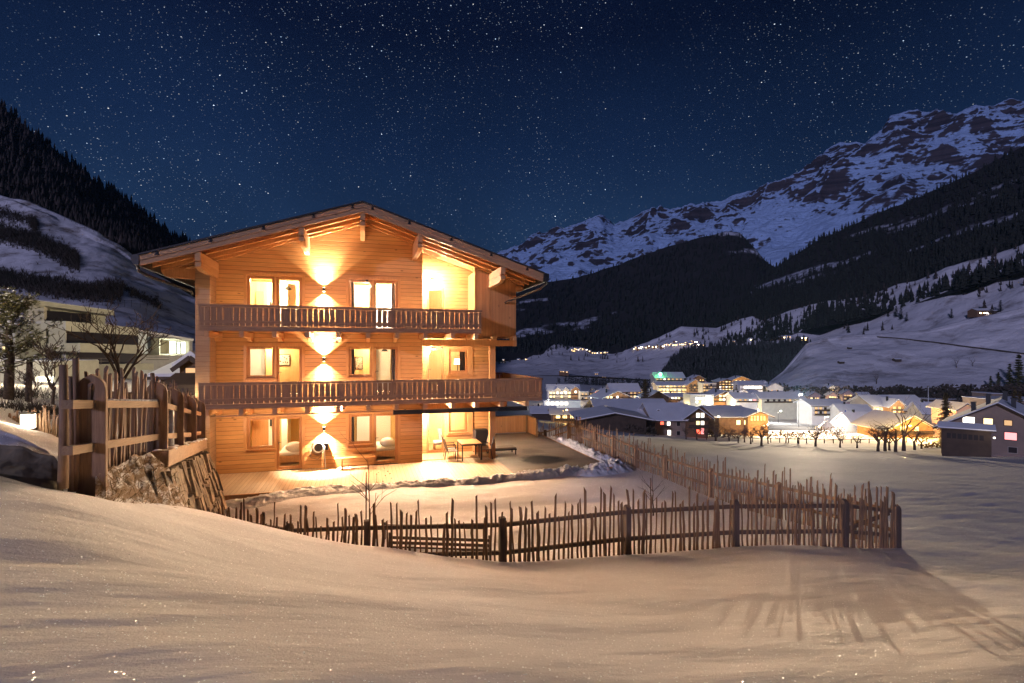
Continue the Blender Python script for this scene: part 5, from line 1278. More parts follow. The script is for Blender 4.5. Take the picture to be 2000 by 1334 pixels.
nbp('window', M['darkglass'], (153, 268, 688, 691, 712, 711, 63.2, 71, .4), (100, 118, 692, 692, 705, 705, 60.8, 61.2, .4))
nbp('balcony_parapet', M['concrete'], (152, 300, 712, 710, 727, 722, 61.8, 71, 4))
nbp('handrail', M['metal'], (154, 232, 699, 699.6, 700, 700.6, 61.7, 66, .05), (154, 232, 705, 705.3, 706, 706.2, 61.7, 66, .05))
for px_ in (154, 172, 197, 232): nbp('railing_post', M['metal'], (px_, px_+.8, 699, 699, 712, 712, 61.7+(px_-154)*.055, 61.75+(px_-154)*.055, .05))
nbp('wall', M['concrete'], (0, 106, 704, 706, 760, 762, 52, 53, 8)); nbp('roof_snow', M['roofsnow'], (0, 108, 702, 704.5, 704, 706, 51.8, 53, 8.4))
nbp('garage_door', M['litwarm'], (70, 104, 735, 735, 762, 762, 51.7, 51.8, .2))
nbp('window', mat_emit('lit_window_small', (1, .7, .3), 1.5), (5, 22, 677, 677, 684, 684, 60, 60, .2)); nbp('wall', M['concrete'], (-60, 30, 640, 640, 745, 745, 60.3, 60.4, 6))
x, y, z = GP(330, 92)
nb = empty('terraced_building', (x, y, z), 'grey flat roofed wing on the slope with one brightly lit balcony box', 'building')
M['greyw'] = mat_plain('grey_render', (.34, .33, .34), .85, 0, 1, .1)
nbp('wall', M['greyw'], (270, 376, 650, 666, 690, 696, 76, 92, 10), (250, 380, 690, 696, 750, 750, 76, 92, 8))
nbp('roof_snow', M['roofsnow'], (200, 378, 631, 662, 636, 666, 74, 92.2, 9), )
nbp('balcony_frame', M['concrete'], (311, 371, 660, 664, 663, 667, 79, 84, 3), (311, 371, 691, 691, 694, 694, 79, 84, 3), (311, 313, 663, 663, 692, 692, 79, 79.2, 3), (369, 371, 666, 666, 692, 692, 83.8, 84, 3))
nbp('lit_window', M['litroom'], (331, 369, 667, 668, 690, 690, 82, 84.4, .3)); nbp('window', mat_plain('brown_panel', (.09, .065, .03), .6), (313, 331, 664, 666, 690, 690, 80.5, 82, .3))
nbp('window_bar', M['dark'], (345, 346, 668, 668, 690, 690, 82.3, 82.4, .1), (352, 353, 668, 668, 690, 690, 82.6, 82.7, .1))
nbp('railing', M['metal'], (286, 330, 697, 697, 698, 698, 72, 75, .05), (286, 330, 702, 702, 703, 703, 72, 75, .05))
light('POINT', 'balcony_light', P(345, 678, 80.0), 500, (.95, 1, .75), .3)
# little snowy roofs between the fence and the chalet
def gable_house(name, px, s, w, d, zt_eave, rise, yaw, wall, roof_, label, cat='house', group=None, base=None, over=.5, wins=(), mats=None, ridge='side', rth=.25, chim=0):
    """house at column px, depth s; w front width, d depth (m); eave height z; ridge 'side' runs across the view, 'front' towards it"""
    x0, y0, _ = P(px, HZ, s); zb = gz(x0, y0)-.8 if base is None else base
    ang = -math.atan2(FX, FY)+R_(yaw); Mx = Matrix.Translation((x0, y0, 0)) @ Matrix.Rotation(ang, 4, 'Z')
    t = empty(name, (x0, y0, zb+.8), label, cat, group)
    def put(mb, nm, mat, par=t, **k):
        mb.v = [tuple(Mx @ Vector(v)) for v in mb.v]; return mb.build(nm, mat, par, **k)
    q = MB(); z0 = zb; z1 = zt_eave
    if ridge == 'side': poly = [(-w/2, 0, z0), (-w/2, d, z0), (-w/2, d, z1), (-w/2, d/2, z1+rise), (-w/2, 0, z1)]; q.prism(poly, (w, 0, 0))
    elif ridge == 'front': poly = [(-w/2, 0, z0), (w/2, 0, z0), (w/2, 0, z1), (0, 0, z1+rise), (-w/2, 0, z1)]; q.prism(poly, (0, d, 0))
    else: q.box(-w/2, w/2, 0, d, z0, z1)
    put(q, 'wall', wall)
    q = MB()
    if ridge == 'side':
        k = rise/(d/2)
        for a, b in ((-over, d/2), (d+over, d/2)):
            za = z1 - k*over
            q.prism([(-w/2-over, a, za+.03), (-w/2-over, b, z1+rise+.03), (-w/2-over, b, z1+rise+.03+rth), (-w/2-over, a, za+.03+rth)], (w+2*over, 0, 0))
    elif ridge == 'front':
        k = rise/(w/2)
        for a in (-w/2-over, w/2+over):
            za = z1-k*over
            q.prism([(a, -over, za+.03), (0, -over, z1+rise+.03), (0, -over, z1+rise+.03+rth), (a, -over, za+.03+rth)], (0, d+2*over, 0))
    else: q.box(-w/2-over*.4, w/2+over*.4, -over*.4, d+over*.4, z1+.02, z1+.02+rth)
    rf = put(q, 'roof', roof_)
    q = MB()
    if ridge == 'side':
        k = rise/(d/2); q.box(-w/2-over, w/2+over, -over-.08, -over-.01, z1-k*over-.12, z1-k*over+.08)
        put(q, 'fascia', M['eave'])
    elif ridge == 'front':
        k = rise/(w/2)
        for sx in (-1, 1): q.beam((sx*(w/2+over), -over-.05, z1-k*over-.07), (0, -over-.05, z1+rise-.07), .06, .22)
        put(q, 'fascia', M['eave'])
    for i in range(chim):
        q = MB(); cx = -w*.2+i*w*.35; cyy = d*.5 if ridge == 'side' else d*.4
        q.box(cx-.35, cx+.35, cyy-.35, cyy+.35, z1+rise*.5, z1+rise+1.1); put(q, 'chimney', M['dark'], rf)
    for (u, zc, ww, hh, mk, side) in wins:       # u: along face in metres from centre, zc centre height
        q = MB()
        if side == 'f': q.box(u-ww/2, u+ww/2, -.06, .02, zc-hh/2, zc+hh/2)
        elif side == 'r': q.box(w/2-.02, w/2+.06, u-ww/2, u+ww/2, zc-hh/2, zc+hh/2)
        else: q.box(-w/2-.06, -w/2+.02, u-ww/2, u+ww/2, zc-hh/2, zc+hh/2)
        f_ = MB()
        if side == 'f': f_.box(u-ww/2-.09, u+ww/2+.09, -.035, .015, zc-hh/2-.09, zc+hh/2+.09)
        elif side == 'r': f_.box(w/2-.015, w/2+.035, u-ww/2-.09, u+ww/2+.09, zc-hh/2-.09, zc+hh/2+.09)
        else: f_.box(-w/2-.035, -w/2+.015, u-ww/2-.09, u+ww/2+.09, zc-hh/2-.09, zc+hh/2+.09)
        fr_ = put(f_, 'window', M['eave'] if mk != 'off' else M['frame_pale']); put(q, 'pane', WM[mk], fr_)
    return t, put
M['eave'] = mat_plain('dark_eaves', (.07, .045, .03), .8, 0, 1, .2); M['frame_pale'] = mat_plain('pale_frames', (.35, .3, .25), .8)
WM = {'w': mat_emit('warm_window', (1.0, .58, .20), 1.7), 'y': mat_emit('yellow_window', (1.0, .74, .34), 2.2), 'c': mat_emit('cool_window', (1.0, .90, .74), 2.8),
      'W': mat_emit('far_warm_window', (1.0, .62, .24), 8), 'Y': mat_emit('far_yellow_window', (1.0, .78, .40), 9), 'C': mat_emit('far_cool_window', (1.0, .93, .82), 10), 'D': mat_emit('far_dim_window', (1.0, .6, .3), 2.0), 'r': mat_emit('red_window', (1.0, .12, .06), 3.0), 'p': mat_emit('pink_window', (1.0, .30, .28), 2.0),
      'd': mat_emit('dim_window', (1.0, .55, .22), .7), 'off': mat_plain('unlit_window', (.03, .025, .025), .2), 'g': mat_emit('green_beacon', (.12, 1.0, .28), 22)}
WALLS = {'dark': mat_plain('dark_timber_walls', (.065, .042, .030), .85, 0, .8, .3), 'brown': mat_plain('brown_timber_walls', (.20, .105, .055), .85, 0, .8, .25), 'orange': mat_plain('honey_timber_walls', (.42, .22, .09), .8, 0, .8, .2),
         'cream': mat_plain('cream_walls', (.66, .58, .44), .85, 0, .6, .1), 'white': mat_plain('white_walls', (.76, .74, .70), .85, 0, .6, .06), 'pink': mat_plain('salmon_walls', (.62, .42, .34), .85, 0, .6, .08), 'green': mat_plain('greenish_walls', (.60, .59, .48), .85, 0, .6, .08),
         'house': mat_plain('grey_brown_render', (.26, .19, .145), .85, 0, .5, .15)}
def zrow(py, s): return CAM[2]-(py-HZ)*s/1000.
def mw(px, s): return px*s/1000.
gable_house('small_house', 352, 34, mw(76, 34), 7, zrow(733, 34), mw(30, 34), 0, WALLS['brown'], M['roofsnow'], 'small dark house with shingled snowy roof behind the stick fence beside the chalet', wins=[(0.2, zrow(752, 34), .8, .7, 'd', 'f')], ridge='side', over=.5, chim=1)
gable_house('timber_shed', 377, 27, 1.4, 3, zrow(714, 27), .5, 0, WALLS['brown'], M['roofsnow'], 'narrow timber shed squeezed between the small house and the chalet wall', 'shed', ridge='front', over=.25, wins=[(0, zrow(730, 27), .7, .6, 'd', 'f')])
gable_house('woodshed', 368, 20, 1.5, 2.5, zrow(762, 20), .35, 12, WALLS['cream'], M['eave'], 'low lit shed with slanting roof right behind the arched posts', 'shed', ridge='side', over=.2)
light('POINT', 'shed_light', P(364, 768, 18.6), 45, (1, .8, .45), .1)
# street lamps; the two at left are added out of view for their light
def street_lamp(px, s, h, power, col, label, group='added street lamps out of view', rad=.25, px_off=0):
    x, y, z = GP(px, s); t = empty('street_lamp', (x, y, z), label, 'street lamp', group)
    q = MB(); q.tube([(x, y, z-.3), (x, y, z+h)], [.09, .055], 7); q.build('pole', M['metal'], t)
    q = MB(); q.tube([(x, y, z+h), (x+.3, y-.25, z+h+.25), (x+.8, y-.6, z+h+.2)], .04, 5); q.build('arm', M['metal'], t)
    q = MB(); q.sphere((x+.9, y-.68, z+h+.12), .26, 10, 6, 1.2, 1, .5); q.build('lamp_head', mat_emit('lamp_head', col, 30), t)
    light('POINT', 'street_lamp_light', (x+.9, y-.68, z+h-.35), power, col, rad)
    return t
street_lamp(-190, 34, 7.0, 14000, (1, .84, .50), 'assumed street lamp just outside the left edge, lighting the terraced building')  # unseen lamp, assumed from the light on the pale building
street_lamp(-420, 15, 6.0, 1300, (1, .84, .55), 'nearer street lamp added unseen outside the left edge to light the pine')  # lamp added out of view to brighten the pine

# ------------------------------------------------------------------ the village in the valley
def W_(cx, rows, cols, s, wd, ht, kinds, side='f', jit=0.0, seed=0):
    """grid of windows: cx list of column px offsets from the house centre, rows = photo rows"""
    r = random.Random(seed); o = []
    for i, ro in enumerate(rows):
        for j, c in enumerate(cols):
            k = r.choice(kinds)
            o.append(((c-cx)*s/1000., zrow(ro, s), wd, ht, k, side))
    return o
def H_(name, label, px0, px1, ridge_y, eave_y, s, wall, ridge='side', yaw=0, d=10, roof='roofsnow', rows=(), cols=(), kinds='wyd', wd=1.3, ht=1.5, cat='house', over=.8, chim=0, extra=(), seed=0, group=None):
    cx = (px0+px1)/2; w = mw(px1-px0, s)/max(.3, math.cos(R_(yaw))); ze = zrow(eave_y, s); rise = max(.2, zrow(ridge_y, s+(d/2 if ridge == 'side' else 0))-ze)
    wins = W_(cx, rows, cols, s, wd, ht, list(kinds), seed=seed) + list(extra)
    t, put = gable_house(name, cx, s, w, d, ze, rise, yaw, WALLS.get(wall, wall), M[roof], label, cat, group, ridge=ridge, over=over, wins=wins, chim=chim or (1 if s > 180 and ridge != 'flat' else 0))
    if name in ('chalet_house', 'house', 'small_house', 'lodge', 'hotel', 'farmhouse', 'inn') and rows:
        for ro in rows:
            z_ = zrow(ro, s)-ht/2-.35; q = MB(); q.box(-w*.46, w*.46, -1.3, -.03, z_-.18, z_-.02); q.box(-w*.46, w*.46, -1.34, -1.27, z_-.02, z_+.75); put(q, 'balcony', M['eave'])
    return t, put
M['litsnow'] = M['roofsnow']
tw = []
# --- nearest: dark gabled house at the right edge with annex
def ru(px): t_ = (px-1000)/1000.; return (84*t_-79.8)/(.695+.719*t_)
def rz(px, row): return CAM[2]-(row-HZ)/1000.*(84-.719*ru(px))
t, put = gable_house('gabled_house', 1950, 84, 14.5, 16, -7.9, 4.3, -46, WALLS['house'], M['roofsnow'], 'dark gabled house with chimneys and four lit windows at the right edge of the field', 'house', over=1.0,
  wins=[(ru(1892), rz(1892, 820), 1.5, 1.0, 'c', 'f'), (ru(1930), rz(1930, 823), 1.1, .95, 'y', 'f'), (ru(1969), rz(1969, 826), .9, .8, 'd', 'f'), (ru(1974), rz(1974, 852), 1.4, 1.15, 'p', 'f'), (ru(1978), rz(1978, 879), 1.0, .9, 'off', 'f')], ridge='front', rth=.18)
for (u_, dd_, zz_) in ((-3.2, 2.0, -3.9), (-1.5, 5, -2.6), (1.7, 2.5, -3.0), (.5, 8, -2.2)):
    q = MB(); q.box(u_-.3, u_+.3, dd_, dd_+.7, zz_-2.6, zz_); q.box(u_-.4, u_+.4, dd_-.1, dd_+.8, zz_, zz_+.12); put(q, 'chimney', M['dark'])
t, put = gable_house('annex', 1887, 80, 5.8, 3.0, -7.2, .5, -40, WALLS['dark'], M['roofsnow'], 'low dark annex with snowy lean-to roof attached in front of the right gabled house', 'annex', ridge='side', over=.5, rth=.22)
q = MB()
for k in range(7): q.box(-2.3+k*.64, -1.82+k*.64, -.04, .01, -8.9, -8.1)
put(q, 'window_band', WM['off'])
q = MB(); q.sphere((3.2, -.2, -8.3), .16, 8, 5); put(q, 'outdoor_light', WM['c'])
light('POINT', 'annex_light', P(1926, 849, 77.0), 60, (1, .85, .6), .1)
# --- left middle: dark barns with big snowy roofs
H_('barn', 'large dark barn with one huge sloping snowy roof in front of the hotels', 1178, 1308, 780, 812, 152, 'dark', d=26, over=2.0, chim=0, cat='barn')
H_('barn', 'low dark barn with shallow snowy gable roof just beyond the side fence', 1136, 1262, 806, 818, 128, 'dark', ridge='front', d=14, over=1.5, cat='barn')
H_('farmhouse', 'farmhouse with long snowy roof, one red window and one pink window in its dim wall', 1280, 1342, 788, 817, 142, 'house', d=16, over=1.5, extra=[((1293-1311)*.142, zrow(825, 142), .9, 1.2, 'r', 'f'), ((1306-1311)*.142, zrow(827, 142), .9, 1.1, 'c', 'f'), ((1307-1311)*.142, zrow(845, 142), .9, 1.4, 'c', 'f'), ((1325-1311)*.142, zrow(828, 142), .9, 1.1, 'off', 'f'), ((1325-1311)*.142, zrow(846, 142), .9, 1.1, 'off', 'f')])
H_('farmhouse', 'glass and timber gable end with stacked bright windows beside the dim farmhouse wall', 1341, 1383, 797, 812, 141, 'brown', ridge='front', d=15, over=1.2, rows=(812, 826), cols=(1363, 1372), kinds='yc', wd=.9, ht=1.5, extra=[((1364-1362)*.141, zrow(843, 141), 1.0, 1.2, 'r', 'f'), ((1372-1362)*.141, zrow(842, 141), .8, 1.6, 'p', 'f')])
q_ = H_('small_house', 'little dark dormer house with a lit window in the middle of the big barn roofs', 1278, 1292, 800, 806, 146, 'dark', ridge='front', d=5, over=.5, extra=[(.4, zrow(808, 146), .9, .9, 'c', 'f')])
H_('lodge', 'small lodge glowing deep yellow under a snowy roof behind the corner of the deck', 1080, 1136, 798, 808, 172, 'orange', d=9, over=1.2, rows=(814,), cols=(1090, 1103, 1118), kinds='y', wd=1.4, ht=1.5)
street_lamp(1100, 160, 4.2, 2600, (1, .66, .16), 'amber street lamp in front of the glowing yellow lodge', 'village street lamps')
H_('barn', 'plain dark barn left of the glowing yellow lodge', 1040, 1084, 794, 806, 190, 'dark', d=10, over=1, cat='barn')
# --- hotels
t, put = H_('hotel', 'white floodlit hotel with three steep gables on the left side of the village', 1070, 1132, 751, 762, 420, 'white', d=16, over=1.0, rows=(768, 775), cols=(1076, 1083, 1097, 1112, 1126), kinds='cyd', wd=1.6, ht=1.8, cat='hotel')
for (gx_, gw, gh) in ((1089, 11, 757), (1105, 10, 757), (1124, 17, 755)):
    w_ = mw(gw, 420)/2; x_ = mw(gx_-1101, 420); zt = zrow(gh, 420); zb_ = zrow(765, 420)-8
    q = MB(); q.prism([(x_-w_, -1.3, zb_), (x_+w_, -1.3, zb_), (x_+w_, -1.3, zt-w_*.75), (x_, -1.3, zt), (x_-w_, -1.3, zt-w_*.75)], (0, 5, 0)); put(q, 'gable', WALLS['cream'] if gw < 15 else WALLS['orange'])
    q = MB()
    for sx in (-1, 1): q.prism([(x_+sx*(w_+.6), -1.9, zt-(w_+.6)*.75), (x_, -1.9, zt+.05), (x_, -1.9, zt+.45), (x_+sx*(w_+.6), -1.9, zt-(w_+.6)*.75+.4)], (0, 5.5, 0))
    put(q, 'gable_roof', M['roofsnow']); q = MB(); q.box(x_-.8, x_+.8, -1.36, -1.3, zt-5.2, zt-3.4); put(q, 'window', WM['c'])
t, put = H_('pavilion', 'low glass pavilion blazing white in front of the three gabled hotel', 1062, 1134, 780, 783, 330, 'white', ridge='flat', d=8, over=.8, rows=(788,), cols=(1070, 1079, 1088, 1097, 1106), kinds='c', wd=2.2, ht=2.0, cat='pavilion')
H_('house', 'plain cream block attached to the right of the gabled hotel', 1133, 1150, 764, 765, 400, 'cream', ridge='flat', d=12, rows=(770, 778), cols=(1138, 1145), kinds=['off', 'd'])
H_('house', 'dark narrow block with small lit balconies beside the cream block', 1151, 1161, 764, 766, 405, 'brown', ridge='flat', d=12, rows=(770, 778), cols=(1154, 1159), kinds='cd', wd=1)
H_('chalet_house', 'chalet with stacked rosy lit windows right of the dark narrow block', 1160, 1178, 762, 766, 440, 'brown', ridge='front', d=12, rows=(767, 772, 777), cols=(1164, 1169, 1174), kinds='cp', wd=1.2, ht=1.2)
H_('chalet_house', 'broad brown chalet with snowy roof and two lamps before the salmon house', 1176, 1232, 764, 776, 300, 'brown', ridge='front', yaw=14, d=16, over=2, rows=(776,), cols=(1186, 1193, 1206), kinds='cy')
H_('house', 'salmon coloured house under a wide pale snowy roof left of the big dark conifer', 1196, 1246, 749, 762, 340, 'pink', d=15, over=2, rows=(768, 775), cols=(1233, 1240, 1224), kinds=['off', 'd', 'y'])
H_('chalet_house', 'dark chalet with small triangle lamp right of the big dark conifer', 1264, 1306, 764, 776, 270, 'dark', ridge='front', d=16, over=1.6, rows=(), cols=())
t, put = H_('hotel', 'tall terraced hotel with rows of lights and a green glowing beacon on its left corner', 1280, 1336, 727, 737, 520, 'green', d=18, over=1.5, rows=(741, 747, 753), cols=(1284, 1291, 1298, 1306, 1314, 1322, 1330), kinds='cywdd', wd=1.9, ht=1.6, cat='hotel')
q = MB(); q.sphere((mw(1289-1308, 520), -1.5, zrow(731, 520)), 1.7, 12, 8); put(q, 'green_beacon', WM['g'])
light('POINT', 'green_beacon_light', P(1290, 733, 508), 900, (.15, 1, .35), 1)
H_('hotel', 'long low hotel wing with a band of yellow windows below the green beacon', 1284, 1344, 746, 752, 440, 'cream', d=14, over=1.5, rows=(755, 762, 767), cols=(1290, 1297, 1304, 1311, 1318, 1327, 1335, 1341), kinds='yywd', wd=1.9, ht=1.6, cat='hotel')
H_('chalet_house', 'orange lit chalet with dark shutters between the hotel wing and the white block', 1344, 1371, 741, 750, 435, 'orange', ridge='front', d=14, over=1.8, rows=(752, 757, 762), cols=(1350, 1357, 1363), kinds=['off', 'off', 'd'])
H_('house', 'plain white block with a flat snowy roof in the middle of the village', 1371, 1399, 747.5, 748.5, 425, 'cream', ridge='flat', d=12, rows=(752, 757, 763), cols=(1376, 1381, 1389), kinds=['off', 'd', 'off'])
H_('chalet_house', 'red brown chalet with tiny lights above and behind the orange chalet', 1352, 1376, 733, 739, 560, 'brown', ridge='front', d=14, over=1.6, rows=(743,), cols=(1368, 1373), kinds='yw')
H_('chalet_house', 'brown chalet with four tiers of lit balconies right of the white block', 1404, 1434, 740, 745, 470, 'brown', ridge='front', d=14, over=1.5, rows=(746, 751, 756, 761), cols=(1407, 1413, 1419, 1425, 1431), kinds='ycwd', wd=1.6, ht=1.2)
H_('lodge', 'deep yellow lit house with a curved bright gable on the rise behind the tiered chalet', 1430, 1466, 735, 742, 540, 'orange', ridge='front', d=14, over=1.5, rows=(744, 749), cols=(1438, 1446, 1454), kinds='y', wd=1.6)
H_('inn', 'wide inn with a row of blazing white arches under a snowy roof', 1445, 1490, 744, 751, 450, 'white', d=14, over=2, rows=(757,), cols=(1456, 1463, 1470, 1477, 1484), kinds='c', wd=2.6, ht=2.8, cat='inn')
H_('chalet_house', 'brown chalet with a row of three lit windows behind the long farmhouse roof', 1303, 1347, 768, 774, 305, 'brown', yaw=0, d=12, over=1.6, rows=(778,), cols=(1313, 1320, 1326, 1338), kinds='yc', wd=1.3, ht=1.2)
t, put = H_('modern_house', 'modern pale green house with a bright white stair tower', 1348, 1394, 768, 771, 285, 'green', ridge='flat', d=12, rows=(778, 785), cols=(1361, 1367, 1373), kinds='ccd', wd=1.4, ht=1.2)
q = MB(); q.box(mw(1378-1371, 285), mw(1389-1371, 285), -.35, 0, zrow(791, 285), zrow(773, 285)); put(q, 'stair_tower', mat_emit('lit_tower', (1, .95, .85), 1.8))
H_('chalet_house', 'honey coloured chalet with broad gable and several lit balconies', 1392, 1440, 764, 775, 305, 'orange', ridge='front', d=16, over=2, rows=(774, 781), cols=(1407, 1414, 1421), kinds='yyc', wd=1.4)
H_('house', 'long house with snowy roof and pink and white lights facing the bright square', 1436, 1482, 767, 777, 290, 'white', d=12, over=1.5, rows=(781,), cols=(1446, 1456, 1466, 1474), kinds=['c', 'c', 'p', 'd'])
H_('barn', 'wide wooden barn with dark snowy roof in front of the bright square', 1404, 1462, 793, 812, 172, 'brown', d=20, over=2, rows=(825,), cols=(1442, 1457), kinds='y', cat='barn')
H_('barn', 'orange lit gable end with vertical timber slats beside the wide wooden barn', 1461, 1500, 803, 811, 170, 'orange', ridge='front', d=16, over=1.6, rows=(817,), cols=(1468, 1474, 1480, 1487, 1493), kinds='wd', wd=.6, ht=1.6, cat='barn')
H_('house', 'pale green house with snowy roof left of the floodlit square', 1488, 1568, 766, 777, 285, 'green', d=13, over=1.5, rows=(782,), cols=(1500, 1512, 1522, 1533, 1543, 1553), kinds=['off', 'off', 'd'])
H_('house', 'long pale house with sloping white roof facing the floodlit square', 1586, 1650, 780, 791, 245, 'white', d=13, over=1.4, rows=(798, 806), cols=(1594, 1603, 1612), kinds=['off', 'd', 'off'], wd=1.2, ht=1.3)
H_('house', 'small house with snowy roof and gable to the right of the long pale house', 1646, 1698, 790, 803, 228, 'white', ridge='side', yaw=-12, d=12, over=1, rows=(812,), cols=(1660, 1672, 1685), kinds=['off'])
H_('marquee', 'large white tent roof glaring in the floodlights', 1668, 1742, 805, 834, 196, 'white', ridge='side', yaw=10, d=12, over=.8, rows=(), cols=(), cat='marquee')
H_('farmhouse', 'broad cream farmhouse with wide snowy roof and lit upper balcony', 1706, 1806, 772, 790, 262, 'cream', d=18, over=2, rows=(800, 809), cols=(1714, 1724, 1778, 1790), kinds=['d', 'y', 'off'])
H_('farmhouse', 'orange gabled cross wing in the middle of the broad cream farmhouse', 1738, 1766, 780, 792, 257, 'orange', ridge='front', d=12, over=1.2, rows=(797, 804), cols=(1747, 1757), kinds=['y', 'd', 'off'])
H_('lodge', 'amber lit gabled barn behind the orchard trees', 1734, 1822, 812, 836, 158, 'orange', ridge='front', d=14, over=1.6, rows=(838,), cols=(1762, 1790), kinds='y', cat='barn')
H_('house', 'steep white roofed house behind the snowy conifer', 1806, 1846, 786, 806, 190, 'cream', ridge='side', yaw=-10, d=10, over=1)
H_('small_house', 'small house with pink bargeboards between conifer and dark gabled house', 1868, 1900, 788, 798, 150, 'pink', ridge='front', d=9, over=1, extra=[(-3.2, zrow(812, 150), .6, .6, 'c', 'f')])
H_('hall', 'long flat roofed hall covered with snow far behind the conifer', 1812, 1942, 773, 780, 400, 'dark', ridge='flat', d=30, over=.5, cat='hall')
H_('hall', 'flat grey block with a small snowy penthouse above the dark gabled house', 1936, 1958, 768, 769, 330, 'house', ridge='flat', d=14, cat='hall')
H_('hall', 'dark flat roofed hall at the far right behind the gabled house', 1960, 2080, 781, 783, 220, 'house', ridge='flat', d=20, cat='hall')
H_('house', 'low house with brightly lit front at the very back of the village', 1612, 1642, 760, 765, 480, 'white', d=12, rows=(768,), cols=(1620, 1630), kinds='c')
H_('house', 'long dim house with snowy roof at the back right of the inn', 1575, 1616, 757, 762, 500, 'brown', d=12, rows=(766,), cols=(1585, 1600), kinds='d')
H_('house', 'snowy roofed cottage with bright front just right of the inn', 1496, 1530, 748, 757, 470, 'white', ridge='front', d=12, rows=(763,), cols=(1508, 1518), kinds='cd')
H_('house', 'pale flat building at the back of the village beyond the cream farmhouse', 1640, 1668, 758, 760, 520, 'green', ridge='flat', d=12, rows=(), cols=())
# small houses filling the back rows
ORD = 'first second third fourth fifth sixth seventh eighth ninth tenth eleventh twelfth'.split(); rr = random.Random(42)
for (ra, rb, x0_, x1_, n_, s0_, nm_) in ((742, 748, 1340, 1640, 11, 620, 'farthest row'), (756, 761, 1140, 1290, 6, 480, 'left back row'), (764, 770, 1395, 1700, 10, 380, 'middle row'), (752, 757, 1480, 1700, 7, 500, 'right back row'), (776, 782, 1244, 1420, 6, 300, 'row behind the barns')):
    for i in range(n_):
        cx_ = x0_+(x1_-x0_)*(i+.5)/n_+rr.uniform(-5, 5); wpx = rr.uniform(15, 24)*480/s0_*.75; e_ = rr.uniform(ra+3, rb+4); wl = rr.choice(['brown', 'cream', 'orange', 'white', 'pink', 'brown']); rg = rr.choice(['front', 'side', 'front'])
        H_('small_house', f'small {wl} house, {ORD[i]} from the left in the {nm_} of the village'[:200], cx_-wpx/2, cx_+wpx/2, e_-rr.uniform(4, 6)*480/s0_, e_, s0_*rr.uniform(.93, 1.07), wl, ridge=rg, yaw=rr.uniform(-25, 25), d=9, over=1.3,
           rows=(e_+4*480/s0_, e_+9*480/s0_) if rr.random() < .7 else (e_+5*480/s0_,), cols=(cx_-wpx*.28, cx_, cx_+wpx*.28), kinds=rr.choice([['w', 'y', 'off'], ['y', 'w', 'd'], ['w', 'd', 'off'], ['c', 'y', 'w']]), wd=1.3, ht=1.3, group='small houses filling the village')
for i, (px_, s_, p_, c_) in enumerate(((1385, 560, 14000, (1, .72, .36)), (1530, 440, 12000, (1, .80, .5)), (1575, 400, 12000, (1, .76, .42)), (1440, 370, 9000, (1, .74, .4)), (1640, 360, 10000, (1, .8, .5)), (1180, 430, 12000, (1, .78, .45)), (1255, 460, 9000, (1, .74, .4)), (1500, 600, 16000, (1, .76, .4)), (1330, 290, 4500, (1, .74, .4)), (1600, 560, 12000, (1, .85, .6)))):
    street_lamp(px_, s_, 6.0, p_, c_, ['amber street lamp in the farthest row left', 'street lamp behind the pale green house', 'street lamp behind the long pale house', 'street lamp between inn and honey coloured chalet', 'street lamp behind the small gabled house at the square', 'street lamp above the salmon house', 'street lamp beside the big dark spruce', 'street lamp in the farthest row right of the inn', 'street lamp behind the dim farmhouse roof', 'street lamp at the very back near the grey woods'][i], 'village street lamps')
# lamps of the village (streets, square, tennis style floodlights)
def vl(px, s, h, p, col, label): return street_lamp(px, s, h, p, col, label, 'village street lamps', rad=.3)
vl(1560, 226, 14.5, 9000, (1, .90, .74), 'tall floodlight mast glaring in the middle of the square')
vl(1520, 250, 6.0, 3500, (.95, .95, .85), 'floodlight left of the glaring mast, in front of the pale green house')
vl(1688, 182, 7.0, 3500, (1, .93, .80), 'floodlight beside the large white tent')
vl(1610, 205, 5.5, 5000, (1, .90, .74), 'lamp in front of the long pale house')
vl(1476, 262, 6.0, 5000, (.86, .95, 1), 'bluish lamp beside the long house at the edge of the square')
vl(1068, 310, 6.0, 6000, (1, .96, .85), 'lamp at the left end of the blazing pavilion')
vl(1100, 395, 10.0, 14000, (1, .86, .64), 'floodlight in front of the three gabled hotel')
vl(1156, 290, 5.0, 9000, (.7, 1, .8), 'greenish lamp behind the ridge of the big barn')
vl(1210, 290, 6.0, 7000, (1, .84, .62), 'lamp before the salmon house')
vl(1345, 415, 7.0, 15000, (1, .84, .55), 'lamp below the orange chalet')
vl(1300, 425, 7.0, 9000, (.95, 1, .75), 'lamp below the long hotel wing')
vl(1392, 280, 6.0, 4500, (1, .92, .8), 'lamp between stair tower and honey coloured chalet')
vl(1420, 290, 6.0, 16000, (1, .72, .36), 'amber lamp before the honey coloured chalet')
vl(1396, 165, 6.0, 1300, (1, .9, .6), 'small lamp glowing above the hedge left of the wooden barn')
vl(1492, 162, 4.0, 7000, (1, .70, .30), 'amber lamp at the orange gable end')
vl(1446, 520, 7.0, 26000, (1, .72, .20), 'deep yellow lamp before the house on the rise')
vl(1467, 435, 6.0, 8000, (1, .92, .85), 'lamp in front of the inn arches')
vl(1640, 168, 3.6, 3800, (1, .60, .16), 'amber lamp over the yellow hedge')
vl(1592, 160, 3.6, 2200, (1, .62, .22), 'amber lamp in the orchard left of the yellow hedge')
vl(1768, 150, 4.0, 30000, (1, .62, .18), 'amber lamp before the gabled barn in the orchard')
vl(1836, 128, 4.0, 14000, (1, .68, .26), 'amber lamp in the yard beside the dark annex')
vl(1724, 248, 6.0, 13000, (1, .82, .55), 'lamp in front of the broad cream farmhouse')
vl(1790, 242, 6.0, 10000, (1, .84, .6), 'lamp at the right end of the broad cream farmhouse')
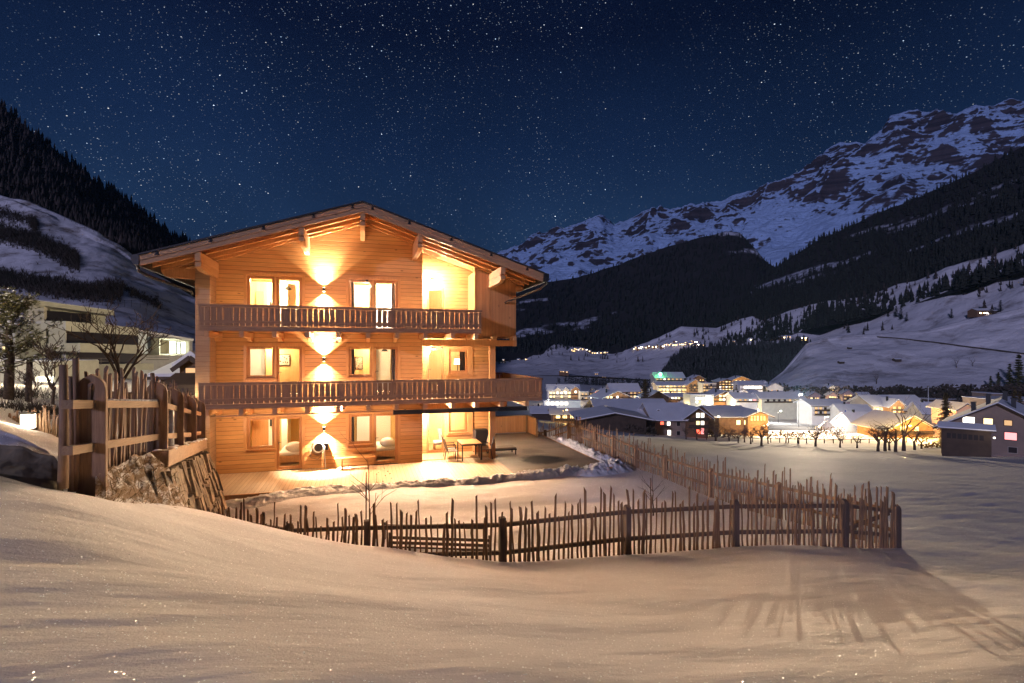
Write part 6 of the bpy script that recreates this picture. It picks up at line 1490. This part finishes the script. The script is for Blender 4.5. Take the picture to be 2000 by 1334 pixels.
vl(1630, 460, 6.0, 14000, (1, .9, .75), 'lamp at the back of the village near the lit slope')
x, y, z = GP(1560, 226)
light('SPOT', 'field_floodlight', (x+.9, y-.8, z+15.0), 1150000, (1, .78, .52), .3, target=(4, -10, 0), spot_size=R_(75), spot_blend=.7)
# yellow hedge and orchard fence
def hedge(px0, px1, s, h, seed, label, mat):
    a = GP(px0, s); b = GP(px1, s); rr = random.Random(seed); q = MB(); n = int((Vector(b)-Vector(a)).length*26)
    for i in range(n):
        f = rr.random(); c = Vector(a).lerp(Vector(b), f); hh = h*(.6+.5*vnoise(np.array([f*9.]), np.array([seed*1.]))[0]); c += Vector((rr.uniform(-1, 1), rr.uniform(-1, 1), rr.random()**.7*hh))
        u = Vector((rr.gauss(0, 1), rr.gauss(0, 1), rr.gauss(0, 1))).normalized()*.28; v = u.cross(Vector((rr.random(), rr.random(), 1))).normalized()*.2; q.quad(c-u, c-v, c+u, c+v)
    o = q.build('hedge', mat, origin=a); tag(o, label, 'hedge')
M['hedge'] = mat_plain('hedge_twigs', (.20, .12, .05), .9, 0, .6, .35)
hedge(1596, 1648, 158, 3.4, 3, 'tall clipped hedge glowing yellow in front of the floodlit square', M['hedge'])
hedge(1508, 1592, 160, 2.6, 4, 'brown hedge left of the glowing yellow one', M['hedge'])
hedge(1385, 1440, 150, 1.6, 5, 'low dark hedge in front of the wide wooden barn', M['brush'])
hedge(1215, 1285, 128, 2.2, 6, 'dark bushes along the foot of the big barn', M['brush'])
hedge(1800, 1846, 112, 1.0, 7, 'low bushes between orchard and dark annex', M['hedge'])
ofp = [GP(px, s_) for px, s_ in ((1470, 128), (1540, 131), (1610, 133), (1680, 135), (1750, 136), (1830, 138))]
t = empty('wire_fence', ofp[2], 'thin post and rail fence running behind the orchard trees', 'fence')
for a, b in zip(ofp, ofp[1:]):
    q = MB(); q.beam(Vector(a)+Vector((0, 0, 1.0)), Vector(b)+Vector((0, 0, 1.0)), .08, .12); q.build('rail', M['eave'], t)
    for k in range(4): c = Vector(a).lerp(Vector(b), k/4); q = MB(); q.box(c.x-.08, c.x+.08, c.y-.08, c.y+.08, c.z-.3, c.z+1.2); q.build('post', M['eave'], t)
for (a_, b_, s_, h_, sd_, lb_) in ((-60, 60, 20.5, .7, 11, 'low dark plants around the pine trunk at far left'), (60, 112, 16.5, .45, 12, 'dry stalks on the snow bank below the garage wall')):
    a = GP(a_, s_); b = GP(b_, s_); rr = random.Random(sd_); q = MB()
    for i in range(900):
        c = Vector(a).lerp(Vector(b), rr.random()) + Vector((rr.gauss(0, .5), rr.gauss(0, 1.0), 0)); c.z = gz(c.x, c.y); d = Vector((rr.gauss(0, .5), rr.gauss(0, .5), 1)).normalized()*h_*rr.uniform(.3, 1); w = Vector((rr.uniform(-1, 1), rr.uniform(-1, 1), 0)).normalized()*.012
        q.tri(c-w, c+w, c+d)
    o = q.build('undergrowth', M['brush']); tag(o, lb_, 'undergrowth', kind='stuff')
# orchard: bare fruit trees along the foot of the field
protos = [bare_proto('fruit_tree', 100+i, 5.5, crooked=.85, depth=4, kids=4, tr=.20) for i in range(3)]
used = [False]*3
orch = [(1361, 126, .9), (1398, 126, 1.2), (1424, 128, .9), (1442, 122, .8), (1454, 126, .85), (1466, 120, .9), (1487, 114, 1.25), (1500, 124, .8), (1535, 130, .75), (1560, 128, .8), (1593, 118, 1.15), (1641, 114, .95), (1674, 112, .8), (1715, 98, 1.25), (1729, 99, 1.35), (1737, 102, 1.0), (1749, 96, 1.3), (1786, 104, 1.15), (1800, 108, .9), (1340, 124, .7), (1380, 130, .7)]
wh = ['directly below the glass gable of the farmhouse', 'tall, under the small lamp left of the wooden barn', 'in front of the left half of the wooden barn', 'small, before the middle of the wooden barn', 'small, left of the barn corner', 'at the corner between wooden barn and orange gable', 'large, in front of the orange gable end', 'small, just right of the orange gable end', 'small, before the left part of the brown hedge', 'small, before the right part of the brown hedge', 'crooked, where brown hedge meets yellow hedge',
      'round, at the right end of the yellow hedge', 'little and ball shaped, alone on the bright snow', 'leaning left, first of the dense clump before the amber barn', 'tall, second of the dense clump before the amber barn', 'thin, in the middle of the dense clump', 'dark upright, lowest of the dense clump', 'right of the tall poplar before the amber barn', 'rightmost, near the yard bushes', 'small, in front of the farmhouse wall', 'small, just right of the farmhouse gable']
for i, ((px_, s_, sc_), w_) in enumerate(zip(orch, wh)):
    k = i % 3; x, y, z = GP(px_, s_); place_bare(protos[k], x, y, z, sc_, i*1.7, 'bare fruit tree, '+w_, 'fruit trees at the foot of the field', not used[k]); used[k] = True
pt_ = bare_proto('tall_tree', 222, 10.5, crooked=.45, depth=5, kids=3, tr=.30)
x, y, z = GP(1765, 101); place_bare(pt_, x, y, z, 1.0, 0, 'tallest bare tree of the orchard with long upright trunk before the amber barn', None, True)
# conifers and big trees in the village
def con(px, s, htop, r, seed, label, mat, **k):
    x, y, z = GP(px, s); h = zrow(htop, s)-z; return conifer('conifer', x, y, z, h, r, seed, label, mat, **k)
M['needle_lit'] = mat_plain('needles_brownish', (.15, .11, .05), .85, 0, .5, .4)
con(1848, 112, 768, 3.6, 1, 'snow dusted conifer left of the dark gabled house', M['needle_lit'], whorls=20, per=12, density=1.3, width=.09)
con(1260, 250, 741, 7.2, 2, 'big dark spruce between the salmon house and the beacon hotel', M['needle_lit'], whorls=16, per=14, density=1.2, width=.10)
con(1981, 190, 757, 2.6, 3, 'small pale conifer at the right edge above the gabled house', M['needle_lit'], whorls=14, per=9)
con(1992, 205, 763, 2.6, 4, 'small conifer at the very right edge', M['needle_lit'], whorls=14, per=9)
con(1376, 300, 762, 2.2, 6, 'slim dark conifer behind the modern house', M['needle'], whorls=12, per=8)
con(1438, 420, 752, 3.0, 7, 'dark conifer between the tiered chalet and the inn', M['needle'], whorls=12, per=8)
pt2 = bare_proto('tall_tree', 301, 12, crooked=.55, depth=5, kids=3, tr=.3)
for i, (px_, s_, sc_, lb) in enumerate(((1693, 300, 1.7, 'large leafless lime tree lit from below left of the cream farmhouse'), (1560, 330, 1.6, 'tall leafless tree behind the floodlit square'), (1548, 360, 1.5, 'tall leafless tree left behind the floodlit square'), (1590, 420, 1.6, 'leafless tree at the back right of the square'))):
    x, y, z = GP(px_, s_); place_bare(pt2, x, y, z, sc_, i*2.1, lb, None, i == 0)
# floodlight mast without lamp, flag banners, white umbrella canopy
x, y, z = GP(1813, 330); q = MB(); q.tube([(x, y, z), (x, y, zrow(754, 330))], [.25, .12], 6); tag(q.build('mast', M['white'], origin=(x, y, z)), 'slim white mast beside the snowy conifer', 'mast')
x, y, z = GP(1653, 205); t = empty('banner', (x, y, z), 'tall blue banner flag in front of the small house by the square', 'banner')
q = MB(); q.tube([(x, y, z), (x, y, zrow(800, 205))], .08, 6); q.build('pole', M['white'], t); q = MB(); q.box(x-.9, x-.1, y-.02, y+.02, zrow(818, 205), zrow(801, 205)); q.build('flag', mat_plain('blue_cloth', (.05, .12, .45), .7), t)
x, y, z = GP(1615, 195); q = MB(); q.tube([(x, y, z), (x, y, z+2.6)], .12, 6); q.tube([(x, y, z+2.0), (x, y, z+4.4)], [3.0, .15], 14); tag(q.build('canopy', M['white'], origin=(x, y, z)), 'round white canopy glowing on the floodlit square', 'canopy')
# meadow barns on the knoll and hillside
def on_hill(px, py, X, Y, Z):
    nv = X.shape[1]-11; t_, s_ = ts(X[:, :nv], Y[:, :nv]); r_ = HZ-(Z[:, :nv]-CAM[2])*1000/s_; d_ = ((t_*1000+1000-px)**2 + (r_-py)**2)
    i, j = np.unravel_index(np.argmin(d_), d_.shape); return float(s_[i, j]), float(Z[i, j])
def hut(px, py, hl, w, h, label, name='meadow_barn', wins=(), wall='dark', cat='barn', group=None):
    s_, z_ = on_hill(px, py, *hl); s_ -= 1.0
    return gable_house(name, px, s_, w, w*.8, z_+h, w*.16, rnd.uniform(-12, 12), WALLS[wall], M['roofsnow'], label, cat, group, base=z_-2.5, over=.5, wins=[(u, z_+v, a, b, k, 'f') for (u, v, a, b, k) in wins])
SFh = (sfx, sfy, sfz); SHh = (shx, shy, shz)
hut(1645, 710, SFh, 5.2, 2.3, 'dark hay barn on the left of the snowy knoll', group='hay barns on the snowy slopes')
hut(1755, 706, SFh, 6.5, 2.6, 'larger dark hay barn in the middle of the snowy knoll', group='hay barns on the snowy slopes')
hut(1661, 681, SFh, 4.0, 1.8, 'small hay barn high on the left shoulder of the snowy knoll', group='hay barns on the snowy slopes')
hut(1571, 661, (wgx, wgy, wgz), 14, 7, 'farm with bright lights on the rim above the wooded gully', 'hill_farm', [(-3.5, 5.4, 2.6, 1.4, 'C'), (2.5, 5.4, 3, 1.4, 'Y'), (0, 2.5, 8, 1.0, 'W')], 'brown', 'house')
hut(1922, 615, SHh, 20, 7, 'lit farmhouse standing high on the snowy hillside at right', 'hill_farm', [(-5, 3, 3, 1.4, 'Y'), (0, 3, 3, 1.4, 'W'), (4, 3, 3, 1.4, 'C')], 'brown', 'house')
hut(1948, 612, SHh, 9, 3, 'small barn right beside the lit farmhouse high on the hillside', group='hay barns on the snowy slopes')
hut(1573, 627, SHh, 12, 4, 'lone barn on the middle of the upper snowy hillside', group='hay barns on the snowy slopes')
for i, (px_, py_, h_) in enumerate(((1760, 625, 26), (1750, 620, 22), (1771, 628, 18), (1858, 622, 20), (1954, 610, 24), (1897, 560, 30), (1930, 548, 34), (1920, 556, 26), (1735, 618, 14))):
    s_, z_ = on_hill(px_, py_, *SHh); p = P(px_, py_, s_)
    conifer('conifer', p[0], p[1], z_, h_*s_/1000., h_*s_/1000.*.24, 50+i, ['dark conifer in the middle of the small group on the snowy hillside', 'dark conifer left in the small group on the snowy hillside', 'dark conifer low in the small group on the snowy hillside', 'lone dark conifer on the open snow below the lit hill farmhouse', 'dark conifer beside the lit hill farmhouse', 'dark conifer at the left of the trio near the forest edge', 'tallest dark conifer of the trio near the forest edge', 'dark conifer in the middle of the trio near the forest edge', 'smallest conifer left of the group on the snowy hillside'][i], M['needle_far'], whorls=9, per=7, seg=3, width=.25)
for i, (px_, py_, h_, lb) in enumerate(((1712, 750, 30, 'bare dark tree at the foot of the snowy knoll left of the cream farmhouse'), (1900, 715, 20, 'bare dark tree right side of the knoll'), (1868, 718, 24, 'dark bushy tree left of the bare one on the right side of the knoll'))):
    s_, z_ = on_hill(px_, py_, *SFh); p = P(px_, py_, s_); place_bare(pt2, p[0], p[1], z_, h_*s_/1000./12, i*1.3, lb, None, False)
# right edge dark firs
for i, (px_, py_, h_) in enumerate(((1990, 770, 70), (2012, 770, 66), (1972, 768, 52), (1950, 766, 36), (1935, 764, 28))):
    s_, z_ = on_hill(px_, min(py_, 760), *SFh); p = P(px_, py_, s_)
    conifer('conifer', p[0], p[1], z_-1, h_*s_/1000., h_*s_/1000.*.22, 70+i, ['tall dark fir rising at the right edge of the photo', 'dark fir cut by the right edge of the photo', 'medium dark fir left of the tall one at the right edge', 'short dark fir third from the right edge', 'shortest dark fir of the row at the right edge'][i], M['needle'], whorls=14, per=9, seg=4, width=.16)
# lane crossing the knoll
ln = [(1706, 658), (1760, 662), (1830, 670), (1900, 679), (1985, 690), (2060, 699)]; q = MB(); L_ = []
for i in range(60):
    f = i/59*(len(ln)-1); k = min(int(f), len(ln)-2); g = f-k; px_ = ln[k][0]*(1-g)+ln[k+1][0]*g; py_ = ln[k][1]*(1-g)+ln[k+1][1]*g
    s_, z_ = on_hill(px_, py_, *SFh); x, y, _ = P(px_, HZ, s_); L_.append(Vector((x, y, z_)))
L_ = [Vector((sum(p.x for p in L_[max(0, i-3):i+4])/len(L_[max(0, i-3):i+4]), sum(p.y for p in L_[max(0, i-3):i+4])/len(L_[max(0, i-3):i+4]), sum(p.z for p in L_[max(0, i-3):i+4])/len(L_[max(0, i-3):i+4])+.5)) for i in range(len(L_))]
for a, b in zip(L_, L_[1:]): q.beam(a, b, 3.0, 1.2)
o = q.build('lane', M['brush']); o['kind'] = 'structure'
# ------------------------------------------------------------------ far villages: tiny lit houses
def ordw(n):
    one = 'first second third fourth fifth sixth seventh eighth ninth tenth eleventh twelfth thirteenth fourteenth fifteenth sixteenth seventeenth eighteenth nineteenth'.split()
    tens = {20: 'twenty', 30: 'thirty', 40: 'forty', 50: 'fifty', 60: 'sixty'}; tth = {20: 'twentieth', 30: 'thirtieth', 40: 'fortieth', 50: 'fiftieth', 60: 'sixtieth'}
    return one[n-1] if n < 20 else tth[n] if n % 10 == 0 else tens[n//10*10]+'-'+one[n % 10-1]
def far_village(pts, hl, s_, group, kinds, wlist, seed, where):
    pts = sorted(pts)
    rr = random.Random(seed); first = {}
    for i, (px_, py_) in enumerate(pts):
        if hl is not None: sd, z_ = on_hill(px_, py_, *hl); sd -= 4
        else:
            sd = s_
            z_ = CAM[2]-(py_-HZ)*sd/1000.
        k = rr.choice(kinds); w = rr.choice((9, 11, 13)); key = (k, w)
        x0, y0, _ = P(px_, HZ, sd)
        if key not in first:
            t, put = gable_house('village_house', px_, sd, w, w*.8, z_+4.6, 2.0, rr.uniform(-10, 10), WALLS[rr.choice(wlist)], M['roofsnow'], 'x', 'house', group, base=z_-6, over=.7, wins=[(-w*.22, z_+2.6, w*.26, 2.0, k, 'f'), (w*.2, z_+2.6, w*.24, 1.8, rr.choice((k, 'D')), 'f')])
            first[key] = (t, z_)
        else:
            t0, z0 = first[key]; t = copy_tree(t0); t.location = (x0, y0, t0.location.z + z_-z0)
        t['label'] = 'tiny lit house, '+ordw(i+1)+' from the left in '+where
FMh = (fmx, fmy, fmz)
r = random.Random(3)
v1 = [(r.triangular(972, 1088, 1020), r.uniform(703, 727)) for i in range(64)]
far_village(v1, None, 1900, 'houses of the far village beyond the chalet', 'YCCWD', ['cream', 'brown', 'white'], 1, 'the far village beyond the chalet')
v2 = [(x, 683-(x-1118)*.02+r.uniform(-1.5, 4)) for x in (1118, 1121, 1124, 1127, 1131, 1134, 1139, 1146, 1152, 1158, 1163, 1168, 1175, 1181, 1185)]
far_village(v2, SHh, 0, 'houses of the hamlet at the foot of the dark mountain', 'YWC', ['orange', 'cream'], 2, 'the hamlet below the dark mountain')
v3 = [(x, 681-(x-1240)*.09+r.uniform(-1.5, 3)) for x in list(np.linspace(1240, 1350, 34))] + [(r.gauss(1340, 9), r.uniform(668, 677)) for i in range(10)]
far_village(v3, SHh, 0, 'houses of the orange lit hamlet on the snowy slope', 'WYYC', ['orange', 'cream', 'white'], 3, 'the orange lit hamlet on the snowy slope')
v4 = [(1428, 669), (1431, 669.5), (1468, 665.5), (1505, 663), (1528, 663), (1534, 662), (1541, 661), (1366, 675), (1372, 676)]
far_village(v4, SHh, 0, 'houses scattered on the rim of the wooded gully', 'CYD', ['white', 'brown'], 4, 'the row above the wooded gully')
v5 = [(1180, 738), (1195, 736), (1098, 728), (1105, 729), (1165, 733)]
far_village(v5, None, 1150, 'unlit farms on the valley floor', 'd', ['brown', 'dark'], 5, 'the row on the valley floor')
for (px_, sd, p_, c_) in ((1125, 1000, 60000, (1, .7, .4)), (1340, 940, 90000, (1, .62, .28)), (1290, 940, 50000, (1, .66, .32)), (1030, 1880, 150000, (1, .9, .7)), (1060, 1880, 120000, (1, .95, .8))):
    pass
# trees along the river on the valley floor
def row_trees(px0, px1, s0, s1, n, hmin, hmax, seed, label, mat):
    rr = random.Random(seed); q = MB()
    for i in range(n):
        f = rr.random(); px_ = px0+(px1-px0)*f; s_ = s0+(s1-s0)*f+rr.uniform(-15, 15); x, y, z = GP(px_, s_); h = rr.uniform(hmin, hmax); w = h*rr.uniform(.18, .35)
        for k in range(26):
            c = Vector((x+rr.gauss(0, w*.5), y+rr.gauss(0, w*.5), z+h*rr.uniform(.1, 1))); u = Vector((rr.gauss(0, 1), rr.gauss(0, 1), rr.gauss(0, 1.5))).normalized()*h*.09; v = u.cross(Vector((1, rr.random(), .3))).normalized()*h*.06; q.quad(c-u, c-v, c+u, c+v)
    o = q.build('woodland', mat); tag(o, label, 'woodland', kind='stuff')
row_trees(1090, 1290, 900, 720, 150, 7, 15, 1, 'dark line of trees along the river on the valley floor', M['wood_grey'])
row_trees(1540, 2100, 480, 360, 420, 7, 15, 2, 'bare woodland at the foot of the snowy knoll behind the village', M['wood_brown'])
row_trees(1290, 1560, 600, 520, 200, 8, 16, 3, 'bare trees at the foot of the wooded gully behind the hotels', M['wood_grey'])
# brush strips on the steep slope at left
def brush(path, wid, n, seed, label, hgt=1.2):
    rr = random.Random(seed); q = MB()
    for i in range(n):
        f = rr.random()*(len(path)-1); k = int(f); g = f-k; px_ = path[k][0]*(1-g)+path[k+1][0]*g; py_ = path[k][1]*(1-g)+path[k+1][1]*g + rr.gauss(0, wid)
        nv_ = lhx.shape[1]-11
        u = np.interp(px_, [-600, 760], [0, lhx.shape[0]-1]); 
        t_c, s_c = LHT; row = int(np.clip(np.interp(px_, LHX, np.arange(len(LHX))), 0, len(LHX)-1)); rows_ = LHR[row]
        j = int(np.argmin(np.abs(rows_-py_))); x, y, z = lhx[row, j], lhy[row, j], lhz[row, j]
        h = hgt*rr.uniform(.4, 1.3)
        for m_ in range(5):
            an = rr.uniform(0, 6.28); tip = Vector((x+math.cos(an)*h*.6, y+math.sin(an)*h*.6, z+h)); b0_ = Vector((x+rr.uniform(-.3, .3), y+rr.uniform(-.3, .3), z-.1)); w = Vector((-math.sin(an), math.cos(an), 0))*.10
            q.tri(b0_-w, b0_+w, tip)
    o = q.build('brush', M['brush'], None); tag(o, label, 'brush', kind='stuff')
nv_ = lhx.shape[1]-11
LHT = ts(lhx[:, :nv_], lhy[:, :nv_]); LHR = HZ-(lhz[:, :nv_]-CAM[2])*1000/LHT[1]; LHX = LHT[0][:, 0]*1000+1000
brush([(-60, 450), (0, 455), (70, 472), (120, 495), (155, 515)], 9, 3200, 1, 'dark dry brush in the upper strip across the steep slope at left', 2.0)
brush([(-60, 412), (0, 416), (60, 432), (75, 445)], 6, 900, 2, 'short strip of brush near the top of the steep slope at left', 1.6)
brush([(-60, 540), (0, 545), (90, 560), (180, 572), (240, 568)], 9, 3200, 3, 'dark dry brush in the lower strip across the steep slope at left', 2.0)
brush([(240, 560), (275, 580), (315, 596)], 4, 350, 4, 'thin tail of brush running down the steep slope toward the chalet', 1.2)
# slope fences and avalanche barriers
x, y, z = lhx[0, 0], lhy[0, 0], lhz[0, 0]
def slope_fence(path, n, label, h=1.6):
    pts = []
    for i in range(n):
        f = i/(n-1)*(len(path)-1); k = min(int(f), len(path)-2); g = f-k; px_ = path[k][0]*(1-g)+path[k+1][0]*g; py_ = path[k][1]*(1-g)+path[k+1][1]*g
        row = int(np.clip(np.interp(px_, LHX, np.arange(len(LHX))), 0, len(LHX)-1)); j = int(np.argmin(np.abs(LHR[row]-py_))); pts.append(Vector((lhx[row, j], lhy[row, j], lhz[row, j])))
    t = empty('slope_fence', pts[n//2], label, 'fence')
    for p in pts: q = MB(); q.beam(p-Vector((0, 0, .3)), p+Vector((0, 0, h)), .09, .09, up=(1, 0, 0)); q.build('post', M['eave'], t)
    for zz in (h*.55, h*.95): q = MB(); q.tube([p+Vector((0, 0, zz)) for p in pts], .03, 4); q.build('wire', M['eave'], t)
slope_fence([(-20, 550), (60, 572), (120, 585), (200, 596), (318, 603)], 34, 'wire fence running along the foot of the steep slope above the terraced building', 2.2)
slope_fence([(130, 430), (190, 455), (240, 488)], 14, 'short barrier fence along the upper right shoulder of the steep slope', 1.6)

# ------------------------------------------------------------------ thin night haze over the whole valley
hz = MB(); hz.box(-9500, 12500, -60, 9500, -400, 3600)
m = D.materials.new('haze'); m.use_nodes = True; nt_ = m.node_tree; nt_.nodes.clear()
v_ = nt_.nodes.new('ShaderNodeVolumePrincipled'); o_ = nt_.nodes.new('ShaderNodeOutputMaterial'); nt_.links.new(v_.outputs[0], o_.inputs['Volume'])
v_.inputs['Color'].default_value = (.25, .55, 1, 1); v_.inputs['Density'].default_value = .000026; v_.inputs['Anisotropy'].default_value = .3
h_ = hz.build('haze', m); h_['kind'] = 'stuff'
